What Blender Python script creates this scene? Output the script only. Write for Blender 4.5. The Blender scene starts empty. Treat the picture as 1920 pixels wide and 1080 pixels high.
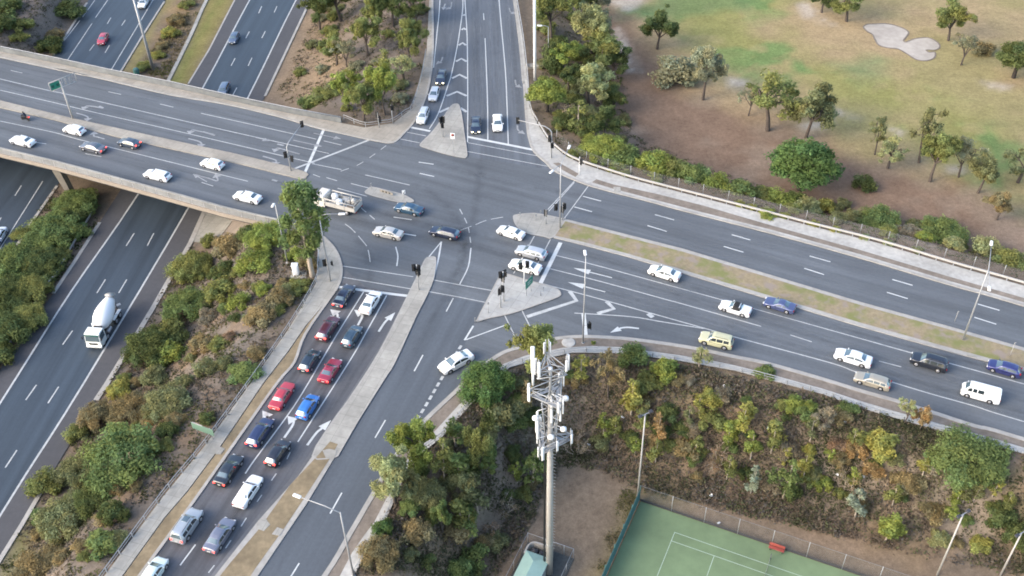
import bpy, bmesh, math, random
import numpy as np
from mathutils import Vector, Matrix

random.seed(7)
rng = np.random.default_rng(7)
S = bpy.context.scene
COL = S.collection
PI = math.pi

# ------------------------------------------------------------------ camera
F, PITCH, ROLL, CH = 1960.48, 0.718842, -0.027022, 101.005
_cp, _sp = math.cos(PITCH), math.sin(PITCH)
_c, _s = math.cos(ROLL), math.sin(ROLL)
FW = np.array([0, _cp, -_sp]); _up = np.array([0, _sp, _cp]); _rt = np.array([1.0, 0, 0])
RT = _c * _rt + _s * _up
UP = -_s * _rt + _c * _up
cam = bpy.data.cameras.new("camera")
camo = bpy.data.objects.new("camera", cam); COL.objects.link(camo)
cam.sensor_width = 36; cam.lens = F / 1920 * 36
cam.clip_start = 1; cam.clip_end = 6000
m = Matrix.Identity(4)
for i in range(3):
    m[i][0] = RT[i]; m[i][1] = UP[i]; m[i][2] = -FW[i]
m[2][3] = CH
camo.matrix_world = m
S.camera = camo

def ray(px, py):
    return FW * F + RT * (px - 960) - UP * (py - 540)

def W(px, py, z=0.0):
    """a surveyed point of the photograph -> its place on the level z"""
    d = ray(px, py); t = (z - CH) / d[2]
    return np.array([d[0] * t, d[1] * t])

def WL(pts, z=0.0):
    return [W(x, y, z) for x, y in pts]

def height_over(bx, by, bz, tx, ty):
    d = ray(tx, ty); t = (bx * d[0] + by * d[1]) / (d[0] ** 2 + d[1] ** 2)
    return CH + d[2] * t - bz

def scale_at(x, y, z):
    return F / float(np.dot(np.array([x, y, z - CH]), FW))

# ------------------------------------------------------------------ terrain
ZF, ZC, ZG = -7.8, -8.8, -4.0
_P = []
def plateau(pts, z, top=None):
    _P.append((np.array(WL(pts, z)), z if top is None else top))

plateau([(640,222),(683,237),(737,230),(773,203),(988,150),(993,202),(1007,232),(1030,267),(1055,290),(1083,305),(1133,322),(1200,342),
  (1320,373),(1513,423),(1647,457),(1780,497),(1920,537),(2500,712),(2500,1020),(1918,850),(1762,807),(1673,782),(1607,762),(1540,738),
  (1380,695),(1280,677),(1163,662),(1073,661),(990,680),(953,690),(880,760),(827,820),(767,870),(722,974),(663,1077),(560,1250),(80,1240),
  (197,1080),(313,923),(393,817),(470,720),(540,620),(592,533),(599,488),(592,453),(590,440),(560,427),(545,428)], 0, -0.15)
plateau([(773,203),(800,97),(805,0),(808,-160),(950,-160),(968,0),(980,72),(988,150)], 0, -0.15)
plateau([(-190,55),(-190,244),(-1400,-20),(-1400,-180)], 0, -0.15)
plateau([(255,-160),(163,5),(100,103),(-156,500),(-520,1060),(-560,1230),(-110,1230),(0,1047),(60,950),(180,750),(200,720),(287,577),(357,455),(383,397),
  (497,180),(548,72),(582,0),(676,-160)], ZF, ZF - 0.12)
plateau([(1180,915),(1760,1045),(2300,1200),(2300,1600),(880,1600),(930,1080),(985,1000),(1050,900),(1120,880)], ZC, ZC - 0.06)
plateau([(1190,-160),(1150,60),(1190,200),(1330,300),(1500,370),(1750,420),(1950,480),(2500,640),(2500,-160)], ZG, ZG)
plateau([(-500,-200),(130,-200),(60,15),(-50,60),(-500,160)], -3.0, -3.0)

def seg_dist(P, poly):
    d = np.full(len(P), 1e9); inside = np.zeros(len(P), bool)
    n = len(poly)
    for i in range(n):
        a = poly[i]; b = poly[(i + 1) % n]
        ab = b - a
        t = np.clip(((P - a) @ ab) / (ab @ ab), 0, 1)
        q = a + t[:, None] * ab
        d = np.minimum(d, np.hypot(P[:, 0] - q[:, 0], P[:, 1] - q[:, 1]))
        c = ((a[1] > P[:, 1]) != (b[1] > P[:, 1]))
        with np.errstate(divide='ignore', invalid='ignore'):
            xi = (b[0] - a[0]) * (P[:, 1] - a[1]) / (b[1] - a[1]) + a[0]
        inside ^= c & (P[:, 0] < xi)
    return d, inside

def hfun(P):
    P = np.atleast_2d(P).astype(float)
    num = np.zeros(len(P)); den = np.zeros(len(P)); out = np.full(len(P), np.nan)
    for poly, z in _P:
        d, ins = seg_dist(P, poly)
        out[ins & np.isnan(out)] = z
        w = 1.0 / (d ** 2.4 + 1e-3)
        num += w * z; den += w
    h = num / den
    return np.where(np.isnan(out), h, out)

def WT(px, py):
    """where the line of sight through a surveyed point meets the terrain"""
    zs = np.linspace(1.0, -11.0, 60)
    d = ray(px, py); t = (zs - CH) / d[2]
    P = np.stack([d[0] * t, d[1] * t], 1)
    h = hfun(P)
    f = zs - h
    k = np.argmax(f <= 0)
    if f[k] > 0: k = len(zs) - 1
    if k == 0: k = 1
    a = f[k - 1] / (f[k - 1] - f[k] + 1e-9)
    p = P[k - 1] * (1 - a) + P[k] * a
    return np.array([p[0], p[1], h[k - 1] * (1 - a) + h[k] * a])

def H1(x, y):
    return float(hfun(np.array([[x, y]]))[0])

def vnoise(P, scale, seed=0):
    r = np.random.default_rng(1000 + seed)
    T = r.random((64, 64))
    q = P / scale
    i = np.floor(q).astype(int); f = q - i; f = f * f * (3 - 2 * f)
    g = lambda a, b: T[a % 64, b % 64]
    return ((g(i[:, 0], i[:, 1]) * (1 - f[:, 0]) + g(i[:, 0] + 1, i[:, 1]) * f[:, 0]) * (1 - f[:, 1])
            + (g(i[:, 0], i[:, 1] + 1) * (1 - f[:, 0]) + g(i[:, 0] + 1, i[:, 1] + 1) * f[:, 0]) * f[:, 1])

def fbm(P, scale, seed=0, oct=3):
    v = 0; a = 1; tot = 0
    for k in range(oct):
        v = v + a * vnoise(P, scale / 2 ** k, seed + k); tot += a; a *= .55
    return v / tot

# ------------------------------------------------------------------ object helpers
def tag(o, label, cat, group=None):
    o['label'] = label; o['category'] = cat
    if group: o['group'] = group
    return o

def link(name, me, parent=None, loc=(0, 0, 0), rot=(0, 0, 0), scale=(1, 1, 1), color=None):
    o = bpy.data.objects.new(name, me); COL.objects.link(o)
    o.location = loc; o.rotation_euler = rot; o.scale = scale
    if parent is not None: o.parent = parent
    if color is not None: o.color = (*color, 1)
    return o

def thing(name, label, cat, loc, rz=0, group=None):
    o = bpy.data.objects.new(name, None); COL.objects.link(o)
    o.location = loc; o.rotation_euler = (0, 0, rz); o.empty_display_size = .5
    return tag(o, label, cat, group)

def struct(name, me, kind='structure'):
    o = link(name, me); o['kind'] = kind
    return o

class MB:
    """collects shapes for ONE mesh"""
    def __init__(s): s.v = []; s.f = []; s.m = []; s.sm = []
    def add(s, vs, fs, mi=0, smooth=False):
        b = len(s.v)
        s.v.extend([tuple(map(float, v)) for v in vs])
        for f in fs:
            s.f.append([b + i for i in f]); s.m.append(mi); s.sm.append(smooth)
        return s
    def box(s, c, d, mi=0, rz=0, M=None):
        x, y, z = d[0] / 2, d[1] / 2, d[2] / 2
        vs = [Vector((a * x, b * y, e * z)) for e in (-1, 1) for b in (-1, 1) for a in (-1, 1)]
        R = M if M is not None else Matrix.Rotation(rz, 3, 'Z')
        vs = [R @ v + Vector(c) for v in vs]
        return s.add(vs, [(0, 2, 3, 1), (4, 5, 7, 6), (0, 1, 5, 4), (2, 6, 7, 3), (0, 4, 6, 2), (1, 3, 7, 5)], mi)
    def rbox(s, c, d, r=.03, mi=0, M=None):
        bm = bmesh.new(); bmesh.ops.create_cube(bm, size=1)
        bmesh.ops.scale(bm, vec=d, verts=bm.verts)
        bmesh.ops.bevel(bm, geom=bm.edges[:], offset=min(r, min(d) * .45), segments=2, affect='EDGES', profile=.6)
        bm.verts.index_update()
        R = M if M is not None else Matrix.Identity(3)
        s.add([R @ v.co + Vector(c) for v in bm.verts], [[v.index for v in f.verts] for f in bm.faces], mi, True)
        bm.free(); return s
    def tube(s, pts, rad, n=8, mi=0, caps=True):
        pts = [Vector(p) for p in pts]
        if not hasattr(rad, '__len__'): rad = [rad] * len(pts)
        vs = []; fs = []
        pr = None
        for i, p in enumerate(pts):
            d = (pts[min(i + 1, len(pts) - 1)] - pts[max(i - 1, 0)]).normalized()
            a = d.orthogonal().normalized() if pr is None else (pr - d * pr.dot(d)).normalized()
            pr = a; b = d.cross(a)
            for k in range(n):
                t = 2 * PI * k / n
                vs.append(p + (a * math.cos(t) + b * math.sin(t)) * rad[i])
        for i in range(len(pts) - 1):
            for k in range(n):
                fs.append((i * n + k, i * n + (k + 1) % n, (i + 1) * n + (k + 1) % n, (i + 1) * n + k))
        if caps:
            fs.append(tuple(range(n - 1, -1, -1))); fs.append(tuple((len(pts) - 1) * n + k for k in range(n)))
        return s.add(vs, fs, mi, True)
    def lathe(s, prof, n=20, mi=0, M=None, c=(0, 0, 0)):
        """profile of (radius, height) about Z, then M and c"""
        R = M if M is not None else Matrix.Identity(3)
        vs = []; fs = []
        for r, z in prof:
            for k in range(n):
                t = 2 * PI * k / n
                vs.append(R @ Vector((r * math.cos(t), r * math.sin(t), z)) + Vector(c))
        for i in range(len(prof) - 1):
            for k in range(n):
                fs.append((i * n + k, i * n + (k + 1) % n, (i + 1) * n + (k + 1) % n, (i + 1) * n + k))
        fs.append(tuple(range(n - 1, -1, -1))); fs.append(tuple((len(prof) - 1) * n + k for k in range(n)))
        return s.add(vs, fs, mi, True)
    def prism(s, poly, z0, z1, mi=0):
        poly = [tuple(p[:2]) for p in poly]
        if sum(poly[i][0] * poly[(i + 1) % len(poly)][1] - poly[(i + 1) % len(poly)][0] * poly[i][1] for i in range(len(poly))) < 0:
            poly = poly[::-1]
        n = len(poly)
        vs = [(x, y, z0) for x, y in poly] + [(x, y, z1) for x, y in poly]
        fs = [tuple(range(n - 1, -1, -1)), tuple(range(n, 2 * n))] + [(i, (i + 1) % n, n + (i + 1) % n, n + i) for i in range(n)]
        return s.add(vs, fs, mi)
    def sheet(s, poly, z, mi=0):
        poly = [tuple(p[:2]) for p in poly]
        if sum(poly[i][0] * poly[(i + 1) % len(poly)][1] - poly[(i + 1) % len(poly)][0] * poly[i][1] for i in range(len(poly))) < 0:
            poly = poly[::-1]
        return s.add([(x, y, z) for x, y in poly], [tuple(range(len(poly)))], mi)
    def ribbon(s, pts, w, z0, z1=None, mi=0, closed=False):
        """flat strip (z0) or a solid bar (z0..z1) along a polyline"""
        P = [np.array(p[:2], float) for p in pts]
        n = len(P); L = []; R = []
        for i in range(n):
            a = P[i - 1] if (i > 0 or closed) else P[i]
            b = P[(i + 1) % n] if (i < n - 1 or closed) else P[i]
            d1 = P[i] - a; d2 = b - P[i]
            l1 = np.linalg.norm(d1); l2 = np.linalg.norm(d2)
            d = (d1 / l1 if l1 > 0 else 0) + (d2 / l2 if l2 > 0 else 0)
            d = d / np.linalg.norm(d)
            nrm = np.array([-d[1], d[0]])
            L.append(P[i] + nrm * w / 2); R.append(P[i] - nrm * w / 2)
        rng_ = range(n if closed else n - 1)
        if z1 is None:
            vs = [(*p, z0) for p in L] + [(*p, z0) for p in R]
            return s.add(vs, [(n + i, n + (i + 1) % n, (i + 1) % n, i) for i in rng_], mi)
        vs = [(*p, z0) for p in L] + [(*p, z0) for p in R] + [(*p, z1) for p in L] + [(*p, z1) for p in R]
        fs = []
        for i in rng_:
            j = (i + 1) % n
            fs += [(3 * n + i, 3 * n + j, 2 * n + j, 2 * n + i), (i, 2 * n + i, 2 * n + j, j)[::-1], (n + i, n + j, 3 * n + j, 3 * n + i)]
        if not closed:
            fs += [(0, n, 3 * n, 2 * n), (n - 1, 3 * n - 1, 4 * n - 1, 2 * n - 1)]
        return s.add(vs, fs, mi)
    def mesh(s, name, mats, tri=False):
        me = bpy.data.meshes.new(name)
        me.from_pydata(s.v, [], s.f)
        for mt in (mats if isinstance(mats, (list, tuple)) else [mats]): me.materials.append(mt)
        me.polygons.foreach_set('material_index', s.m)
        me.polygons.foreach_set('use_smooth', s.sm)
        big = any(len(f) > 4 for f in s.f)
        if big:
            bm = bmesh.new(); bm.from_mesh(me)
            bmesh.ops.triangulate(bm, faces=[f for f in bm.faces if len(f.verts) > 4])
            bm.to_mesh(me); bm.free()
        me.update()
        return me
    def build(s, name, mats, parent=None, **k):
        return link(name, s.mesh(name, mats), parent, **k)

def smooth(pts, k=4, closed=False):
    """Catmull-Rom through the points"""
    P = [np.array(p, float) for p in pts]; n = len(P); out = []
    for i in range(n if closed else n - 1):
        p0 = P[(i - 1) % n] if (closed or i > 0) else P[0] * 2 - P[1]
        p1 = P[i]; p2 = P[(i + 1) % n]
        p3 = P[(i + 2) % n] if (closed or i + 2 < n) else P[-1] * 2 - P[-2]
        for j in range(k):
            t = j / k
            out.append(.5 * ((2 * p1) + (-p0 + p2) * t + (2 * p0 - 5 * p1 + 4 * p2 - p3) * t * t + (-p0 + 3 * p1 - 3 * p2 + p3) * t ** 3))
    if not closed: out.append(P[-1])
    return out

def resample(pts, step):
    P = [np.array(p, float) for p in pts]
    out = [P[0]]; acc = 0.0
    for a, b in zip(P[:-1], P[1:]):
        L = np.linalg.norm(b - a); d = step - acc
        while d <= L:
            out.append(a + (b - a) * d / L); d += step
        acc = (acc + L) % step
    return out

def offset(pts, d):
    P = [np.array(p[:2], float) for p in pts]; out = []
    for i in range(len(P)):
        t = P[min(i + 1, len(P) - 1)] - P[max(i - 1, 0)]
        t = t / np.linalg.norm(t); out.append(P[i] + np.array([-t[1], t[0]]) * d)
    return out

# ------------------------------------------------------------------ materials
def mat(name, col=(.5, .5, .5), rough=.7, metal=0, var=0.0, scale=3.0, emit=None, spec=.5, coat=0.0, stretch=None, bump=0.0, var2=0.0, scale2=.25, joint=None):
    mt = bpy.data.materials.new(name); mt.use_nodes = True
    nt = mt.node_tree; N = nt.nodes; L = nt.links
    b = N['Principled BSDF']
    b.inputs['Base Color'].default_value = (*col, 1)
    b.inputs['Roughness'].default_value = rough
    b.inputs['Metallic'].default_value = metal
    b.inputs['Specular IOR Level'].default_value = spec
    b.inputs['Coat Weight'].default_value = coat
    if emit:
        b.inputs['Emission Color'].default_value = (*emit[0], 1); b.inputs['Emission Strength'].default_value = emit[1]
    if var or var2 or stretch:
        tc = N.new('ShaderNodeTexCoord'); src = tc.outputs['Object']
        fac = None
        def noise(sc, vec, det=6):
            n = N.new('ShaderNodeTexNoise'); n.inputs['Scale'].default_value = sc; n.inputs['Detail'].default_value = det
            n.inputs['Roughness'].default_value = .65
            L.new(vec, n.inputs['Vector']); return n.outputs['Fac']
        def ramp(f, amt):
            r = N.new('ShaderNodeMapRange'); r.inputs['From Min'].default_value = .3; r.inputs['From Max'].default_value = .7
            r.inputs['To Min'].default_value = 1 - amt; r.inputs['To Max'].default_value = 1 + amt
            L.new(f, r.inputs['Value']); return r.outputs['Result']
        outs = []
        if var: outs.append(ramp(noise(scale, src), var))
        if var2: outs.append(ramp(noise(scale2, src, 3), var2))
        if stretch:
            ang, amt, sx, sy = stretch
            mp = N.new('ShaderNodeMapping'); mp.inputs['Rotation'].default_value = (0, 0, -ang); mp.inputs['Scale'].default_value = (sx, sy, 1)
            L.new(src, mp.inputs['Vector'])
            # Mapping scales before it rotates: turn first with a second node
            mp2 = N.new('ShaderNodeMapping'); mp2.inputs['Scale'].default_value = (sx, sy, 1)
            mp.inputs['Scale'].default_value = (1, 1, 1)
            L.new(mp.outputs['Vector'], mp2.inputs['Vector'])
            outs.append(ramp(noise(1.0, mp2.outputs['Vector'], 4), amt))
        if joint is not None:
            mp = N.new('ShaderNodeMapping'); mp.inputs['Rotation'].default_value = (0, 0, -joint); L.new(src, mp.inputs['Vector'])
            bk_ = N.new('ShaderNodeTexBrick'); bk_.inputs['Scale'].default_value = 1.0; bk_.inputs['Brick Width'].default_value = 1.8; bk_.inputs['Row Height'].default_value = 1.8
            bk_.inputs['Mortar Size'].default_value = .03; bk_.inputs['Mortar Smooth'].default_value = .3; bk_.offset = 0
            bk_.inputs['Color1'].default_value = (1, 1, 1, 1); bk_.inputs['Color2'].default_value = (.9, .9, .9, 1); bk_.inputs['Mortar'].default_value = (.66, .66, .66, 1)
            L.new(mp.outputs['Vector'], bk_.inputs['Vector']); outs.append(bk_.outputs['Color'])
        f = outs[0]
        for o in outs[1:]:
            mm = N.new('ShaderNodeMath'); mm.operation = 'MULTIPLY'; L.new(f, mm.inputs[0]); L.new(o, mm.inputs[1]); f = mm.outputs[0]
        mx = N.new('ShaderNodeVectorMath'); mx.operation = 'SCALE'; mx.inputs[0].default_value = col
        L.new(f, mx.inputs['Scale']); L.new(mx.outputs['Vector'], b.inputs['Base Color'])
        if bump:
            bp = N.new('ShaderNodeBump'); bp.inputs['Strength'].default_value = bump; bp.inputs['Distance'].default_value = .02
            L.new(f, bp.inputs['Height']); L.new(bp.outputs['Normal'], b.inputs['Normal'])
    return mt

def mat_object_colour(name, rough=.3, metal=0.0, coat=.5, spec=.5):
    mt = bpy.data.materials.new(name); mt.use_nodes = True
    nt = mt.node_tree; b = nt.nodes['Principled BSDF']
    oi = nt.nodes.new('ShaderNodeObjectInfo')
    nt.links.new(oi.outputs['Color'], b.inputs['Base Color'])
    b.inputs['Roughness'].default_value = rough; b.inputs['Metallic'].default_value = metal
    b.inputs['Coat Weight'].default_value = coat; b.inputs['Coat Roughness'].default_value = .14; b.inputs['Coat IOR'].default_value = 1.95
    b.inputs['Specular IOR Level'].default_value = spec
    return mt

def mat_leaf(name, attr=True, obj=True, base=(.1, .12, .04), trans=.40):
    mt = bpy.data.materials.new(name); mt.use_nodes = True
    nt = mt.node_tree; N = nt.nodes; L = nt.links
    N.remove(N['Principled BSDF'])
    d = N.new('ShaderNodeBsdfDiffuse'); t = N.new('ShaderNodeBsdfTranslucent'); mx = N.new('ShaderNodeMixShader')
    mx.inputs[0].default_value = trans
    if attr:
        a = N.new('ShaderNodeAttribute'); a.attribute_name = 'tint'; c = a.outputs['Color']
        if obj:
            oi = N.new('ShaderNodeObjectInfo'); vm = N.new('ShaderNodeVectorMath'); vm.operation = 'MULTIPLY'
            L.new(oi.outputs['Color'], vm.inputs[0]); L.new(c, vm.inputs[1]); c = vm.outputs['Vector']
        L.new(c, d.inputs['Color']); L.new(c, t.inputs['Color'])
    L.new(d.outputs[0], mx.inputs[1]); L.new(t.outputs[0], mx.inputs[2])
    L.new(mx.outputs[0], N['Material Output'].inputs['Surface'])
    return mt

E_ANG = math.atan2(*( (W(1760, 600) - W(1100, 420))[::-1] ))
N_ANG = math.atan2(*( (W(900, 40) - W(906, 250))[::-1] ))
S_ANG = math.atan2(*( (W(690, 617) - W(560, 828))[::-1] ))
FW_ANG = math.atan2(*( (W(468, 0, ZF) - W(133, 547, ZF))[::-1] ))

M = {}
M['asphalt'] = mat('asphalt', (.101, .112, .123), .82, var=.09, scale=2.2, var2=.12, scale2=.06, stretch=(E_ANG, .22, .022, .5))
M['asphalt_n'] = mat('asphalt_ramp', (.099, .111, .126), .8, var=.09, scale=2.2, var2=.08, scale2=.06, stretch=(N_ANG, .24, .015, .6))
M['asphalt_s'] = mat('asphalt_approach', (.118, .120, .126), .82, var=.09, scale=2.2, var2=.10, scale2=.06, stretch=(S_ANG, .2, .02, .6))
M['asphalt_q'] = mat('asphalt_queue_lanes', (.084, .087, .095), .8, var=.1, scale=2.2, var2=.12, scale2=.08, stretch=(S_ANG, .3, .03, .75))
M['asphalt_d'] = mat('asphalt_departure', (.079, .092, .107), .8, var=.09, scale=2.2, var2=.08, scale2=.06, stretch=(S_ANG, .16, .02, .6))
M['asphalt_fw'] = mat('asphalt_freeway', (.038, .052, .067), .52, var=.08, scale=2.2, var2=.08, scale2=.05, stretch=(FW_ANG, .24, .012, .7))
M['shoulder'] = mat('asphalt_shoulder', (.066, .066, .070), .8, var=.1, scale=2.0, var2=.12, scale2=.08)
M['island'] = mat('pale_concrete', (.375, .37, .345), .85, var=.1, scale=1.5, var2=.16, scale2=.2, joint=E_ANG)
M['concrete'] = mat('concrete', (.325, .312, .275), .85, var=.12, scale=1.5, var2=.18, scale2=.2, bump=.2, joint=S_ANG)
M['concrete_warm'] = mat('concrete_beige', (.325, .295, .245), .85, var=.12, scale=1.2, var2=.17, scale2=.16, joint=E_ANG)
M['gravelpath'] = mat('gravel_path', (.385, .375, .345), .9, var=.16, scale=1.6, var2=.14, scale2=.2)
M['kerb'] = mat('kerb_concrete', (.33, .315, .285), .85, var=.14, scale=1.2, var2=.14, scale2=.2)
M['fascia'] = mat('peach_concrete', (.29, .25, .205), .8, var=.1, scale=1.0)
M['parapet'] = mat('parapet_concrete', (.215, .222, .225), .85, var=.12, scale=1.2, var2=.16, scale2=.2)
M['wallgrey'] = mat('weathered_wall', (.15, .16, .162), .9, var=.16, scale=1.0, var2=.2, scale2=.2)
M['paving'] = mat('slope_paving', (.24, .20, .165), .9, var=.12, scale=.9, var2=.1, scale2=.2)
M['line'] = mat('road_paint', (.41, .42, .41), .6, var=.22, scale=1.8, var2=.1, scale2=.3)
M['line_worn'] = mat('worn_road_paint', (.27, .28, .285), .7, var=.25, scale=1.8)
M['line_bright'] = mat('fresh_road_paint', (.53, .545, .53), .55, var=.12, scale=1.5)  # a brighter white paint than the other lines
M['verge_dry'] = mat('verge_dry_grass', (.225, .175, .105), .95, var=.22, scale=1.4, var2=.26, scale2=.22)
M['verge'] = mat('verge_dirt', (.185, .155, .125), .95, var=.22, scale=1.4, var2=.2, scale2=.25)
M['sand'] = mat('bunker_sand', (.385, .345, .295), .95, var=.12, scale=.8, var2=.16, scale2=.14)
M['gravel'] = mat('dark_gravel', (.075, .078, .072), .95, var=.25, scale=3)
M['court'] = mat('court_green', (.142, .20, .103), .85, var=.09, scale=.7, var2=.14, scale2=.12)
M['courtline'] = mat('court_line', (.45, .55, .46), .8)
M['galv'] = mat('galvanised_steel', (.36, .37, .375), .5, .35, var=.08, scale=1.5)
M['white'] = mat('white_metal', (.78, .79, .78), .4, 0)
M['offwhite'] = mat('offwhite_metal', (.40, .39, .365), .5, 0, var=.06, scale=1.0)
M['black'] = mat('black_plastic', (.012, .013, .014), .5)
M['darkgrey'] = mat('dark_grey', (.05, .05, .055), .6)
M['greenpale'] = mat('pale_sign_green', (.12, .21, .155), .6)
M['green'] = mat('sign_green', (.02, .20, .13), .5, var=.05)
M['greendk'] = mat('sign_dark_green', (.008, .085, .06), .5)
M['teal'] = mat('teal_screen', (.055, .145, .135), .8, var=.1, scale=.8)
M['red'] = mat('red_paint', (.27, .06, .045), .6)
M['tyre'] = mat('tyre_rubber', (.016, .016, .017), .85)
M['rim'] = mat('alloy_rim', (.42, .42, .43), .35, .5)
M['glass'] = mat('car_glass', (.15, .205, .225), .09, .55, spec=.9, coat=.6)
M['glass_dark'] = mat('tinted_glass', (.028, .040, .046), .08, .1, spec=.9, coat=.6)
M['plate'] = mat('number_plate', (.6, .6, .55), .5)
M['head'] = mat('headlamp', (.65, .66, .66), .15, .1)
M['head_on'] = mat('headlamp_lit', (.9, .85, .6), .2, emit=((1, .86, .5), 2.6))
M['tail'] = mat('tail_lamp', (.30, .012, .015), .2)
M['tail_on'] = mat('tail_lamp_lit', (.5, .02, .02), .2, emit=((1, .06, .04), 1.9))
M['paint'] = mat_object_colour('car_paint', .32, 0.0, .6)
M['paint_met'] = mat_object_colour('car_paint_metallic', .34, .35, .6)
M['bark'] = mat('bark', (.085, .068, .056), .9, var=.25, scale=2.0)
M['bark_pale'] = mat('pale_bark', (.34, .29, .23), .9, var=.2, scale=1.2)
M['bark_dark'] = mat('dark_bark', (.035, .028, .024), .9, var=.25, scale=2.0)
M['leaf'] = mat_leaf('foliage')
M['ug'] = mat_leaf('undergrowth_leaves', obj=False)
M['wire'] = mat('fence_wire', (.23, .235, .235), .5, .3)
M['bronze'] = mat('pole_concrete', (.39, .375, .345), .75, var=.1, scale=.7)
M['roofgreen'] = mat('pale_green_roof', (.27, .40, .345), .6, var=.08, scale=.8)
M['skin'] = mat('skin', (.35, .2, .14), .6)
M['jacket'] = mat('dark_jacket', (.012, .016, .03), .7)
M['softtop'] = mat('black_soft_top', (.012, .012, .013), .8)

def mat_stain(name, col, amt, scale):
    """darkened wheel tracks and oil drips: fade to nothing at the strip's edges"""
    mt = bpy.data.materials.new(name); mt.use_nodes = True
    nt = mt.node_tree; N = nt.nodes; L = nt.links; b = N['Principled BSDF']
    b.inputs['Base Color'].default_value = (*col, 1); b.inputs['Roughness'].default_value = .7
    t = N.new('ShaderNodeBsdfTransparent'); mx = N.new('ShaderNodeMixShader')
    a = N.new('ShaderNodeAttribute'); a.attribute_name = 'tint'
    tc = N.new('ShaderNodeTexCoord'); n = N.new('ShaderNodeTexNoise'); n.inputs['Scale'].default_value = scale; n.inputs['Detail'].default_value = 5
    L.new(tc.outputs['Object'], n.inputs['Vector'])
    r = N.new('ShaderNodeMapRange'); r.inputs['From Min'].default_value = .3; r.inputs['From Max'].default_value = .7; r.inputs['To Min'].default_value = 0; r.inputs['To Max'].default_value = amt
    L.new(n.outputs['Fac'], r.inputs['Value'])
    mu = N.new('ShaderNodeMath'); mu.operation = 'MULTIPLY'; L.new(r.outputs[0], mu.inputs[0]); L.new(a.outputs['Fac'], mu.inputs[1])
    L.new(mu.outputs[0], mx.inputs[0]); L.new(t.outputs[0], mx.inputs[1]); L.new(b.outputs[0], mx.inputs[2])
    L.new(mx.outputs[0], N['Material Output'].inputs['Surface']); return mt
M['stain'] = mat_stain('tyre_wear', (.048, .05, .054), .22, .6)
M['polish'] = mat_stain('polished_wheel_track', (.185, .198, .213), .34, .35)
# ------------------------------------------------------------------ ground sheet
def axis(lo, hi, step, far):
    a = list(np.arange(lo, hi + .01, step))
    d = step * 2
    left = []; x = lo
    while x > -far: x -= d; left.append(x); d *= 1.6
    d = step * 2; right = []; x = a[-1]
    while x < far: x += d; right.append(x); d *= 1.6
    return np.array(left[::-1] + a + right)
gx = axis(-135, 135, 1.0, 2500); gy = axis(50, 262, 1.0, 3500)
GX, GY = np.meshgrid(gx, gy)
GP = np.stack([GX.ravel(), GY.ravel()], 1)
GH = hfun(GP)
def zone(pts, soft, z=None):
    poly = np.array([W(x, y, z) if z is not None else WT(x, y)[:2] for x, y in pts])
    d, ins = seg_dist(GP, poly)
    sd = np.where(ins, d, -d) + (fbm(GP, 6, 40) - .5) * soft * 1.6
    t = np.clip(sd / soft * .5 + .5, 0, 1)
    return t * t * (3 - 2 * t)
C = np.tile(np.array([.135, .112, .09]), (len(GP), 1))
def paint(mask, col):
    global C
    C = C * (1 - mask[:, None]) + np.array(col)[None] * mask[:, None]
n1 = fbm(GP, 9, 1, 4); n2 = fbm(GP, 22, 5, 4); n3 = fbm(GP, 4, 9, 3)
st = lambda v, a, b: np.clip((v - a) / (b - a), 0, 1)
# golf course
golf = zone([(1150,-140),(1140,60),(1150,110),(1185,200),(1190,290),(1330,345),(1500,395),(1750,450),(1950,520),(2500,660),(2500,-140)], 5, ZG)
paint(golf, (.27, .215, .135))
paint(golf * st(n2, .45, .62) * .8, (.215, .20, .10))
dirt = zone([(1130,20),(1180,22),(1205,70),(1240,135),(1330,190),(1450,232),(1570,272),(1720,322),(1950,398),(2400,520),(2400,700),(1500,440),(1170,330),(1080,230)], 4.5, ZG)
paint(dirt, (.162, .117, .090))
paint(dirt * st(n1, .5, .68) * .5, (.215, .18, .15))
fair = zone([(1200,12),(1330,-40),(1470,-40),(1430,40),(1520,95),(1640,125),(1780,185),(1900,262),(2100,330),(2100,440),(1850,330),(1700,240),(1560,200),(1450,160),(1340,112),(1250,55)], 8, ZG)
paint(fair * (.6 + .4 * st(n2, .38, .55)), (.205, .205, .082))
paint(fair * st(n1, .53, .64) * .85, (.11, .185, .07))
paint(fair * st(1 - n3, .52, .7) * .55, (.26, .22, .12))
fa2 = zone([(1195,15),(1290,-30),(1440,-30),(1400,14),(1300,30),(1225,45)], 3, ZG); paint(fa2 * .7, (.10, .165, .075))
fa3 = zone([(1560,120),(1640,115),(1655,140),(1610,160)], 4, ZG); paint(fa3 * .8, (.10, .17, .085))
for pl in ([(1145,58),(1160,52),(1192,108),(1199,132),(1180,134),(1166,104)], [(1140,2),(1240,-20),(1205,8),(1180,20),(1150,16)], [(1365,146),(1398,152),(1392,172),(1372,168)],
           [(1495,8),(1512,5),(1560,38),(1575,52),(1540,46),(1505,32)], [(1830,150),(1900,160),(1895,172),(1850,168)], [(1160,88),(1172,86),(1176,104),(1162,106)],
           [(1560,202),(1620,218),(1612,226),(1570,214)], [(1660,238),(1690,248),(1684,254)], [(1775,314),(1815,314),(1810,323),(1780,322)], [(1500,236),(1556,222),(1556,232),(1520,248)]):
    paint(zone(pl, 1.2, ZG) * (.25 + .55 * st(n3, .42, .58)), (.36, .33, .30))
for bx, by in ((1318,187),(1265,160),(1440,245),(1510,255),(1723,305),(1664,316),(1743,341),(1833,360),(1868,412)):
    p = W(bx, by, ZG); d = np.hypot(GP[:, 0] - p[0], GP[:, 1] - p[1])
    paint(np.clip(1 - d / 4.5, 0, 1) * .5, (.19, .17, .15))
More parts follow.
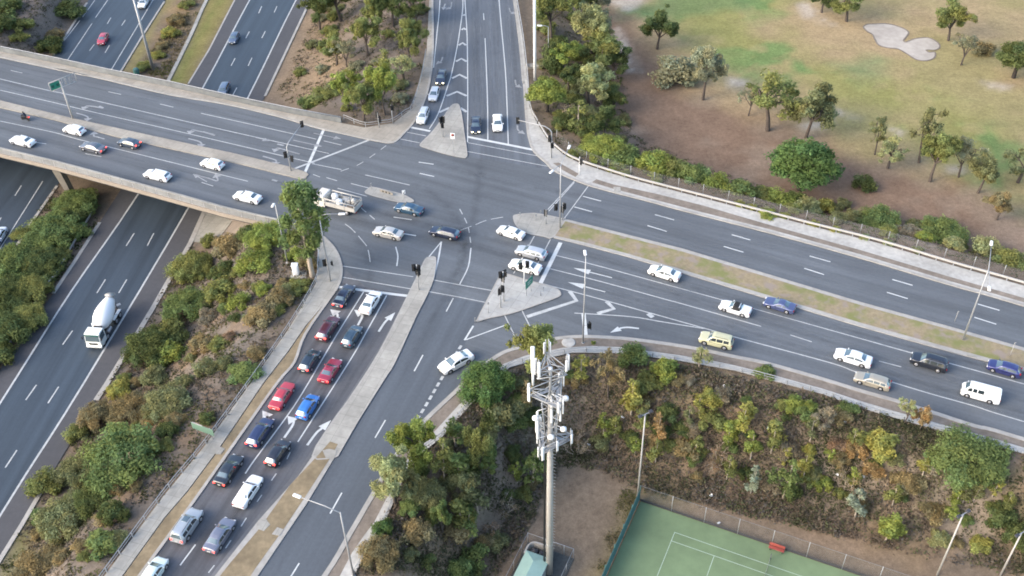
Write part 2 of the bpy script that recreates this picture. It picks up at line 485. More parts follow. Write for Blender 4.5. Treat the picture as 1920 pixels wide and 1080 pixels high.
# slopes of leaf litter
lit = zone([(582,0),(497,180),(600,200),(640,222),(683,237),(737,230),(773,203),(800,97),(806,-100),(640,-100)], 4)
paint(lit, (.135, .118, .105)); paint(zone([(585,0),(500,178),(600,196),(640,170),(650,110),(625,20)], 4) * .85, (.215, .165, .115))
sw = zone([(383,397),(357,455),(287,577),(200,720),(60,950),(-60,1120),(110,1190),(197,1080),(313,923),(470,720),(592,533),(595,460),(545,428)], 3)
paint(sw, (.125, .11, .098)); paint(sw * st(n3, .5, .66) * .7, (.185, .135, .095)); paint(sw * st(n1, .55, .7) * .5, (.19, .175, .16))
se = zone([(665,1080),(767,875),(880,765),(960,690),(1075,664),(1280,680),(1540,740),(1918,852),(2400,990),(2400,1300),(1760,1060),(1190,925),(1000,1010),(920,1100)], 4)
paint(se, (.15, .122, .096)); paint(se * st(n1, .46, .6) * .7, (.205, .158, .112)); paint(se * st(n3, .56, .7) * .6, (.095, .09, .055)); paint(se * st(n2, .58, .72) * .5, (.16, .15, .14))
lawn = zone([(1050,870),(1120,875),(1190,925),(1130,1090),(1080,1100),(1040,1040),(985,1000)], 4)
paint(lawn, (.155, .13, .105)); paint(lawn * st(n3, .5, .68) * .5, (.19, .155, .12))
gedge = zone([(1165,950),(1190,925),(1215,900),(1300,925),(1260,945),(1205,935),(1130,1090),(1110,1090)], 2.5)
paint(gedge * .75, (.145, .135, .06))
dryg = zone([(1200,905),(1420,975),(1640,1055),(1760,1085),(1760,1040),(1500,960),(1300,890)], 4); paint(dryg * .6, (.215, .155, .105))
tl = zone([(-300,-150),(175,-150),(160,5),(95,103),(-200,60)], 3); paint(tl, (.125, .11, .102))
# freeway median and verges
md = zone([(300,-60),(440,3),(353,157),(227,133)], 2, ZF); paint(md, (.125, .105, .088))
paint(zone([(410,-60),(470,-60),(392,93),(353,157),(318,152),(356,73)], 1.6, ZF), (.165, .15, .065))
paint(zone([(425,-20),(392,40),(335,150),(325,150),(360,80)], 2, ZF) * .75, (.115, .155, .045))
paint(zone([(340,-60),(308,3),(267,67),(235,130),(250,132),(300,40),(350,-40)], 1.6, ZF) * .9, (.18, .165, .075))
paint(zone([(350,-60),(385,-40),(345,60),(300,95),(290,70)], 2.5, ZF) * .8 * (.4 + .6 * st(n3, .4, .6)), (.235, .175, .10))
ms = zone([(107,348),(50,430),(-200,830),(-300,1000),(0,690),(100,550),(187,417)], 2, ZF); paint(ms, (.13, .108, .09))
paint(zone([(60,960),(10,1040),(-20,1100),(20,1100),(75,985)], 2.0) * .8, (.14, .15, .055))
C = C * np.array([1.18, 1.11, 1.0])
me = bpy.data.meshes.new('ground')
ny, nx = GX.shape
idx = np.arange(nx * ny).reshape(ny, nx)
q = np.stack([idx[:-1, :-1], idx[:-1, 1:], idx[1:, 1:], idx[1:, :-1]], -1).reshape(-1, 4)
me.vertices.add(len(GP)); me.vertices.foreach_set('co', np.column_stack([GP, GH]).ravel())
me.loops.add(q.size); me.loops.foreach_set('vertex_index', q.ravel())
me.polygons.add(len(q)); me.polygons.foreach_set('loop_start', np.arange(0, q.size, 4)); me.polygons.foreach_set('loop_total', np.full(len(q), 4))
me.polygons.foreach_set('use_smooth', np.ones(len(q), bool))
me.update(calc_edges=True)
at = me.color_attributes.new('tint', 'FLOAT_COLOR', 'POINT')
at.data.foreach_set('color', np.column_stack([C, np.ones(len(C))]).ravel())
gm = bpy.data.materials.new('ground'); gm.use_nodes = True
nt = gm.node_tree; N = nt.nodes; L = nt.links; b = N['Principled BSDF']
b.inputs['Roughness'].default_value = .95; b.inputs['Specular IOR Level'].default_value = .1
a = N.new('ShaderNodeAttribute'); a.attribute_name = 'tint'
tc = N.new('ShaderNodeTexCoord')
f = None
for sc, amt in ((.35, .16), (1.5, .2), (5.0, .22)):
    n = N.new('ShaderNodeTexNoise'); n.inputs['Scale'].default_value = sc; n.inputs['Detail'].default_value = 5; n.inputs['Roughness'].default_value = .7
    L.new(tc.outputs['Object'], n.inputs['Vector'])
    r = N.new('ShaderNodeMapRange'); r.inputs['From Min'].default_value = .3; r.inputs['From Max'].default_value = .7
    r.inputs['To Min'].default_value = 1 - amt; r.inputs['To Max'].default_value = 1 + amt
    L.new(n.outputs['Fac'], r.inputs['Value'])
    if f is None: f = r.outputs[0]
    else:
        mm = N.new('ShaderNodeMath'); mm.operation = 'MULTIPLY'; L.new(f, mm.inputs[0]); L.new(r.outputs[0], mm.inputs[1]); f = mm.outputs[0]
vm = N.new('ShaderNodeVectorMath'); vm.operation = 'SCALE'; L.new(a.outputs['Color'], vm.inputs[0]); L.new(f, vm.inputs['Scale'])
L.new(vm.outputs['Vector'], b.inputs['Base Color'])
me.materials.append(gm)
struct('ground', me)

# ------------------------------------------------------------------ roads
main = [(-1400,-212),(0,96.5),(100,117),(200,139),(317,162.5),(462,195.5),(553,214.5),(640,230.5),(683,240),(727,268),
  (1040,320),(1080,338),(1107,348),(1150,360),(1217,377),(1283,395),(1447,437),(1613,483),(1780,533),(1920,573),(2500,750),
  (2500,1008),(1918,822),(1829,798),(1751,773),(1682,751),(1618,733),(1540,709),(1437,680),(1378,668),(1291,650),(1200,637),(1147,632),
  (1088,630),(1035,635),(967,652),(938,663),(910,682),(880,702),(641,500),(632,473),(613,450),(592,435),(560,430),(545,428),(503,418),(420,399),(320,371),(200,338),(100,311),(0,287),(-1400,-50)]
struct('road', MB().sheet(WL(main), 0).mesh('road', M['asphalt']))
npoly = [(727,268),(741,266),(757,252),(775,232),(790,205),(800,180),(807,150),(812,110),(813,60),(812,0),(813,-160),(944,-160),(964,0),(975,83),(981,150),(983,160),(988,227),(993,260),(1003,285),(1025,305),(1040,320)]
struct('ramp_road', MB().sheet(WL(npoly), 0.004).mesh('ramp_road', M['asphalt_n']))
spoly = [(641,500),(640,522),(633,538),(623,553),(573,627),(553,680),(520,720),(433,843),(367,937),(263,1080),(140,1250),(480,1250),(608,1080),(658,997),(697,930),(743,853),(792,792),(868,720),(880,702)]
struct('approach_road', MB().sheet(WL(spoly), 0.004).mesh('approach_road', M['asphalt_s']))
fwr = [(530,-160),(440,0),(392,93),(353,157),(187,417),(100,550),(0,690),(-250,1080),(-330,1210),(-110,1210),(0,1047),(60,950),(180,750),(200,720),(287,577),(357,455),(383,397),(497,180),(548,72),(582,0),(674,-160)]
struct('freeway_shoulder', MB().sheet(WL(fwr, ZF), ZF).mesh('freeway_shoulder', M['shoulder']))
lnL = [(560,-160),(468,0),(380,165),(257,367),(133,547),(23,720),(-300,1228)]
lnR = [(644,-160),(555,0),(468,177),(353,390),(158,717),(50,887),(0,967),(-160,1222)]
struct('freeway', MB().sheet(WL(lnL + lnR[::-1], ZF), ZF + .004).mesh('freeway', M['asphalt_fw']))
fwl = [(262,-160),(163,5),(100,103),(-156,500),(-520,1060),(-360,1090),(-200,830),(50,430),(107,348),(227,133),(267,67),(308,3),(405,-160)]
struct('freeway', MB().sheet(WL(fwl, ZF), ZF).mesh('freeway', M['asphalt_fw']))

qp = [(638,530),(765,552),(712,650),(655,740),(600,822),(560,880),(484,966),(407,1063),(275,1250),(145,1250),(265,1080),(369,937),(435,843),(522,720),(556,680),(576,627),(626,553)]
struct('approach_road', MB().sheet(WL(qp), .0075).mesh('queue_lanes', M['asphalt_q']))
dp = [(799,560),(804,550),(860,560),(906,569),(890,604),(872,645),(862,720),(790,790),(741,853),(695,930),(656,997),(606,1080),(478,1250),(380,1250),(486,1077),(574,947),(640,843),(720,712),(780,593)]
struct('departure_road', MB().sheet(WL(dp), .0078).mesh('departure_road', M['asphalt_d']))
# ------------------------------------------------------------------ footpaths, islands, kerbs (real steps)
def slab(name, px, z1=.12, m='concrete', z0=-.1):
    return struct(name, MB().prism(WL(px), z0, z1).mesh(name, M[m]))
NW_outer = [(-1400,-211),(0,97.5),(100,118),(200,140),(317,163.5),(462,196.5),(553,215.5),(640,231.5),(683,240),(737,232),(773,204),(800,97),(805,0),(806,-160)]
NW_kerb = [(812,-160),(811,0),(812,60),(811,110),(806,150),(799,180),(789,205),(774,232),(756,252),(741,266),(727,268),(693,262),(653,253),(595,240),(520,218),(420,195),(317,177.5),(200,150),(100,128),(0,107.5),(-1400,-195)]
slab('footpath', NW_outer + NW_kerb, m='concrete_warm')
NE_rail = [(946,-160),(968,0),(980,72),(988,142),(993,202),(1007,232),(1030,267),(1055,290),(1083,305),(1133,322),(1200,342),(1320,373),(1513,423),(1647,457),(1780,497),(1920,537),(2500,712)]
NE_kerb = [(942,-160),(964,0),(975,83),(981,150),(983,160),(988,227),(993,260),(1003,285),(1025,305),(1040,320),(1080,338),(1107,348),(1150,360),(1217,377),(1283,395),(1447,437),(1613,483),(1780,533),(1920,573),(2500,750)]
slab('footpath', NE_rail + NE_kerb[::-1], m='gravelpath')
struct('verge', MB().sheet(WL([(1118,337),(1150,347),(1233,365),(1320,387),(1447,424),(1613,470),(1780,520),(1920,560),(2500,735),(2500,745),(1920,568),(1780,528),(1613,478),(1447,432),(1320,400),(1233,377),(1150,355),(1110,343)]), .126).mesh('verge', M['verge']))
struct('verge', MB().sheet(WL([(1037,307),(1048,306),(1066,316),(1085,327),(1079,333),(1055,320)]), .126).mesh('verge', M['verge']))
SE_kerb = [(2500,1010),(1918,824),(1829,800),(1751,775),(1682,753),(1618,735),(1540,711),(1437,682),(1378,670),(1291,652),(1200,639),(1147,634),(1088,632),(1035,637),(967,654),(938,665),(910,684),(880,704),(868,722),(792,794),(743,855),(697,932),(658,999),(608,1082),(480,1252)]
SE_out = [(560,1250),(665,1077),(724,974),(769,870),(829,820),(882,760),(955,690),(990,680),(1073,662),(1163,663),(1280,678),(1380,696),(1540,739),(1607,763),(1673,783),(1762,808),(1918,851),(2500,1022)]
slab('verge', SE_kerb + SE_out, .07, 'verge')
SE_pin = [(540,1250),(638,1080),(660,1038),(683,1005),(702,980),(722,941),(767,858),(817,808),(867,753),(945,683),(985,668),(1055,653),(1110,650),(1163,652),(1280,668),(1380,688),(1540,729),(1607,751),(1673,771),(1762,796),(1851,820),(1918,840),(2500,1012)]
slab('footpath', SE_pin + SE_out[::-1], .12, 'gravelpath')
SW_pk = [(592,435),(612,450),(631,473),(640,500),(639,522),(630,545),(573,612),(540,660),(493,720),(407,847),(351,922),(307,973),(230,1080),(110,1250)]
SW_out = [(80,1240),(197,1080),(307,931),(382,840),(470,720),(540,620),(592,533),(599,488),(592,453)]
slab('footpath', SW_pk + SW_out, .12, 'concrete')
slab('verge', [(623,553),(613,562),(573,614),(541,661),(495,720),(409,847),(353,922),(309,973),(232,1080),(112,1251),(138,1252),(261,1080),(365,937),(431,843),(518,720),(551,680),(571,627)], .08, 'verge_dry')

kb = [('kerb', NE_kerb, .5), ('kerb', SE_kerb, .6), ('kerb', [(812,-160),(811,0),(812,60),(811,110),(806,150),(799,180),(789,205),(774,232),(756,252),(741,266),(727,268)], .4),
      ('kerb', [(592,435),(612,450),(631,473),(640,500),(639,522),(632,540),(622,555),(572,628),(552,680),(519,720),(432,843),(366,937),(262,1080),(139,1250)], .4),
      ('kerb', [(727,268),(693,262),(653,253),(595,240),(520,218),(420,195),(317,177.5),(200,150),(100,128),(0,107.5),(-1400,-195)], .3)]
for nm, px, w in kb:
    struct(nm, MB().ribbon(smooth(WL(px), 4), w, -.05, .135).mesh('kerb', M['kerb']))

def island(px, m='concrete', z=.13, rim=.22, name='traffic_island'):
    P = smooth(WL(px), 3, True)
    mb = MB(); mb.prism(P, -.05, z, 0); mb.ribbon(P, rim, z - .02, z + .012, 1, True)
    return struct(name, mb.mesh(name, [M[m], M['kerb']]))
island([(846,200),(855,196),(861,199),(865,215),(870,250),(875,285),(874,295),(866,296),(830,288),(795,277),(788,273),(795,264),(810,249),(828,226)])
island([(686,363),(690,356),(698,352),(725,358),(755,366),(775,377),(768,380),(745,379),(715,372)])
island([(963,408),(968,404),(990,401.5),(1010,402),(1055,411),(1057,413),(1036,446),(1020,444),(985,437),(968,423)])
island(m='island', px=[(943,515),(955,516),(983,525),(1010,532),(1040,541),(1050,549),(1047,557),(1010,571),(960,588),(917,597),(897,603),(896,599),(915,562),(936,521)])
island([(798,487),(806,483),(814,483),(817,490),(812,525),(797,560),(780,593),(740,680),(720,712),(671,790),(640,843),(628,858),(586,856),(625,790),(655,749),(712,660),(765,555),(788,508)])
# west median on the bridge
wm = [(-1400,-130),(0,189),(133,222),(320,263),(437,288),(537,312),(573,323),(579,328),(573,335),(565,337),(537,330),(437,305),(320,280),(217,257),(100,225),(0,202.5),(-1400,-112)]
struct('median', MB().prism(WL(wm), -.05, .14).mesh('median', M['concrete_warm']))
# grass medians with a kerb all round
em_o = [(1058,411),(1127,428),(1193,445),(1280,467),(1480,527),(1613,567),(1780,613),(1920,653),(2500,829),(2500,866),(1920,697),(1780,660),(1613,613),(1447,563),(1280,513),(1227,497),(1177,482),(1093,460),(1037,446)]
em_g = [(1060,416),(1127,433.5),(1193,450.5),(1280,473),(1480,533),(1613,573),(1780,619),(1920,659),(2500,835),(2500,859),(1920,690),(1780,653),(1613,606),(1447,556.5),(1280,507),(1177,476.5),(1093,454.5),(1041,443)]
struct('median', MB().prism(WL(em_o), -.05, .12).mesh('median', M['kerb']))
sm_o = [(628,858),(574,947),(530,1012),(486,1077),(380,1250),(270,1250),(407,1076),(484,978),(560,893),(586,856)]
sm_g = [(619,829),(634,834),(619,861),(577,926),(535,989),(480,1066),(378,1225),(300,1225),(431,1058),(487,992),(544,911),(599,852)]
struct('median', MB().prism(WL(sm_o), -.05, .12).mesh('median', M['kerb']))

def turf(px, name, cols, z, seed, dens=9):
    """soil sheet with its patches of dry and green grass"""
    me = bpy.data.meshes.new(name); bm = bmesh.new()
    P = np.array(WL(px))
    vs = [bm.verts.new((x, y, z)) for x, y in P]
    f = bm.faces.new(vs); 
    if f.normal.z < 0: f.normal_flip()
    bm.to_mesh(me); bm.free()
    me.materials.append(cols); return struct(name, me)
gmn = mat('median_grass', (.255, .205, .125), .95, var=.2, scale=1.6)
nt = gmn.node_tree; N = nt.nodes; L = nt.links
b = N['Principled BSDF']; srcl = b.inputs['Base Color'].links[0].from_socket
tc = N.new('ShaderNodeTexCoord'); nn = N.new('ShaderNodeTexNoise'); nn.inputs['Scale'].default_value = .28; nn.inputs['Detail'].default_value = 5; nn.inputs['Roughness'].default_value = .65
L.new(tc.outputs['Object'], nn.inputs['Vector'])
rp = N.new('ShaderNodeValToRGB'); rp.color_ramp.elements[0].position = .46; rp.color_ramp.elements[1].position = .62
L.new(nn.outputs['Fac'], rp.inputs['Fac'])
mx = N.new('ShaderNodeMix'); mx.data_type = 'RGBA'; L.new(rp.outputs['Color'], mx.inputs['Factor']); L.new(srcl, mx.inputs['A']); mx.inputs['B'].default_value = (.175, .18, .065, 1)
n2_ = N.new('ShaderNodeTexNoise'); n2_.inputs['Scale'].default_value = .6; n2_.inputs['Detail'].default_value = 4; L.new(tc.outputs['Object'], n2_.inputs['Vector'])
rp2 = N.new('ShaderNodeValToRGB'); rp2.color_ramp.elements[0].position = .52; rp2.color_ramp.elements[1].position = .66; L.new(n2_.outputs['Fac'], rp2.inputs['Fac'])
mx2 = N.new('ShaderNodeMix'); mx2.data_type = 'RGBA'; L.new(rp2.outputs['Color'], mx2.inputs['Factor']); L.new(mx.outputs['Result'], mx2.inputs['A']); mx2.inputs['B'].default_value = (.25, .205, .165, 1)
L.new(mx2.outputs['Result'], b.inputs['Base Color'])
turf(em_g, 'median_lawn', gmn, .128, 3)
turf(sm_g, 'median_lawn', M['verge_dry'], .137, 4)
for i, (px, nm) in enumerate((([(605,846),(617,843),(632,846),(628,858),(612,862)], 'a'), ([(484,978),(497,972),(507,985),(495,997),(480,992)], 'b'), ([(510,1003),(520,990),(532,994),(524,1006)], 'c'))):
    tag(MB().prism(WL(px), .05, .17).build('drain_pit', M['concrete']), ('pale concrete drain pit lid at the tip of the dirt median', 'pale concrete pit lid on the dirt median beside the queue of cars', 'pale concrete pit lid on the dirt median beside the empty lanes')[i], 'pit lid', 'drain pit lids in the dirt median')
for px, lab in (([(1150,352),(1163,352),(1164,361),(1152,362)], 'beige rectangular pit cover in the verge near the guard rail bend'), ([(403,847),(412,838),(422,843),(414,853),(405,853)], 'pale pit cover in the narrow verge beside the dark hatchback'),
                ([(1837,603),(1852,596),(1860,601),(1846,609)], 'pale square patch of kerb pit beside the twin-arm lamp'), ([(1812,664),(1833,668),(1831,672),(1812,668)], 'grey drain grate in the kerb of the grass median')):
    if 'twin-arm' in lab: continue
    tag(MB().prism(WL(px), .03, .16).build('pit_cover', M['concrete']), lab, 'pit cover', 'drain pit covers along the kerbs')
c = W(1066, 643); tag(MB().lathe([(.95, 0), (.95, .06), (.85, .075)], 24).build('manhole_cover', M['gravelpath'], loc=(c[0], c[1], .06)), 'large round pale manhole cover in the verge by the slip road', 'manhole cover')

# ------------------------------------------------------------------ markings
def lines(name, items, m, z, w=.14, px_z=0):
    mb = MB()
    for k_, it in enumerate(items):
        pts, ww = (it, w) if not isinstance(it, tuple) or not isinstance(it[1], (int, float)) else it
        P = WL(pts, px_z)
        if len(P) > 2: P = smooth(P, 4)
        mb.ribbon(P, ww, z + k_ * .00011)
    return struct(name, mb.mesh(name, M[m]))
def dashes(pts, on, off, px_z=0):
    P = smooth(WL(pts, px_z), 6); out = []
    P = resample(P, .25); k = int(on / .25); g = int(off / .25); i = 0
    while i + k < len(P): out.append(P[i:i + k + 1]); i += k + g
    return out
Z = .010
lines('lane_line', [
  [(0,148),(93,170),(127,177),(320,221),(470,255),(537,270),(617,288)], [(-1400,-165),(-500,35),(0,148)],
  [(0,169),(100,192),(183,212),(320,243),(470,278),(533,293),(590,306)], [(377,212.5),(470,233),(593,261)], [(607,264),(640,272)],
  [(585,307),(640,318)], [(685,328),(768,347)],
  [(0,227),(100,248),(150,262),(320,304),(400,324),(465,340)],
  [(587,327),(600,332)], [(612,333),(632,339)], [(658,344),(693,353)], [(633,353),(688,368)],
  [(20,132),(42,137)], [(203,172),(227,177)], [(300,195),(325,201)], [(68,267),(87,270)], [(160,288),(190,294)], [(378,342),(400,349)]], 'line', Z, .17)
lines('lane_line', [
  [(813,127),(819,65),(825,0),(832,-160)], [(868,-60),(868,0),(866.7,25),(858,83),(846.7,138),(840,160),(821.7,213),(805,241.7)], [(870,-60),(871.7,0),(875.8,67),(877,180),(876.7,266.7)],
  [(906.5,25),(907.5,37.5)], [(909.5,71.7),(913.8,180),(914.7,262)], [(925,-160),(935.8,0),(946.7,121.7),(950,180),(953,270)]], 'line_bright', .013, .17)
lines('lane_line', [
  [(1043,479),(1127,500),(1280,542),(1407,577),(1607,633),(1710,662),(1920,720),(2500,885)], [(1032,504),(1127,528),(1243,560),(1280,570),(1427,612)],
  [(1482,628),(1522,641)], [(1648,677),(1690,688)], [(1017,532),(1093,552),(1180,576),(1326,617),(1378,632),(1556,680),(1604,697),(1669,715.5),(1747,739),(1829,762),(1918,790),(2500,960)],
  [(1077,587),(1180,593.5),(1239,603),(1319,616)]], 'line', Z, .17)
lines('lane_line', [[(681.7,547.5),(630,630),(601.7,678),(551,762),(479,860),(460,888)], [(366.7,1021),(337.8,1060)], [(725,554),(690,617),(655,678),(558.5,828.5)],
  [(850,559),(836.7,584)], [(793,665.7),(776.7,696)], [(722.7,787.7),(703.3,821)], [(641,924),(619,963)], [(561,1056),(540,1090)]], 'line_bright', .014, .17)
sd = [((544,848),(538,861)),((518,888),(509,901)),((491,928),(482,941)),((462,971),(452,987)),((433,1013),(423,1028)),((402,1060),(391,1074))]
lines('lane_line', [list(a) for a in sd], 'line', .015, .14)
lines('lane_line', [[(785,304),(813,308)],[(787,325),(814,331)],[(738,407),(772,412)],[(750,437),(780,442)],
  [(1093,368),(1127,377)],[(1228,402.5),(1264,412.5)],[(1372,440),(1407,450)],[(1518,480),(1557,491)],[(1673,524),(1711,535)],[(1833,570),(1874,582)],
  [(1077,388),(1110,397)],[(1214,423),(1250,434)],[(1357,462),(1394,473)],[(1508,503),(1545,515)],[(1663,548),(1702,560)],[(1827,595),(1868,608)]], 'line_bright', Z, .2)
# stop lines and crossing lines
lines('stop_line', [([(607,243),(572,323)], .5), ([(1051,455),(1013,532)], .62), ([(876.7,256.7),(940,269),(1000,281)], .55), ([(761,237),(806.7,246)], .5), ([(1094,587),(1098,630)], .6)], 'line_bright', .016)
lines('stop_line', [([(634,538),(700,547),(765,555)], .5)], 'line_bright', .018)
lines('crossing_line', [([(548,318),(640,283),(693,262)], .42), [(877,267.5),(1008,292.5)], [(876,284),(1033,313)], [(753,246),(799,255)], [(742,259),(787,268)],
  [(643,499),(775,519)], [(643,520),(770,541.7)], [(812,525),(880,537.5),(923,545)], [(805,547),(860,557),(910,567)],
  [(946,591),(966,632)], [(977.5,580),(993,611)], [(1077.5,339),(1027,393)], [(1077,342),(1029,396)], [(1103,349),(1057,411)], [(1002,442.5),(963,513)], [(1032,449),(1000,510)]], 'line', .019, .16)
lines('turn_line', [[(827,454),(800,487)], ([(827.5,453),(822,485),(812,525)], .25), ([(887.5,611),(871,638)], .25), [(874,637),(952.5,608)], [(742,463),(746,480),(744,499)], [(862,533),(878,500),(883,465)]], 'line_bright', .017, .18)
tl_ = MB()
for pts, a, b_ in (([(743,257.5),(728,270),(697,293),(670,310),(648,318),(627,325)], 1.5, 1.5), ([(677,390),(708,416)], 1.5, 1.0), ([(647,420),(660,430),(680,452),(690,468),(696,505)], 3, 1),
                   ([(862,392),(877,423),(883,458)], 1.5, 1.2), ([(863,432),(890,422),(917,412),(970,403)], 2, .75), ([(865,648),(857,660),(840,690),(822,720),(801,756),(780,790)], .75, .6)):
    for d in dashes(pts, a, b_): tl_.ribbon(d, .38 if a == .75 else .15, .020)
struct('turn_line', tl_.mesh('turn_line', M['line']))
# painted islands
ch = MB()
def chev(pts, w): ch.ribbon(WL(pts), w, .0215)
for ap, l, r in (((870.8,27.5),(868,29.5),(873,29.5)),((870,53),(865.5,56),(873.5,56)),((867.5,80.5),(860,85),(874,85)),((865,110),(855,115.5),(875,115.5)),((861.7,140),(847.5,147),(875.5,147)),((857,172),(837.5,180),(875.5,180))):
    chev([l, ap, r], .55)
chev([(823,211),(843,202)], .55); chev([(863,202.5),(875,210)], .55)
chev([(988,594),(1081,564),(1068,546)], .62); chev([(1120,588),(1151,579),(1137,565)], .62); chev([(1215,588),(1224,595)], .7)
struct('chevron_marking', ch.mesh('chevron_marking', M['line']))
# lane arrows
ar = MB(); _az = [0]
def arrow(px, w=.2, hw=.42, hl=1.5, z=.0225, mbx=None, both=False):
    mbx = mbx or ar; _az[0] += 1; z += _az[0] * .00013
    P = WL(px)
    if len(P) > 2: P = smooth(P, 5)
    d = P[-1] - P[-2]; d = d / np.linalg.norm(d); nrm = np.array([-d[1], d[0]])
    rest = [sum(np.linalg.norm(P[j + 1] - P[j]) for j in range(i, len(P) - 1)) for i in range(len(P))]
    Q = [p for p, l in zip(P, rest) if l > hl * 1.03]
    if not Q: Q = [P[0]]
    d = P[-1] - Q[-1]; d = d / np.linalg.norm(d); nrm = np.array([-d[1], d[0]])
    base = P[-1] - d * hl
    if np.linalg.norm(base - Q[-1]) < .08: base = Q[-1] + d * .1
    Q.append(base)
    mbx.ribbon(Q, w, z)
    mbx.add([(*(base + nrm * hw), z), (*(base - nrm * hw), z), (*P[-1], z)], [(0, 1, 2)])
arrow([(1147.5,521),(1110,511.5),(1075,502.5)], hl=2.6, hw=.55); arrow([(1135,547.5),(1100,538.5),(1064,529)], hl=2.6, hw=.55)
arrow([(1198,616),(1175,614),(1158,617),(1144,624)], .28, .5, 1.6)
for px in ([(710,622),(722,604),(732,595),(741,586)], [(576,835),(594,811),(606,802),(621,788)]): arrow(px, .32, .6, 1.7)
for px in ([(671,610),(679,594),(676,585),(664,581)], [(533,821),(549,797),(550,786),(539,780)], [(628,606),(633,593),(630,585),(619,580)], [(486,800),(501,781),(503,776),(492,770)]): arrow(px, .32, .75, 1.5)
struct('lane_arrow', ar.mesh('lane_arrow', M['line_bright']))
aw = MB()
for px in ([(955,15),(957,22),(962,25),(969,27)], [(966,150),(968,160),(972,163),(979,165)], [(970,235),(971,243),(976,248),(985,252)], [(847,4),(846,12),(842,17),(835,18)], [(830,107),(828,113),(825,117),(817,121)], [(835,7),(833,12),(831,19)]):
    arrow(px, .3, .6, 1.3, .0235, aw)
for px in ([(193,203),(170,199),(160,200),(156,206)], [(143,212),(160,217),(166,222),(163,228)], [(400,252),(372,246),(360,244),(355,252)], [(353,260),(372,265),(378,270),(374,277)], [(562,289),(540,283),(520,278),(514,286)], [(493,293),(510,298),(518,302),(514,311)],
           [(196,261),(183,257),(176,255),(177,246)], [(362,327),(390,334),(408,339),(404,326)]):
    arrow(px, .3, .8, 1.1, .0235, aw)
for px in ([(186,199),(194,203)], [(380,247),(403,254)], [(588,250),(640,261)], [(550,263),(604,275)], [(480,258),(506,265)], [(520,270),(532,273)], [(388,341),(362,326)], [(510,337),(520,340)]):
    if np.linalg.norm(np.subtract(px[1], px[0])) > 25: arrow(px, .2, .55, 1.4, .0235, aw)
    else: aw.ribbon(WL(px), .4, .0231)
struct('lane_arrow', aw.mesh('lane_arrow', M['line_worn']))
# freeway lines
fwm = MB(); zf = ZF + .010
for pts, w in ((lnL, .3), (lnR, .3)): fwm.ribbon(smooth(WL(pts, ZF), 4), w, zf)
for d in [((755,232),(710,303)),((593,492),(545,568)),((408,780),(353,858))]: fwm.ribbon(WL([(a / 3, 360 + b_ / 3) for a, b_ in d], ZF), .2, zf)
for d in [((865,232),(828,303)),((713,492),(668,568))]: fwm.ribbon(WL([(a / 3, 360 + b_ / 3) for a, b_ in d], ZF), .2, zf)
for d in [((205,5),(145,90)),((330,15),(270,108)),((95,372),(30,470))]: fwm.ribbon(WL([(a / 3, 720 + b_ / 3) for a, b_ in d], ZF), .2, zf)
for d in [((1025,70),(990,148)),((885,355),(845,430)),((725,655),(680,740)),((1195,70),(1165,140)),((1065,350),(1025,428)),((915,650),(872,740)),((745,985),(700,1068))]:
    fwm.ribbon(WL([(320 + a / 6, b_ / 6) for a, b_ in d], ZF), .2, zf)
for pts in ([(202,0),(179,33)],[(172.5,44),(127,112)],[(287,0),(208,132)],[(208,33),(201,45)],[(177,83),(168,95)],[(235,37.5),(228,48)],[(205,85),(197,99)],[(178,0),(155,32)],[(150,38),(120,77)],
            [(80,340),(20,435),(-100,620)],[(40,348),(28,367)],[(2,408),(-8,426)],[(332,-75),(287,0)],[(60,345),(-40,510)]):
    if pts[0] == (60,345): continue
    fwm.ribbon(WL(pts, ZF), .18, zf)
struct('freeway_line', fwm.mesh('freeway_line', M['line']))
# concrete edge strips of the freeway and the open drain
ed = MB()
for pts, w in (([(582,0),(548,72),(497,180)], .5), ([(383,397),(357,455),(287,577),(200,720),(180,750)], .8), ([(75,925),(40,985),(0,1049),(-60,1145)], .6), ([(440,0),(392,93),(353,157)], .35), ([(308,3),(267,67),(227,133)], .4),
               ([(163,5),(100,103)], .5), ([(107,348),(50,430),(0,512)], .5), ([(187,417),(140,490),(100,550)], .6)):
    ed.ribbon(WL(pts, ZF), w, ZF - .05, ZF + .03)
struct('edge_strip', ed.mesh('edge_strip', M['kerb']))
struct('drain', MB().ribbon(smooth(WL([(430,-80),(387,0),(358,65),(320,142),(308,165)], ZF), 4), .75, ZF - .1, ZF + .05).mesh('drain', M['concrete']))

# bunker, path pads
bk = [(1619,51),(1626,46),(1642,45),(1665,45),(1690,52),(1703,60),(1700,68),(1694,76),(1699,79),(1715,73),(1740,71),(1757,79),(1762,88),(1754,94),(1737,94),(1742,98),(1753,98),(1752,108),(1738,114),(1718,112),(1700,101),(1683,92),(1665,90),(1648,85),(1640,73),(1636,65),(1626,59)]
bp_ = smooth(WL(bk, ZG), 4, True)
mbk = MB().sheet(bp_, ZG + .03); struct('bunker', mbk.mesh('bunker', M['sand']))
struct('bunker_lip', MB().ribbon(bp_, .3, ZG - .02, ZG + .07, 0, True).mesh('bunker_lip', M['verge']))

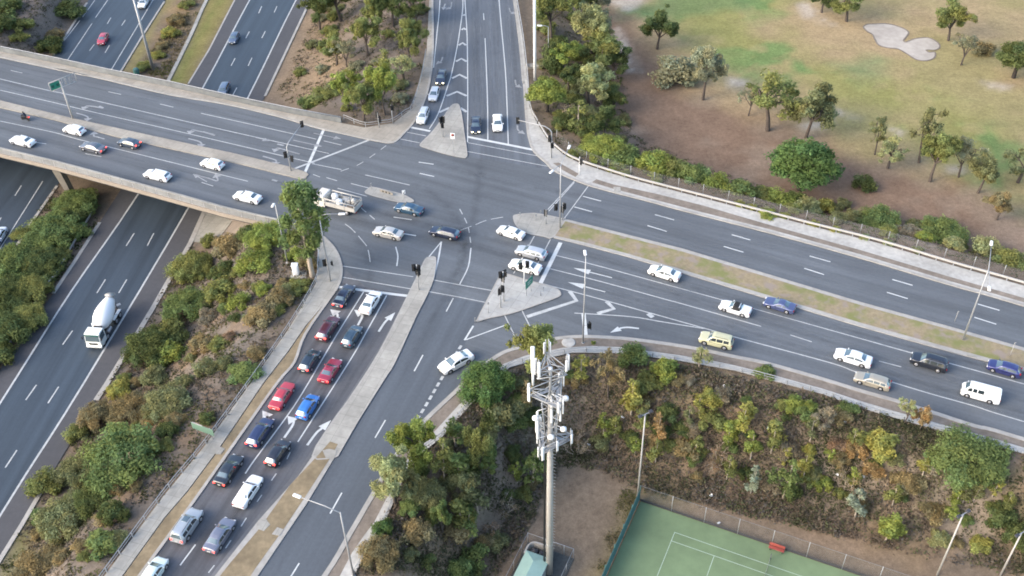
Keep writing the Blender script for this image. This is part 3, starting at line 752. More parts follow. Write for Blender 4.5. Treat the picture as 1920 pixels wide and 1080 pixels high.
# slope paving under the bridge
def drape(name, px, m, off=.12):
    bm = bmesh.new(); P = np.array([WT(x, y)[:2] for x, y in px])
    f = bm.faces.new([bm.verts.new((x, y, 0)) for x, y in P])
    bmesh.ops.triangulate(bm, faces=[f])
    for _ in range(4): bmesh.ops.subdivide_edges(bm, edges=[e for e in bm.edges if e.calc_length() > 1.2], cuts=1, use_grid_fill=True)
    bmesh.ops.triangulate(bm, faces=bm.faces[:])
    co = np.array([v.co[:2] for v in bm.verts]); hz = hfun(co)
    for v, h in zip(bm.verts, hz): v.co.z = h + off
    bmesh.ops.recalc_face_normals(bm, faces=bm.faces)
    me = bpy.data.meshes.new(name); bm.to_mesh(me); bm.free(); me.materials.append(M[m]); return struct(name, me)
# tennis court
A0 = W(1265, 998.3, ZC); E0 = W(1438.3, 1058.3, ZC); D0 = W(1231.7, 1080, ZC)
cu = (E0 - A0) / np.linalg.norm(E0 - A0); cv = np.array([cu[1], -cu[0]])
CT = lambda u, v: A0 + cu * u + cv * v
c0 = W(1201, 940, ZC) - A0; u0, v0 = float(c0 @ cu), float(c0 @ cv)
U1 = 23.77 - u0 + 1.0
struct('tennis_court', MB().sheet([CT(u0, v0), CT(U1, v0), CT(U1, 34), CT(u0, 34)], ZC + .02).mesh('tennis_court', M['court']))
cl = MB(); zl = ZC + .026
def cline(a, b_, w=.055): cl.ribbon([CT(*a), CT(*b_)], w, zl)
for v in (0, 10.97): cline((-.03, v), (23.8, v))
for v in (1.372, 9.6): cline((.03, v), (23.74, v))
for u in (0, 23.77): cline((u, .03), (u, 10.94))
for u in (5.485, 18.285): cline((u, 1.40), (u, 9.57))
cline((5.52, 5.485), (18.25, 5.485))
struct('court_line', cl.mesh('court_line', M['courtline']))

# wheel tracks worn into the lanes
def soft_strip(tracks, name, m, z):
    V = []; Fc = []; T = []
    for px, w, off in tracks:
        P = offset(smooth(WL(px), 6), off)
        A, B = offset(P, w / 2), offset(P, -w / 2); n = len(P); b0 = len(V); z += .00017
        for i in range(n):
            e = min(1, i / 2, (n - 1 - i) / 2)
            V += [(*A[i], z), (*P[i], z), (*B[i], z)]; T += [0, e, 0]
        for i in range(n - 1):
            q = b0 + 3 * i
            Fc += [(q + 1, q + 4, q + 3, q), (q + 2, q + 5, q + 4, q + 1)]
    me = bpy.data.meshes.new(name); me.from_pydata(V, [], Fc); me.materials.append(M[m])
    at_ = me.color_attributes.new('tint', 'FLOAT_COLOR', 'POINT'); at_.data.foreach_set('color', np.repeat(np.array(T, float)[:, None], 4, 1).ravel())
    return struct(name, me)
lanesW = [[(2300,800),(1920,705),(1600,622),(1300,540),(1060,468)], [(2300,830),(1920,745),(1600,655),(1300,562),(1045,492)], [(2300,870),(1920,775),(1650,695),(1300,592),(1030,518)]]
lanesE = [[(1110,364),(1230,393),(1500,467),(1900,577)], [(1090,378),(1230,410),(1500,488),(1900,600)], [(1070,398),(1230,436),(1500,517),(1900,634)]]
lanesS = [[(335,1010),(440,865),(520,748),(600,630),(655,545)], [(395,1030),(500,880),(580,765),(650,655),(710,552)], [(545,870),(620,770),(690,660),(745,560)]]
lanesN = [[(893,-60),(896,60),(897,250)], [(921,-60),(926,60),(932,262)], [(952,-60),(960,60),(975,265)], [(848,-60),(846,30),(828,130),(790,232)]]
lanesB = [[(-200,65),(0,122),(200,165),(420,212),(640,257),(780,290)], [(-200,98),(0,157),(200,203),(420,252),(640,300)], [(-200,122),(0,180),(200,228),(420,277),(560,306)], [(-200,158),(0,214),(200,258),(420,312),(560,345)], [(-200,186),(0,246),(200,292),(420,347),(580,388)]]
tr = []
for L_ in lanesW + lanesS + lanesN: tr.append((L_, 1.1, 0))
soft_strip(tr, 'oil_streak', 'stain', .0245)
tr = []
for L_ in lanesW + lanesE + lanesN + lanesB:
    for o_ in (-.8, .8): tr.append((L_, .75, o_))
soft_strip(tr, 'wheel_track', 'polish', .0262)
tr = [([(1020,470),(900,440),(760,412),(600,372)], 2.4, 0), ([(1010,495),(900,465),(780,440),(620,400)], 2.2, 0), ([(800,300),(900,330),(1000,352),(1120,372)], 2.2, 0), ([(690,540),(690,480),(650,420)], 2.0, 0), ([(835,600),(868,500),(850,400),(760,330)], 2.2, 0), ([(905,280),(890,400),(850,520),(740,720)], 2.2, 0)]
soft_strip(tr, 'tyre_scuff', 'stain', .0305)
# ------------------------------------------------------------------ bridge
drape('slope_paving', [(385,398),(419,404),(440,409),(402,458),(357,453)], 'concrete')
drape('slope_paving', [(421,405),(470,418),(515,428),(552,432),(500,452),(455,462),(404,458),(441,409)], 'paving')
S_line = [(-1400,-50),(0,287),(100,311),(200,338),(320,371),(420,399),(503,418),(545,428),(556,431)]
N_line = [(-1400,-211.5),(0,97),(100,117.5),(200,139.5),(317,163),(462,196),(553,215),(640,231)]
Sw = [p for p in WL(S_line)]; Nw = [p for p in WL(N_line)]
br = thing('road_bridge', 'wide concrete road bridge with peach fascia carrying traffic over the freeway', 'bridge', (float(Sw[2][0]), float(Sw[2][1]), 0))
bl = Vector(br.location)
def rel(P): return [np.array(p[:2]) - np.array(bl[:2]) for p in P]
deck = MB().prism(rel(offset(Sw, .25)) + rel(offset(Nw, -.1))[::-1], -1.3, -.02)
deck.build('deck', M['darkgrey'], br)
# kerbside walkway strip and south parapet with its panel joints
MB().ribbon(rel(offset(Sw, .85)), 1.1, -.01, .14).build('walkway', M['concrete_warm'], br)
par = MB(); pc = rel(offset(Sw, .12))
par.ribbon(pc, .26, -.02, 1.0); par.build('parapet', M['parapet'], br)
MB().ribbon(pc, .34, 1.0, 1.1).build('coping', M['concrete'], br)
rs = resample(rel(offset(Sw, -.02))[1:], 2.4)
for i in range(0, len(rs)):
    d = rs[min(i + 1, len(rs) - 1)] - rs[max(i - 1, 0)]; a = math.atan2(d[1], d[0])
    MB().box((0, 0, .48), (.09, .07, .96)).build('joint_post', M['galv'], br, loc=(rs[i][0], rs[i][1], 0), rot=(0, 0, a))
MB().ribbon(rel(offset(Sw, -.06)), .34, -.72, -.025).build('fascia', M['fascia'], br)
pcn = rel(offset(Nw, .15))
MB().ribbon(pcn, .3, -.9, 1.1).build('parapet', M['wallgrey'], br)
rl = MB(); rl.tube([(*p, 1.25) for p in pcn], .06, 6)
for p in resample(pcn[1:], 3): rl.box((p[0], p[1], 1.16), (.08, .08, .2))
rl.build('handrail', M['galv'], br)
# piers: leaning blade columns in a row across the deck, with a crosshead
p0 = W(133, 363, ZF); pt = W(105, 320, -1.4)
wd = (Nw[3] - Sw[2]); wl = np.linalg.norm(wd); wd = wd / wl
fdir = np.array([math.cos(FW_ANG), math.sin(FW_ANG)])
for base, lean in ((p0, pt - p0), (p0 + np.array([-38, -2.0]), pt - p0)):
    for k in range(4):
        q = base + fdir * (k * 7.5 + .2); r = q - np.array(bl[:2]); t = r + lean * .8
        mb = MB(); mb.add([(r[0] + a * .42, r[1] + b_ * .75, ZF - .2) for a, b_ in ((-1, -1), (1, -1), (1, 1), (-1, 1))] + [(t[0] + a * .62, t[1] + b_ * .8, -1.3) for a, b_ in ((-1, -1), (1, -1), (1, 1), (-1, 1))],
               [(3, 2, 1, 0), (4, 5, 6, 7), (0, 1, 5, 4), (1, 2, 6, 5), (2, 3, 7, 6), (3, 0, 4, 7)])
        mb.build('pier', M['fascia'], br)

# ------------------------------------------------------------------ rails
def rail_thing(name, label, cat, px, h, kind, group=None, z=0, step=2.5, off=0, ter=False):
    P = WL(px, z); P = smooth(P, 4)
    if off: P = offset(P, off)
    o = thing(name, label, cat, (float(P[0][0]), float(P[0][1]), z), 0, group)
    R = [np.array(p) - P[0] for p in P]
    if kind == 'wbeam':
        mb = MB(); mb.ribbon(R, .08, h - .31, h); mb.ribbon(R, .16, h - .03, h + .02); mb.build('beam', M['offwhite'], o)
    elif kind == 'pipe':
        mb = MB(); mb.tube([(*p, h) for p in R], .05, 6); mb.tube([(*p, h * .55) for p in R], .035, 6); mb.build('rail', M['galv'], o)
    elif kind == 'cable':
        mb = MB(); mb.ribbon(R, .16, h - .3, h); mb.build('beam', M['galv'], o)
    ps = resample(R, step)
    if len(ps) > 98: ps = ps[:98]
    for p in ps:
        MB().box((0, 0, h / 2 - .06), (.11, .11, h - .1)).build('post', M['galv'], o, loc=(p[0], p[1], 0))
    return o
rail_thing('guard_rail', 'long pale guard rail on posts along the gravel path by the golf course', 'guard rail', [(1010,236),(1030,267),(1055,290),(1083,305),(1133,322),(1200,342),(1320,373),(1513,423),(1647,457),(1780,497),(1920,537),(2300,652)], .85, 'wbeam')
rail_thing('guard_rail', 'white guard rail along the outer edge of the ramp beside the round bright tree', 'guard rail', [(964,-40),(969,0),(981,72),(989,142),(994,202),(1008,232)], .8, 'wbeam', step=2.2)
rail_thing('path_railing', 'thin steel railing curving round the corner footpath beside the bridge', 'railing', [(645,224),(683,238),(715,235),(737,231),(760,215),(773,204),(790,150),(799,100)], 1.0, 'pipe')
rail_thing('path_railing', 'thin green-grey railing between the concrete path and the shrub slope beside the queue', 'railing', [(599,470),(597,500),(592,533),(540,620),(470,720),(382,840),(307,931),(197,1080),(120,1183)], 1.0, 'pipe')
rail_thing('path_railing', 'low steel railing behind the gravel path above the bushland by the mast', 'railing', [(665,1077),(724,974),(769,870),(829,820),(882,760),(955,690),(990,680),(1073,662),(1163,663),(1280,678),(1380,696),(1540,739),(1607,763),(1673,783),(1762,808),(1918,851),(2200,936)], .95, 'pipe', step=3)
rail_thing('guard_rail', 'grey guard rail along the freeway beside dense dark green shrubs', 'guard rail', [(175,403),(133,473),(107,520),(90,540),(0,683),(-60,780)], .8, 'cable', z=ZF, step=3)

# ------------------------------------------------------------------ wire fences
def wire_mesh(R, zb, h, gap=.22, th=.014):
    """woven wire between posts: diagonal strands"""
    mb = MB(); acc = 0
    P = resample(R, gap); n = len(P)
    if zb is None: zb = [0] * n
    k = int(h / gap)
    for i in range(n):
        for s in (1, -1):
            j = i + s * k
            if 0 <= j < n:
                a = P[i]; b_ = P[j]
                mb.add([(*a, zb[i]), (*(a + np.array([0, 0])), zb[i] + th * 1.6), (*b_, zb[j] + h), (*b_, zb[j] + h - th * 1.6)], [(0, 1, 2, 3)])
    mb.ribbon(R, .03, h - .03 + 0, h) if max(zb) - min(zb) < .01 else None
    return mb
def fence(name, label, px, h, z, step, off=0, m='wire', gap=.22):
    P = smooth(WL(px, z), 4)
    if off: P = offset(P, off)
    zz = [H1(*p) for p in P]
    o = thing(name, label, 'fence', (float(P[0][0]), float(P[0][1]), 0))
    R = [p - P[0] for p in P]
    Q = resample(R, gap); zb = hfun(np.array(Q) + P[0])
    mb = wire_mesh(R, list(zb), h, gap); mb.build('wire_mesh', M[m], o)
    for p in resample(R, step)[:98]:
        MB().tube([(0, 0, -.1), (0, 0, h + .05)], .045, 6).build('post', M['galv'], o, loc=(p[0], p[1], H1(*(p + P[0]))))
    return o
fence('wire_fence', 'grey wire mesh fence behind the pale guard rail along the golf course', [(1040,262),(1062,284),(1090,300),(1136,317),(1203,337),(1323,367.5),(1516,417),(1650,451),(1783,491),(1920,530),(2250,630)], 2.0, 0, 4.2, .4)

# tennis court enclosure
f1 = [CT(u0 - .2, v0 - .1), CT(U1 + .2, v0 - .1)]
o = thing('court_fence', 'tall wire fence on thin posts along the back of the green tennis court', 'fence', (float(f1[0][0]), float(f1[0][1]), ZC))
R = [p - f1[0] for p in f1]; Q = resample(R, .25)
mb = wire_mesh(R, [0] * len(Q), 3.0, .25, .010); mb.build('wire_mesh', M['wire'], o)
for p in resample(R, 4.3): MB().tube([(0, 0, -.05), (0, 0, 3.05)], .04, 6).build('post', M['galv'], o, loc=(p[0], p[1], 0))
MB().ribbon(R, .04, 0, .35).build('base_board', M['darkgrey'], o)
f2 = [CT(u0 - .2, v0 - .1), CT(u0 - .2, 34)]
o = thing('windbreak', 'teal cloth windbreak on posts along the side of the tennis court', 'windbreak', (float(f2[0][0]), float(f2[0][1]), ZC))
R = [p - f2[0] for p in f2]
MB().ribbon(R, .05, .05, 2.3).build('screen', M['teal'], o)
for p in resample(R, 3.2): MB().tube([(0, 0, -.05), (0, 0, 3.0)], .05, 6).build('post', M['teal'], o, loc=(p[0], p[1], 0))
f3 = [CT(U1 + .2, v0 - .1), CT(U1 + .2, 34)]
o = thing('windbreak', 'teal cloth windbreak at the far corner of the court below the floodlights', 'windbreak', (float(f3[0][0]), float(f3[0][1]), ZC))
R = [p - f3[0] for p in f3]
MB().ribbon(R, .05, .05, 2.5).build('screen', M['teal'], o)
for p in resample(R, 3.2): MB().tube([(0, 0, -.05), (0, 0, 3.0)], .05, 6).build('post', M['galv'], o, loc=(p[0], p[1], 0))
# net
n0 = CT(11.885, -.914)
o = thing('tennis_net', 'dark tennis net strung between two posts across the green court', 'net', (float(n0[0]), float(n0[1]), ZC + .02))
dv = CT(11.885, 11.884) - n0
for t in (0, 1): MB().tube([(0, 0, 0), (0, 0, 1.1)], .05, 8).build('post', M['darkgrey'], o, loc=(dv[0] * t, dv[1] * t, 0))
nb = MB(); L_ = np.linalg.norm(dv)
for k in range(11): nb.tube([(0, 0, .05 + k * .09), (dv[0], dv[1], .05 + k * .09)], .006, 4)
for k in range(0, 60): nb.tube([(dv[0] * k / 60, dv[1] * k / 60, .03), (dv[0] * k / 60, dv[1] * k / 60, .97)], .006, 4)
nb.build('netting', M['black'], o)
MB().ribbon([np.zeros(2), dv], .02, .95, 1.03).build('tape', M['offwhite'], o)
# red bench
pb = W(1455, 1033, ZC); o = thing('bench', 'red bench with a backrest standing against the court fence', 'bench', (float(pb[0]), float(pb[1]), ZC + .02), math.atan2(cu[1], cu[0]))
MB().rbox((0, 0, .45), (1.9, .45, .06), .02).build('seat', M['red'], o)
MB().rbox((0, .24, .80), (1.9, .06, .5), .02).build('backrest', M['red'], o)
for x in (-.75, .75): MB().box((x, 0, .22), (.06, .4, .43)).box((x, .25, .6), (.05, .05, .9)).build('leg', M['darkgrey'], o)

# ------------------------------------------------------------------ lamps and poles
def at(px, py, z=None):
    if z is None: p = WT(px, py); return p
    p = W(px, py, z); return np.array([p[0], p[1], z])
def arm_pt(base, px, py, z):
    """surveyed lamp head at height z"""
    p = W(px, py, z); return p - base[:2]
LG = 'street lamps'
def lamp(base_px, top_px, heads, label, z=0, r=(.13, .075), rise=.25, group=LG, m='galv', name='street_lamp', cat='street lamp'):
    b = at(*base_px, z) if z is not None else at(*base_px)
    h = height_over(b[0], b[1], b[2], *top_px)
    o = thing(name, label, cat, tuple(b), 0, group)
    MB().tube([(0, 0, -.1), (0, 0, h * .5), (0, 0, h)], [r[0], (r[0] + r[1]) / 2, r[1]], 10).build('pole', M[m], o)
    MB().lathe([(.28, 0), (.28, .04), (r[0] + .03, .1)], 10).build('base_plate', M['galv'], o)
    for hx, hy in heads:
        e = arm_pt(b, hx, hy, b[2] + h + rise); L = np.linalg.norm(e); d = e / max(L, .1)
        MB().tube([(0, 0, h - .1), (e[0] * .35, e[1] * .35, h + rise * .8), (e[0] * .95, e[1] * .95, h + rise)], [.06, .055, .045], 8).build('arm', M[m], o)
        a = math.atan2(d[1], d[0])
        hd = MB(); hd.rbox((0, 0, 0), (.95, .38, .2), .08); hd.build('lamp_head', M['white'], o, loc=(e[0], e[1], h + rise), rot=(0, -.05, a))
        g = MB().lathe([(.16, -.02), (.12, -.09), (.03, -.12)], 10).build('lamp_glass', M['head'], o.children[-1], loc=(.12, 0, -.09))
    return o
lamp((1805,638), (1852,503), [(1859,456), (1855,541)], 'tall twin-arm street lamp standing in the grass median near the blue hatchback')
lamp((1093,643), (1096,485), [(1097,474)], 'tall street lamp on the verge of the slip road, before the island of signals')
lamp((663,1080), (637,961), [(557,930)], 'street lamp with one long arm reaching over the empty lanes toward the dirt median')
lamp((1050,428), (1051,309), [(1034,322), (1067,276)], 'twin-arm street lamp at the paved tip of the grass median')
lamp((539,492), (518,381), [(512,385)], 'grey street lamp rising from the shrub slope beside the tall gum tree', z=None)
lamp((620,528), (601,403), [(641,401)], 'street lamp with a curved arm and a signal on its pole at the corner footpath')
lamp((287,130), (252,-6), [(215,-40)], 'thick grey light mast in the freeway median beyond the bridge', z=ZF, r=(.34, .2))
lamp((1003,150), (1003,-6), [(980,-28)], 'thick white mast beside the ramp guard rail and the round tree', z=None, r=(.3, .24), m='white')
lamp((1028,125), (1018,50), [(1012,48)], 'thin grey pole among the trees beyond the white mast', z=None, r=(.09, .05))
FG = 'court floodlights'
for bp, tp, lab in (((1195,935), (1213,777), 'pale floodlight pole at the court corner beside the lawn of the mast'), ((1757,1078), (1806,964), 'floodlight pole beyond the far corner of the court, nearer the bench'), ((1876,1078), (1916,1000), 'outermost floodlight pole, standing in dark scrub')):
    b = at(*bp, ZC); h = height_over(b[0], b[1], b[2], *tp)
    o = thing('floodlight_pole', lab, 'floodlight', tuple(b), 0, FG)
    MB().tube([(0, 0, -.1), (0, 0, h)], [.13, .085], 10).build('pole', M['offwhite'], o)
    MB().box((0, 0, h), (1.6, .09, .09)).build('crossbar', M['galv'], o, rot=(0, 0, .5))
    for s in (-1, 1): MB().rbox((0, 0, 0), (.55, .4, .2), .05).box((0, -.05, -.12), (.45, .3, .03)).build('lamp_head', M['darkgrey'], o, loc=(s * .75 * math.cos(.5), s * .75 * math.sin(.5), h + .08), rot=(.4, 0, .5))
# a small ball beacon on the first pole
# ------------------------------------------------------------------ traffic signals
lens_m = [mat('signal_red', (.10, .01, .01), .2), mat('signal_amber', (.10, .05, .005), .2), mat('signal_green', (.005, .06, .03), .2)]
SG = 'traffic signals'
def head_mesh():
    b = MB().rbox((0, .04, 0), (.62, .05, 1.35), .05).rbox((0, -.08, 0), (.34, .2, 1.05), .04)
    for k in (-1, 0, 1): b.tube([(0, -.18, k * .33 + .02), (0, -.38, k * .33 + .02)], .14, 10, caps=False)
    return b.mesh('signal_head', M['black'])
HM = head_mesh()
LM = [MB().lathe([(.115, 0), (.08, .025), (.01, .035)], 12, M=Matrix.Rotation(PI / 2, 3, 'X')).mesh('lens', x) for x in lens_m]
def add_head(o, loc, ang, s=.95):
    h = link('signal_head', HM, o, loc, (0, 0, ang), (s, s, s))
    for k in (1, 0, -1): link('lens', LM[1 - k], h, (0, -.18, k * .33))
def signal(base_px, heads, label, z=0, h=4.0, m='galv', top=None, white_cap=False, group=SG):
    b = at(*base_px, z)
    if top: h = height_over(b[0], b[1], b[2], *top)
    o = thing('traffic_signal', label, 'traffic light', tuple(b), 0, group)
    MB().tube([(0, 0, -.05), (0, 0, h)], [.085, .07], 10).build('pole', M[m], o)
    MB().lathe([(.075, 0), (.075, .35), (.02, .42)], 10).build('cap', M['white'] if white_cap else M[m], o, loc=(0, 0, h))
    for dx, dz, ang in heads:
        add_head(o, (dx * math.cos(ang), dx * math.sin(ang), h + dz), ang)
    return o
signal((831,258), [(-.3, -.1, 2.6), (.32, -.15, -2.2), (0, -1.35, -.3)], 'traffic signal with clustered black heads on the triangular island beside its red sign', top=(831,222))
signal((711,240), [(.1, -.1, 2.8), (.25, -1.2, .8)], 'double-headed traffic signal on the corner footpath, left of a single-headed one', top=(710,214))
signal((737,233), [(.25, -.1, -.6)], 'slim traffic signal with one black head behind the corner railing', top=(735,200))
signal((786,545), [(-.42, -.1, .2), (.25, -.2, -.3), (0, -.9, 2.9), (-.3, -1.0, 2.0)], 'broad cluster of signal heads on the nose of the concrete median by the queue', top=(782,500), white_cap=True)
signal((945,566), [(-.35, -.2, .1), (.3, -.1, .6), (.05, -.95, 2.5)], 'traffic signal with a bunch of black heads at the apex of the slip island', top=(943,513), white_cap=True)
signal((939,578), [(-.45, -.35, 1.2), (.4, 0, -.5)], 'traffic signal beside the bunched one, with heads facing two ways over the slip island', top=(938,540))
signal((983,532), [(-.5, -.2, .2), (.5, .1, -.2)], 'white-poled traffic signal behind the green sign on the slip island', top=(984,496), m='white', white_cap=True)
signal((1024,421), [(.1, -.3, 2.5)], 'single black signal head on the paved median tip beside two crossing lines', top=(1024,397))
signal((1055,414), [(.25, -.2, -.5), (-1.1, -.3, .2), (.1, -1.0, 2.2)], 'tight cluster of black signal heads beside the twin-arm lamp on the median tip', top=(1055,384))
signal((1086,328), [(-.3, -.4, 2.2)], 'white-topped traffic signal on the footpath by the small grass bed', top=(1087,298), m='white', white_cap=True)
# mast arms
b = at(546, 321, 0); h = height_over(b[0], b[1], b[2], 539, 271)
o = thing('traffic_signal', 'tall mast arm signal leaning out over the bridge lanes from the beige median', 'traffic light', tuple(b), 0, SG)
e = arm_pt(b, 566, 232, h + 1.0)
MB().tube([(0, 0, 0), (0, 0, h - .5), (e[0] * .12, e[1] * .12, h), (e[0], e[1], h + 1.0)], [.12, .1, .08, .06], 10).build('mast', M['galv'], o)
add_head(o, (e[0], e[1], h + .9), .5); add_head(o, (-.45, 0, 3.3), .4); add_head(o, (.5, -.1, 2.6), 2.6)
b = at(1034, 297, 0); h = height_over(b[0], b[1], b[2], 1035, 242)
o = thing('traffic_signal', 'mast arm signal bending over the ramp lanes from the curved footpath', 'traffic light', tuple(b), 0, SG)
e = arm_pt(b, 971, 225, h + .6)
MB().tube([(0, 0, 0), (0, 0, h - .6), (e[0] * .06, e[1] * .06, h - .1), (e[0] * .2, e[1] * .2, h + .3), (e[0], e[1], h + .6)], [.12, .1, .09, .08, .06], 10).build('mast', M['galv'], o)
add_head(o, (e[0], e[1], h + .5), 2.9); add_head(o, (-.3, 0, h - 1.9), .3); add_head(o, (.1, 0, h - 3.2), -.5)
# heads carried by the two lamp poles
for bx, by, dx, dz, ang, lab in ((618, 521, -.35, 2.9, .3, 'single signal head fixed to the curved-arm lamp pole on the corner footpath'), (1093, 643, .85, 3.3, -1.0, 'small black signal head fixed beside the slip road lamp pole')):
    b = at(bx, by, 0)
    o = thing('traffic_signal', lab, 'traffic light', tuple(b), 0, SG)
    MB().tube([(0, 0, dz), (dx, 0, dz)], .035, 6).build('bracket', M['galv'], o)
    add_head(o, (dx, 0, dz), ang)
    if bx == 618: add_head(o, (.75, .2, dz - .25), -1.2, .7)

# ------------------------------------------------------------------ signs
# butterfly gantry: green face one side, bare frame the other
b = at(137, 223, 0); h = height_over(b[0], b[1], b[2], 117, 156)
o = thing('gantry_sign', 'butterfly gantry on the bridge median with a green panel and a bare frame', 'road sign', tuple(b))
l = W(95, 172, h) - b[:2]; r = W(141, 144, h + .9) - b[:2]
MB().tube([(0, 0, 0), (0, 0, h + .3)], [.2, .15], 10).build('pole', M['offwhite'], o)
dv = r - l; L_ = np.linalg.norm(dv); dv /= L_
l = -dv * (L_ * .42); r = dv * (L_ * .58)
fr = MB()
for z_ in (h - .7, h + .9): fr.tube([(*l, z_), (*r, z_)], .08, 6)
for k in range(6):
    q = l + (r - l) * k / 5; fr.tube([(*q, h - .7), (*q, h + .9)], .06 if k in (0, 5) else .045, 6)
fr.build('frame', M['offwhite'], o)
nrm = np.array([dv[1], -dv[0]])
if nrm[1] > 0: nrm = -nrm
pa = l + dv * .15; pbb = l + dv * (L_ * .38)
ctr = (pa + pbb) / 2 + nrm * .1; ang = math.atan2(dv[1], dv[0])
pn = MB().box((0, 0, 0), (np.linalg.norm(pbb - pa), .05, 1.35)).build('sign_panel', M['green'], o, loc=(ctr[0], ctr[1], h + .1), rot=(0, 0, ang))
for x, w_ in ((-.5, .55), (.45, .5)): MB().rbox((0, 0, 0), (w_, .012, .5), .005).build('sign_patch', M['greendk'], pn, loc=(x, -.034, 0))
pn2 = l + dv * (L_ * .75) - nrm * .12
for k in (.52, .66, .80): 
    q = l + dv * (L_ * k); MB().box((0, 0, 0), (.3, .04, 1.3)).build('back_slat', M['galv'], o, loc=(q[0], q[1], h + .1), rot=(0, 0, ang))

def board(base_a, base_b, h0, h1, label, m='green', z=0, name='road_sign', back=False, patches=(), white_top=False):
    a = at(*base_a, z) if z is not None else at(*base_a); c = at(*base_b, z) if z is not None else at(*base_b)
    d = c[:2] - a[:2]; L = np.linalg.norm(d); ang = math.atan2(d[1], d[0])
    o = thing(name, label, 'road sign', tuple(a), ang)
    zz = c[2] - a[2]
    for x in (L * .12, L * .88): MB().tube([(0, 0, -.3), (0, 0, h1)], .05, 8).build('post', M['galv'], o, loc=(x, .06, 0))
    p = MB().rbox((0, 0, 0), (L + .3, .05, h1 - h0), .02).build('sign_panel', M[m], o, loc=(L / 2, 0, (h0 + h1) / 2))
    for x, z_, w_, hh in patches: MB().box((0, 0, 0), (w_, .01, hh)).build('sign_line', M['plate'], p, loc=(x * L / 2, -.031, z_ * (h1 - h0) / 2))
    if white_top: MB().box((0, 0, 0), (L * .5, .07, .12)).build('top_edge', M['offwhite'], p, loc=(-L * .22, 0, (h1 - h0) / 2))
    return o
board((987,558), (998,546), 1.6, 3.0, 'small green street sign on two legs at the back of the slip island', patches=((0, .3, 1.0, .12), (-.1, -.25, .8, .1)))
board((366,812), (403,826), .9, 2.1, 'wide pale green direction sign beside the path railing above the shrub slope', z=0, white_top=True, m='greenpale')
# red and white sign on the triangular island
b = at(851, 287, 0); o = thing('road_sign', 'small white sign with a red disc on a post near the island corner', 'road sign', tuple(b), -.15)
h = height_over(b[0], b[1], b[2], 849, 250)
MB().tube([(0, 0, 0), (0, 0, h)], .035, 8).build('post', M['galv'], o)
pn = MB().rbox((0, 0, 0), (.75, .04, 1.15), .03).build('sign_panel', M['white'], o, loc=(0, -.05, h - .5))
MB().lathe([(.27, 0), (.27, .015)], 16, M=Matrix.Rotation(PI / 2, 3, 'X')).build('red_disc', M['red'], pn, loc=(0, -.022, .2))
# keep-left bollards and posts on islands, marker posts in the grass
PG = 'small posts on the islands and medians'
for px, py, hh, mm, lab in ((916,588,2.2,'galv','thin grey sign post near the narrow tail of the slip island'), (891,605,1.0,'white','short white post where the slip island ends in painted lines'), (1014,556,1.0,'darkgrey','short dark post near the rounded end of the slip island'),
                        (1019,548,1.1,'galv','slim grey post beside the short dark one at the rounded island end'), (975,410,1.3,'galv','short grey sign post at the rounded nose of the median tip'), (1005,415,1.5,'galv','grey sign post seen edge-on near the middle of the median tip'), (1014,412,1.9,'galv','taller edge-on sign post beside the single signal head'),
                        (697,356,1.4,'galv','small grey post at the blunt end of the little striped island'), (1790,603,2.0,'white','white marker post at the kerb of the grass median near the lamp'), (1893,668,2.6,'white','white marker post standing in the grass median near the blue hatchback')):
    b = at(px, py, 0)
    o = thing('marker_post', lab, 'post', tuple(b), .3, PG)
    MB().tube([(0, 0, 0), (0, 0, hh)], [.04, .03], 8).build('post', M['offwhite' if mm == 'white' else mm], o)
    MB().rbox((0, -.03, hh - .22), (.26 if hh > 1.2 else .12, .03, .42), .02).build('marker_plate', M['galv'] if mm != 'white' else M['offwhite'], o)
# striped hazard board and leaning post on the little island
b = at(713, 362, 0); c = at(737, 369, 0); d = c[:2] - b[:2]
o = thing('hazard_board', 'low beige hazard board with three dark marks on the little island', 'road sign', tuple(b), math.atan2(d[1], d[0]))
L_ = np.linalg.norm(d)
p = MB().rbox((0, 0, 0), (L_, .06, .5), .02).build('sign_panel', M['concrete_warm'], o, loc=(L_ / 2, 0, .55))
for k in (.25, .5, .75): MB().box((0, 0, 0), (.3, .012, .26)).build('dark_mark', M['black'], p, loc=((k - .5) * L_, -.036, 0))
for k in (.15, .85): MB().box((k * L_, .05, .25), (.06, .06, .5)).build('leg', M['galv'], o)
b = at(758, 372, 0); o = thing('keep_left_sign', 'white keep-left sign with a dark arrow on the little island', 'road sign', tuple(b), .2)
MB().tube([(0, 0, 0), (0, 0, 1.5)], .045, 8).build('post', M['galv'], o)
p = MB().rbox((0, -.05, 1.3), (.55, .04, .75), .04).build('sign_panel', M['white'], o)
MB().add([(.17, 0, .2), (-.02, 0, -.2), (.05, 0, -.24), (.22, 0, .16)], [(0, 1, 2, 3)]).add([(-.1, 0, -.3), (.14, 0, -.3), (-.1, 0, -.06)], [(0, 1, 2)]).build('arrow_mark', M['black'], p, loc=(0, -.075, 1.3))
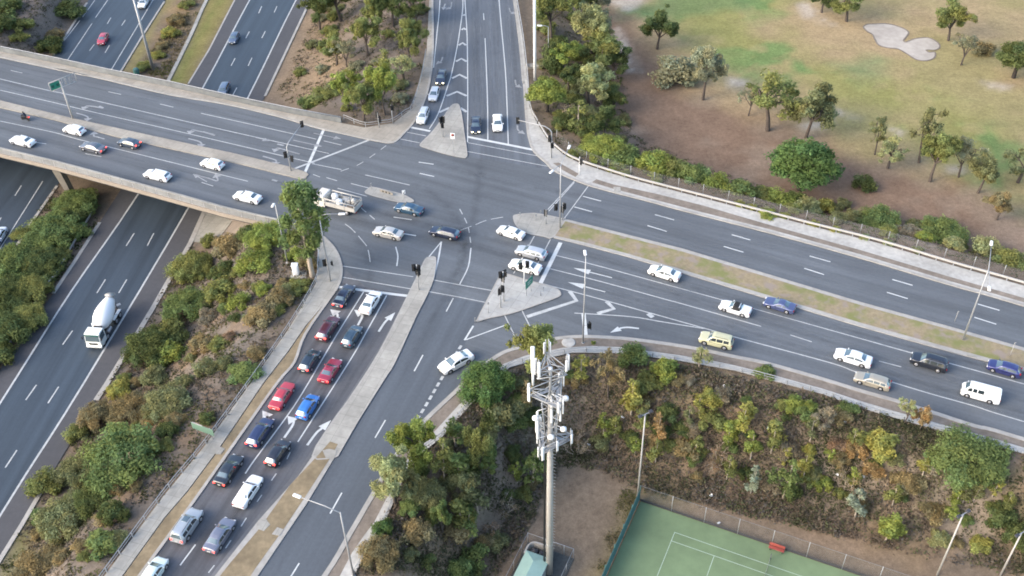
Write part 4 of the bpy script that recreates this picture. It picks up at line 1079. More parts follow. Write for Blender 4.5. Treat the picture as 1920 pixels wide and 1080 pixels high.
# corner cabinet and pad
pad = at(556, 515, None)
o = thing('service_cabinet', 'white rounded service cabinet on a concrete pad beside the grey lamp', 'cabinet', tuple(pad))
MB().rbox((0, 0, 1.0), (.95, .8, 1.9), .22).build('body', M['white'], o)
MB().rbox((0, -.02, 1.98), (1.0, .85, .12), .05).build('lid', M['white'], o)
MB().rbox((.35, -.1, .02), (2.4, 1.8, .18), .05).build('base_slab', M['concrete'], o)
b = at(257, 139, ZF); o = thing('drum', 'small teal drum behind the bridge parapet at the median shrubs', 'drum', tuple(b))
MB().lathe([(.55, 0), (.6, .1), (.6, 1.1), (.5, 1.3), (.1, 1.4)], 16).build('body', M['teal'], o)
MB().lathe([(.63, .55), (.63, .65)], 16).build('hoop', M['green'], o)
b = at(1003, 126, 0); o = thing('concrete_block', 'beige concrete block beside the foot of the thick white mast', 'block', (float(WT(1003,126)[0]), float(WT(1003,126)[1]), float(WT(1003,126)[2])), .1)
MB().rbox((0, 0, .25), (3.4, 1.3, .6), .06).build('slab', M['concrete_warm'], o)
for x in (-1.2, 1.2): MB().box((x, 0, -.15), (.3, 1.0, .5)).build('foot', M['concrete'], o)

# ------------------------------------------------------------------ telecom mast and compound
b = at(1030, 1074, ZC)
o = thing('telecom_mast', 'tall pale concrete telecom mast crowned with tiers of white panel antennas', 'mast', tuple(b))
hh = lambda y, x=1037: height_over(b[0], b[1], b[2], x, y)
HT = hh(690, 1040); z1, z2, z3 = hh(826), hh(742, 1038), hh(679, 1040)
MB().tube([(0, 0, -.1), (0, 0, HT * .5), (0, 0, z1), (0, 0, z2)], [.43, .38, .32, .27], 16).build('pole', M['bronze'], o)
MB().tube([(0, 0, z2), (0, 0, HT)], [.16, .12], 10).build('spine', M['galv'], o)
cb = MB()
for k, (x, y) in enumerate(((-.6, -.12), (-.67, -.02), (-.63, .1))): cb.tube([(x, y, .5), (x * .88, y, z1 - .5), (x * .55, y, z2)], .07, 6)
cb.build('cable_run', M['black'], o)
stp = MB()
for k in range(10, 60):
    z_ = k * .55
    if z_ < z1 - 1: stp.tube([(.3, -.2, z_), (.62, -.36, z_)], .02, 4)
stp.build('climbing_pegs', M['galv'], o)
for z_ in (6, 10, 14, 18, 22): 
    if z_ < z1: MB().lathe([(.455 - z_ * .004, 0), (.455 - z_ * .004, .12)], 14).build('band', M['galv'], o, loc=(0, 0, z_))
pan = MB().rbox((0, 0, 0), (.3, .16, 2.1), .07).mesh('antenna_panel', M['white'])
pan2 = MB().rbox((0, 0, 0), (.26, .14, 1.5), .06).mesh('antenna_panel', M['white'])
brk = MB().tube([(0, .16, -1.25), (0, .16, 1.25)], .05, 6).box((0, .1, .7), (.06, .2, .06)).box((0, .1, -.7), (.06, .2, .06)).mesh('antenna_bracket', M['galv'])
def tier(z_, r, a0, ids, up=0.0, big=False):
    cs = [(r * math.cos(a0 + k * 2 * PI / 3), r * math.sin(a0 + k * 2 * PI / 3)) for k in range(3)]
    t = MB()
    for dz in (0, .9):
        for k in range(3):
            t.tube([(*cs[k], z_ + dz), (*cs[(k + 1) % 3], z_ + dz)], .055, 6)
            t.tube([(*cs[k], z_ + dz), (0, 0, z_ + dz)], .05, 6)
    for k in range(3):
        t.tube([(*cs[k], z_), (0, 0, z_ - 1.5)], .05, 6)
        mx_ = ((cs[k][0] + cs[(k + 1) % 3][0]) / 2, (cs[k][1] + cs[(k + 1) % 3][1]) / 2)
        t.tube([(*mx_, z_), (0, 0, z_ + .9)], .04, 6); t.tube([(*cs[k], z_ + .9), (*mx_, z_)], .04, 6); t.tube([(*cs[(k + 1) % 3], z_ + .9), (*mx_, z_)], .04, 6)
    t.build('antenna_frame', M['galv'], o)
    for k in range(3):
        for f in ids:
            a = np.array(cs[k]); c = np.array(cs[(k + 1) % 3]); q = a + (c - a) * f
            d = c - a; out = np.array([d[1], -d[0]]); out /= np.linalg.norm(out)
            q = q + out * .25; ang = math.atan2(out[1], out[0]) + PI / 2
            pm = pan if (k + int(f * 10)) % 2 == 0 else pan2
            p_ = link('antenna_panel', pm, o, (q[0], q[1], z_ + .4 + up), (0, 0, ang))
            link('antenna_bracket', brk, p_, (0, 0, 0))
# deck plates under the two lower tiers
tier(z1, 2.25, -PI / 2 - .5, (0.03, .5, .97)); tier(z2, 2.15, -PI / 2 + .45, (.03, .97)); tier(z3 - 1.2, 1.75, -PI / 2 + 1.2, (.05, .95), up=1.1)
for z_, a0 in ((z1 - .06, -PI / 2 - .5), (z2 - .06, -PI / 2 + .45)):
    pl = MB()
    cs = [(1.9 * math.cos(a0 + k * 2 * PI / 3), 1.9 * math.sin(a0 + k * 2 * PI / 3)) for k in range(3)]
    for k in range(3):
        a = np.array(cs[k]); c = np.array(cs[(k + 1) % 3])
        pl.add([(*(a), z_), (*(c), z_), (*(c * .62), z_), (*(a * .62), z_)], [(0, 1, 2, 3)])
    pl.build('catwalk', M['galv'], o)
wp = MB().rbox((0, 0, 0), (.42, .22, 3.6), .1).tube([(0, 0, -1.8), (0, 0, -3.6)], .12, 8)
q = W(1009, 690, CH * 0 + b[2] + hh(690, 1009)) - b[:2]
wp.build('tall_antenna', M['white'], o, loc=(-1.75, -.2, z3 + .6))
MB().tube([(-1.75, -.2, z3 - 1.2), (-.6, 0, z3 - .9), (0, 0, z3 - 1.3)], .06, 6).build('outrigger', M['galv'], o)
for x, y, z_, r in ((-1.55, -.8, (z1 + z2) / 2 + 1.0, .34), (1.5, -.9, z2 + .5, .32), (.05, -.75, z1 + 1.4, .36), (1.35, -.75, z1 + 2.6, .33), (.0, -.3, HT + .2, .22)):
    dsh = MB().lathe([(r, -.14), (r, .1), (r * .7, .2), (.02, .25)], 16, M=Matrix.Rotation(PI / 2, 3, 'X'))
    dsh.tube([(0, .1, 0), (-x * .5, .1 - y * .6, 0)], .04, 6); dsh.build('dish', M['white'], o, loc=(x, y, z_))
for x, y, za, zb in ((-1.35, -.55, z1 + .9, z1 + 5.2), (.1, -.7, z1 + 3.6, z2 + .2), (1.0, -.7, z1 + 3.8, z2 + .3)):
    MB().rbox((x, y, (za + zb) / 2), (.24, .16, (zb - za)), .07).tube([(x, y + .1, za), (0, 0, za)], .04, 6).tube([(x, y + .1, zb), (0, 0, zb)], .04, 6).build('antenna_panel', M['white'], o)
lat = MB()
for s in (-1, 1):
    for t in (-1, 1): lat.tube([(s * .42, t * .42, z1), (s * .95, t * .95, z2)], .05, 6)
for k in range(4):
    za = z1 + (z2 - z1) * k / 4; zb = z1 + (z2 - z1) * (k + 1) / 4; wa = .42 + .53 * k / 4; wb = .42 + .53 * (k + 1) / 4
    for s in (-1, 1): lat.tube([(-wa * s, -wa, za), (wb * s, -wb, zb)], .035, 5); lat.tube([(s * wa, -wa, za), (s * wb, wb, zb)], .035, 5)
lat.build('lattice', M['galv'], o)

cz = ZC
c_tl = W(990, 1018, cz); c_r = W(1075, 1048, cz)
ex = c_r - c_tl; LX = np.linalg.norm(ex); ex /= LX; ey = np.array([ex[1], -ex[0]])
K = lambda x, y: c_tl + ex * x + ey * y
struct('compound_gravel', MB().sheet([K(-.1, -.1), K(LX + .1, -.1), K(LX + .1, 14), K(-.1, 14)], cz + .03).mesh('compound_gravel', M['gravel']))
o = thing('compound_fence', 'grey wire fence boxing in the equipment shed at the foot of the mast', 'fence', (float(c_tl[0]), float(c_tl[1]), cz))
loop = [K(0, 14), K(0, 0), K(LX, 0), K(LX, 14)]
for a, c in zip(loop[:-1], loop[1:]):
    R = [a - c_tl, c - c_tl]; Q = resample(R, .16)
    wire_mesh(R, [0] * len(Q), 2.1, .16, .014).build('wire_mesh', M['wire'], o)
    for p in resample(R, 2.4): MB().tube([(0, 0, 0), (0, 0, 2.15)], .04, 6).build('post', M['galv'], o, loc=(p[0], p[1], 0))
    MB().tube([(*R[0], 2.1), (*R[1], 2.1)], .03, 6).build('top_rail', M['galv'], o)
# shed with hipped green roof
o = thing('equipment_shed', 'flat-walled equipment shed with a pale green hipped roof below the mast', 'shed', (float(K(.9, 2.6)[0]), float(K(.9, 2.6)[1]), cz), math.atan2(ex[1], ex[0]))
SWD, SL = 3.1, 9.0
MB().box((SWD / 2, -SL / 2, 1.25), (SWD - .3, SL - .3, 2.5)).build('wall', M['concrete'], o)
e = 2.45; rz = 3.1
MB().add([(0, 0, e), (SWD, 0, e), (SWD, -SL, e), (0, -SL, e), (SWD / 2, -1.5, rz), (SWD / 2, -SL + 1.5, rz), (0, 0, e - .15), (SWD, 0, e - .15), (SWD, -SL, e - .15), (0, -SL, e - .15)],
         [(0, 1, 4)[::-1], (1, 2, 5, 4)[::-1], (2, 3, 5)[::-1], (3, 0, 4, 5)[::-1], (6, 7, 1, 0), (7, 8, 2, 1), (8, 9, 3, 2), (9, 6, 0, 3), (6, 9, 8, 7)]).build('roof', M['roofgreen'], o)
MB().box((SWD - .1, -2.2, 1.1), (.1, .95, 2.1)).build('door', M['galv'], o)
# rounded pale bund wall in front of the shed holding plant
o = thing('equipment_bund', 'pale rounded bund wall holding dark air units at the end of the shed', 'bund', (float(K(.7, 2.4)[0]), float(K(.7, 2.4)[1]), cz), math.atan2(ex[1], ex[0]))
pts = [np.array(p) for p in ((0, -.3), (0, .7), (.25, 1.3), (.8, 1.6), (2.2, 1.6), (2.9, 1.6), (2.9, .2))]
MB().ribbon(smooth(pts, 4), .2, 0, 2.0).build('wall', M['kerb'], o)
for x in (.9, 1.9): MB().rbox((x, .75, .8), (.75, .6, 1.5), .05).lathe([(.25, 0), (.25, .06)], 12, c=(x, .75, 1.56)).build('air_unit', M['darkgrey'], o)
MB().box((1.4, .75, .15), (2.6, 1.5, .25)).build('floor', M['black'], o)
# ------------------------------------------------------------------ vehicles
def interp(pts, x):
    for (a, b), (c, d) in zip(pts[:-1], pts[1:]):
        if x <= c: return b + (d - b) * (x - a) / (c - a + 1e-9)
    return pts[-1][1]

CARS = {
 'sedan': dict(L=4.8, Wd=1.82, belt=.93, top=[(0,.52),(.04,.66),(.22,.78),(1.2,.95),(1.95,1.37),(2.4,1.44),(3.0,1.43),(3.4,1.35),(4.02,1.07),(4.66,1.02),(4.77,.86),(4.8,.5)], ws=(1.2,1.95), rw=(3.4,4.02), sw=(1.55,3.8), bp=(2.62,), wh=(.92,3.75), r=.33),
 'oldsedan': dict(L=4.75, Wd=1.78, belt=.92, top=[(0,.55),(.03,.78),(.12,.84),(1.3,.95),(1.85,1.36),(2.2,1.41),(3.1,1.40),(3.35,1.34),(3.75,1.02),(4.65,.98),(4.73,.88),(4.75,.5)], ws=(1.3,1.85), rw=(3.35,3.75), sw=(1.5,3.6), bp=(2.55,), wh=(.88,3.6), r=.32),
 'hatch': dict(L=4.15, Wd=1.74, belt=.94, top=[(0,.52),(.05,.7),(.22,.82),(.98,.98),(1.7,1.4),(2.15,1.47),(3.2,1.44),(3.62,1.34),(4.0,.98),(4.1,.88),(4.15,.45)], ws=(.98,1.7), rw=(3.62,4.0), sw=(1.3,3.6), bp=(2.4,), wh=(.82,3.32), r=.31),
 'wagon': dict(L=4.85, Wd=1.83, belt=.94, top=[(0,.52),(.04,.66),(.22,.78),(1.2,.95),(1.95,1.38),(2.4,1.46),(3.9,1.44),(4.3,1.36),(4.7,1.0),(4.8,.88),(4.85,.48)], ws=(1.2,1.95), rw=(4.3,4.7), sw=(1.55,4.25), bp=(2.6,3.5), wh=(.92,3.75), r=.33),
 'suv': dict(L=4.7, Wd=1.9, belt=1.12, top=[(0,.62),(.04,.88),(.25,1.03),(1.2,1.14),(1.8,1.68),(2.2,1.77),(4.05,1.75),(4.4,1.68),(4.6,1.14),(4.67,.9),(4.7,.52)], ws=(1.2,1.8), rw=(4.4,4.6), sw=(1.45,4.25), bp=(2.45,3.4), wh=(.9,3.7), r=.38),
 'van': dict(L=4.75, Wd=1.78, belt=1.18, top=[(0,.6),(.03,.98),(.15,1.14),(.32,1.2),(.85,1.84),(1.2,1.93),(4.4,1.94),(4.62,1.86),(4.7,1.25),(4.74,.9),(4.75,.5)], ws=(.32,.85), rw=(4.62,4.7), sw=(.62,2.7), bp=(1.25,1.85), wh=(.85,3.6), r=.33),
 'coupe': dict(L=4.45, Wd=1.8, belt=.9, top=[(0,.5),(.04,.62),(.22,.74),(1.4,.91),(2.1,1.28),(2.5,1.34),(2.95,1.31),(3.6,1.02),(4.35,.95),(4.43,.8),(4.45,.48)], ws=(1.4,2.1), rw=(2.95,3.6), sw=(1.75,3.3), bp=(2.7,), wh=(.88,3.5), r=.33),
 'convertible': dict(L=4.5, Wd=1.82, belt=.9, top=[(0,.5),(.04,.62),(.22,.74),(1.4,.92),(1.95,1.26),(2.0,1.30),(2.35,1.36),(2.85,1.33),(3.25,1.02),(4.4,.96),(4.48,.82),(4.5,.48)], ws=(1.4,1.95), rw=(2.95,3.2), sw=(1.7,3.0), bp=(2.4,), wh=(.88,3.55), r=.34),
}

def car_meshes(kind, met):
    D = CARS[kind]; L, Wd, T = D['L'], D['Wd'], D['top']; zb0 = .2 if kind != 'suv' else .28
    xs = sorted(set([round(x, 3) for x in np.linspace(0, L, 50)] + [p[0] for p in T] + [D['ws'][0], D['ws'][1], *D['rw'], *D['sw']]))
    def hw(x):
        w = Wd / 2
        if x < .7: w *= .80 + .20 * math.sin(min(1, x / .7) * PI / 2)
        if x > L - .6: w *= .86 + .14 * math.sin(min(1, (L - x) / .6) * PI / 2)
        return w
    def ring(x):
        zt = interp(T, x); bl = min(D['belt'] + .02 * (x / L), zt - .035); w = hw(x)
        zb = zb0 + (.12 if x < .05 or x > L - .05 else 0)
        for c in D['wh']:
            if abs(x - c) < D['r'] + .06: zb = max(zb, D['r'] + math.sqrt(max(0, (D['r'] + .06) ** 2 - (x - c) ** 2)))
        zb = min(zb, bl - .12)
        up = max(0.0, min(1.0, (zt - bl) / .42)); wt = w * (.93 - .19 * up)
        mid = zb + (bl - zb) * .55
        return [(w * .95, zb), (w * .995, zb + (bl - zb) * .25), (w, mid), (w * .985, bl - .05), (w * .955, bl), (wt, max(bl + .005, zt - .07 * up - .02)), (wt * .86, zt - .005), (wt * .45, zt + .012), (0, zt + .018)]
    RG = [ring(x) for x in xs]; n = len(RG[0])
    body = MB(); vs = []; fs = []
    for x, r in zip(xs, RG):
        full = [(L / 2 - x, y, z) for y, z in r] + [(L / 2 - x, -y, z) for y, z in r[-2::-1]]
        vs += full
    mN = 2 * n - 1
    for i in range(len(xs) - 1):
        for k in range(mN - 1): fs.append((i * mN + k, i * mN + k + 1, (i + 1) * mN + k + 1, (i + 1) * mN + k))
    fs.append(tuple(range(mN))[::-1]); fs.append(tuple((len(xs) - 1) * mN + k for k in range(mN)))
    body.add(vs, fs, 0, True)
    body.box((0, 0, .42), (L - .35, Wd - .36, .38), 1)  # added black floor box, blocks light inside the open shell
    body.rbox((L / 2 - .06, 0, zb0 + .13), (.14, Wd * .74, .16), .03, 1); body.rbox((-L / 2 + .05, 0, zb0 + .12), (.12, Wd * .74, .14), .03, 1)
    body.rbox((L / 2 - .03, 0, .58 if kind not in ('suv', 'van') else .78), (.08, Wd * .34, .12), .02, 1)
    for s in (-1, 1):
        body.rbox((L / 2 - D['ws'][0] - .3, s * (Wd / 2 + .08), D['belt'] + .05), (.12, .2, .14), .03, 0)
        body.box((L / 2 - (D['sw'][0] + D['sw'][1]) / 2, s * (Wd / 2 + .001), D['belt'] - .2), (D['sw'][1] - D['sw'][0], .012, .025), 1)
    out = {'body': body.mesh('body', [M['paint_met' if met else 'paint'], M['black']])}
    def topglass(a, b):
        mb = MB(); gx_ = np.linspace(a, b, 6); v = []
        for x in gx_:
            r = ring(x)
            row = [(y * .93, z) for y, z in r[5:]]
            full = [(L / 2 - x, y, z + .014) for y, z in row] + [(L / 2 - x, -y, z + .014) for y, z in row[-2::-1]]
            v += full
        c = len(full)
        f = [(i * c + k, i * c + k + 1, (i + 1) * c + k + 1, (i + 1) * c + k) for i in range(5) for k in range(c - 1)]
        return mb.add(v, f, 0, True)
    w0, w1 = D['ws']; out['windscreen'] = topglass(w0 + .04, w1 - .03).mesh('windscreen', M['glass'])
    w0, w1 = D['rw']; out['rear_window'] = topglass(w0 + (.04 if w1 - w0 > .3 else .01), w1 - (.06 if w1 - w0 > .3 else .01)).mesh('rear_window', M['glass'])
    def side(s):
        mb = MB(); cuts = [D['sw'][0]] + list(D['bp']) + [D['sw'][1]]
        for a, b in zip(cuts[:-1], cuts[1:]):
            v = []; gx_ = np.linspace(a + .05, b - .05, 7)
            for x in gx_:
                r = ring(x); (y4, z4), (y5, z5) = r[4], r[5]
                for t in (.10, .90): v.append((L / 2 - x, s * (y4 + (y5 - y4) * t + .014), z4 + (z5 - z4) * t))
            mb.add(v, [(2 * i, 2 * i + 1, 2 * i + 3, 2 * i + 2) if s < 0 else (2 * i, 2 * i + 2, 2 * i + 3, 2 * i + 1) for i in range(6)], 0, True)
        return mb.mesh('side_window', M['glass_dark'])
    out['side'] = [side(1), side(-1)]
    zl = .62 if kind not in ('suv', 'van') else .82
    out['headlight'] = MB().rbox((0, 0, 0), (.22, .36, .15), .05)
    zt_ = .78 if kind not in ('suv', 'van', 'wagon', 'hatch') else .9
    out['hl'] = [((L / 2 - .1, s * (hw(.1) - .2), zl), s) for s in (1, -1)]
    out['tl'] = [((-L / 2 + .06, s * (hw(L - .05) - .15), zt_), s) for s in (1, -1)]
    out['D'] = D
    if kind == 'convertible':
        st_ = topglass(1.97, 3.22); b2 = MB()
        v = []; gx_ = np.linspace(1.98, 3.1, 8)
        for x in gx_:
            r = ring(x); row = [r[4]] + r[5:]
            v += [(L / 2 - x, y + .012, z + .012) for y, z in row] + [(L / 2 - x, -y - .012, z + .012) for y, z in row[-2::-1]]
        c = 2 * len(row) - 1
        b2.add(v, [(i * c + k, i * c + k + 1, (i + 1) * c + k + 1, (i + 1) * c + k) for i in range(7) for k in range(c - 1)], 0, True)
        out['soft_top'] = b2.mesh('soft_top', M['softtop'])
    if kind == 'suv':
        rr = MB()
        for s in (-1, 1): rr.tube([(L / 2 - 2.1, s * .62, 1.80), (L / 2 - 2.3, s * .62, 1.86), (L / 2 - 3.8, s * .62, 1.85), (L / 2 - 4.0, s * .62, 1.78)], .03, 6)
        out['roof_rail'] = rr.mesh('roof_rail', M['darkgrey'])
    return out

TY, RM = {}, {}
def wheel_meshes(r):
    if r not in TY:
        TY[r] = MB().lathe([(r * .62, -.10), (r * .93, -.105), (r, -.07), (r, .07), (r * .93, .105), (r * .62, .10)], 20, M=Matrix.Rotation(PI / 2, 3, 'X')).mesh('tyre', M['tyre'])
        rm = MB().lathe([(r * .60, 0), (r * .58, .02), (r * .2, .035), (.02, .03)], 16, M=Matrix.Rotation(PI / 2, 3, 'X'))
        RM[r] = rm.mesh('rim', M['rim'])
    return TY[r], RM[r]
HL = {True: MB().rbox((0, 0, 0), (.22, .36, .15), .05).mesh('headlight', M['head_on']), False: MB().rbox((0, 0, 0), (.22, .36, .15), .05).mesh('headlight', M['head'])}
TL = {True: MB().rbox((0, 0, 0), (.16, .30, .17), .04).mesh('tail_light', M['tail_on']), False: MB().rbox((0, 0, 0), (.16, .30, .17), .04).mesh('tail_light', M['tail'])}
NP = MB().rbox((0, 0, 0), (.03, .40, .13), .01).mesh('number_plate', M['plate'])
_cm = {}
def car(kind, px, py, front, col, label, z=0, lights=False, brake=False, met=False, cat='car', group=None, s=1.0, zc=.65):
    """px, py: middle of the car in the survey photograph; front: a pixel direction"""
    key = (kind, met)
    if key not in _cm: _cm[key] = car_meshes(kind, met)
    P = _cm[key]; D = P['D']
    c = W(px, py, z + zc)
    a = W(px - front[0], py - front[1], z); b_ = W(px + front[0], py + front[1], z)
    ang = math.atan2(b_[1] - a[1], b_[0] - a[0])
    o = thing(kind if kind not in ('oldsedan',) else 'sedan', label, cat, (c[0], c[1], z + .012), ang, group)
    o.name = {'suv': 'four_wheel_drive', 'hatch': 'hatchback', 'oldsedan': 'sedan'}.get(kind, kind)
    o.scale = (s, s, s)
    link('body', P['body'], o, color=col); link('windscreen', P['windscreen'], o); link('rear_window', P['rear_window'], o)
    for m_ in P['side']: link('side_window', m_, o)
    for loc, sg in P['hl']: link('headlight', HL[lights], o, loc, (0, 0, sg * -.25))
    for loc, sg in P['tl']: link('tail_light', TL[brake], o, loc, (0, 0, sg * .15))
    link('number_plate', NP, o, (-D['L'] / 2 - .005, 0, .62 if kind not in ('suv', 'van') else .8)); link('number_plate', NP, o, (D['L'] / 2 + .005, 0, .4))
    r = D['r']; ty, rm = wheel_meshes(r)
    for x in D['wh']:
        for sg in (1, -1):
            w = link('wheel', ty, o, (D['L'] / 2 - x, sg * (D['Wd'] / 2 - .115), r))
            link('rim', rm, w, (0, sg * .095, 0), (0, 0, PI if sg > 0 else 0))
    for extra in ('soft_top', 'roof_rail'):
        if extra in P: link(extra, P[extra], o)
    return o

white = (.80, .81, .80); cream = (.62, .58, .52); silver = (.50, .52, .54); navy = (.018, .026, .055); blackc = (.012, .013, .016); grey = (.13, .14, .165)
red = (.42, .03, .045); maroon = (.10, .022, .038); blue = (.03, .16, .48); teal = (.03, .085, .145)
Wd_ = (-5, -1.2)
G1 = 'cars heading west over the bridge'
car('sedan', 42, 264, Wd_, white, 'white sedan on the bridge, nearest the parapet and the motorcycle', group=G1)
car('hatch', 139, 243, Wd_, white, 'white hatchback beside the beige median under the gantry sign', group=G1, brake=False)
car('sedan', 174, 276, Wd_, grey, 'dark grey sedan with red tail lights behind the white bridge sedan', group=G1, brake=True, met=True)
car('hatch', 242, 268, Wd_, (.05, .07, .10), 'dark blue-grey hatchback braking beside the beige median', group=G1, brake=True, met=True)
car('hatch', 398, 307, Wd_, white, 'white hatchback in the bridge lane closest to the beige median, nearing the mast arm', group=G1)
car('wagon', 295, 328, Wd_, white, 'white wagon at the middle of the bridge close to its parapet', group=G1)
car('sedan', 464, 369, Wd_, white, 'long white sedan entering the bridge beside the grey lamp and tall gum', group=G1)
G2 = 'cars crossing the intersection'
car('sedan', 767, 391, (-5, -1.2), teal, 'dark teal sedan passing below the little striped island', group=G2, met=True)
car('sedan', 728, 436, (-5, -1.1), cream, 'cream silver sedan in the intersection between two dashed lines', group=G2, met=True)
car('wagon', 834, 436, (-5, -1.2), navy, 'dark navy wagon passing the pointed tip of the concrete median', group=G2, brake=False, met=True)
car('sedan', 958, 435, (-5, -1.6), white, 'white sedan beside the paved median tip', group=G2, s=.94)
car('wagon', 996, 473, (-5, -1.3), silver, 'silver wagon over the crossing lines, between two white sedans', group=G2, met=True)
car('sedan', 985, 499, (-5, -1.3), white, 'large white sedan partly behind the white-poled signal of the slip island', group=G2, s=1.03)
G3 = 'cars driving west on the main road'
car('sedan', 1246, 511, (-5, -1.5), white, 'white sedan alone beside the kerb of the grass median', group=G3)
car('convertible', 1379, 577, (-5, -1.5), (.74, .75, .75), 'white convertible with a closed black soft top', group=G3)
car('coupe', 1462, 571, (-5, -1.5), (.08, .10, .21), 'dusky blue coupe next to the grass median, ahead of the marker posts', group=G3, met=True)
car('suv', 1343, 638, (-5, -1.2), (.52, .50, .31), 'pale yellow four wheel drive in the slip lane', group=G3, met=False, s=.98)
car('sedan', 1600, 670, (-5, -1.5), (.72, .74, .76), 'silvery white sedan with dark windows beside the gold-grey wagon', group=G3, s=1.02)
car('suv', 1742, 679, (-5, -1.5), (.02, .024, .034), 'black four wheel drive with roof rails behind the silvery white sedan', group=G3, met=True)
car('hatch', 1883, 690, (-5, -1.5), (.03, .036, .15), 'deep blue hatchback beside the white marker post in the grass', group=G3, met=True)
car('wagon', 1636, 713, (-5, -1.5), (.40, .36, .28), 'gold-grey wagon closest to the kerb by the bushland', group=G3, met=True, s=.95)
car('van', 1840, 735, (-5, -1.35), (.84, .85, .83), 'white delivery van with two small side windows', group=G3, cat='van', zc=.9)
G4 = 'cars waiting on the upper ramp'
Nd = (-2.2, 5)
car('sedan', 827, 144, (-1.0, 5), navy, 'dark blue sedan with lit headlights, last of the ramp cars beside the striped paint', group=G4, lights=True, met=True)
car('hatch', 814, 176, (-1.6, 5), (.62, .64, .66), 'silver white hatchback between two cars on the turning ramp', group=G4, met=True)
car('suv', 793, 218, (-2.0, 5), (.70, .73, .75), 'pale silver four wheel drive first at the ramp turn stop line', group=G4, met=True, s=.92)
car('sedan', 892, 234, (-.1, 5), navy, 'dark sedan with bright headlights waiting at the ramp stop line', group=G4, lights=True, met=True)
car('sedan', 933, 230, (.1, 5), white, 'white sedan waiting at the ramp stop line beside the dark one', group=G4)
G5 = 'cars queueing on the approach'
Sd = (3.2, -5)
for kind, x, y, col, lab, br_, mt_ in (
  ('sedan', 645, 554, navy, 'dark blue sedan first in the kerb lane at the approach stop line', True, True),
  ('wagon', 615, 615, maroon, 'maroon wagon second in the kerb lane with lit brake lights', True, True),
  ('hatch', 581, 676, (.02, .035, .055), 'blue-black hatchback behind the maroon wagon', True, True),
  ('oldsedan', 529, 742, red, 'bright red sedan in the kerb lane behind the blue-black hatchback', True, False),
  ('wagon', 488, 810, (.022, .035, .10), 'dark blue wagon in the kerb lane over a painted arrow', True, True),
  ('sedan', 429, 881, (.02, .026, .035), 'black-green sedan with one glowing tail light beside a concrete pit cover', True, True),
  ('suv', 351, 986, (.42, .45, .47), 'silver four wheel drive with a dark sunroof, last but one in the kerb lane', True, True),
  ('hatch', 287, 1074, (.66, .74, .70), 'pale mint hatchback cut off by the bottom edge of the picture', False, False),
  ('sedan', 695, 566, white, 'white sedan first in the middle lane at the approach stop line', False, False),
  ('hatch', 660, 630, (.04, .075, .11), 'slate blue hatchback behind the white sedan in the middle lane', False, True),
  ('coupe', 619, 694, (.36, .028, .06), 'crimson coupe with a grey rear window in the middle lane', True, True),
  ('hatch', 577, 762, blue, 'vivid blue hatchback in the middle lane behind the crimson coupe', False, False),
  ('hatch', 521, 849, (.018, .02, .03), 'black hatchback in the middle lane stopped on an arrow', True, True),
  ('oldsedan', 465, 921, white, 'boxy white sedan in the middle lane', False, False),
  ('sedan', 412, 1003, (.19, .20, .25), 'lavender grey sedan with both brake lights lit, last of the middle lane', True, True)):
    o = car(kind, x, y, Sd if y < 800 else (3.35, -5), col, lab, group=G5, brake=br_, met=mt_)
    if kind == 'suv': MB().rbox((.15, 0, 1.79), (.8, .75, .04), .015).build('sunroof', M['glass'], o)
car('sedan', 855, 678, (-5, 2.7), white, 'white sedan turning out of the slip lane beside thick white dashes', s=1.05)
G6 = 'cars on the freeway'
Fd = (-2.6, 5)
car('hatch', 193, 73, (-2.9, 5), (.45, .035, .06), 'red car driving alone on the far freeway carriageway', z=ZF, group=G6)
car('sedan', 269, 4, (-2.9, 5), white, 'white car at the top edge of the picture behind the thick freeway mast', z=ZF, group=G6)
car('hatch', 439, 71, (-2.5, 5), (.10, .14, .21), 'steel blue hatchback on the shoulder line of the freeway', z=ZF, group=G6, met=True)
car('wagon', 419, 168, (-2.5, 5), (.16, .21, .28), 'blue-grey wagon disappearing under the bridge parapet', z=ZF, group=G6, met=True)
car('sedan', -4, 444, (-3.0, 5), (.62, .68, .74), 'pale blue car cut off by the picture edge on the lower freeway', z=ZF, group=G6)

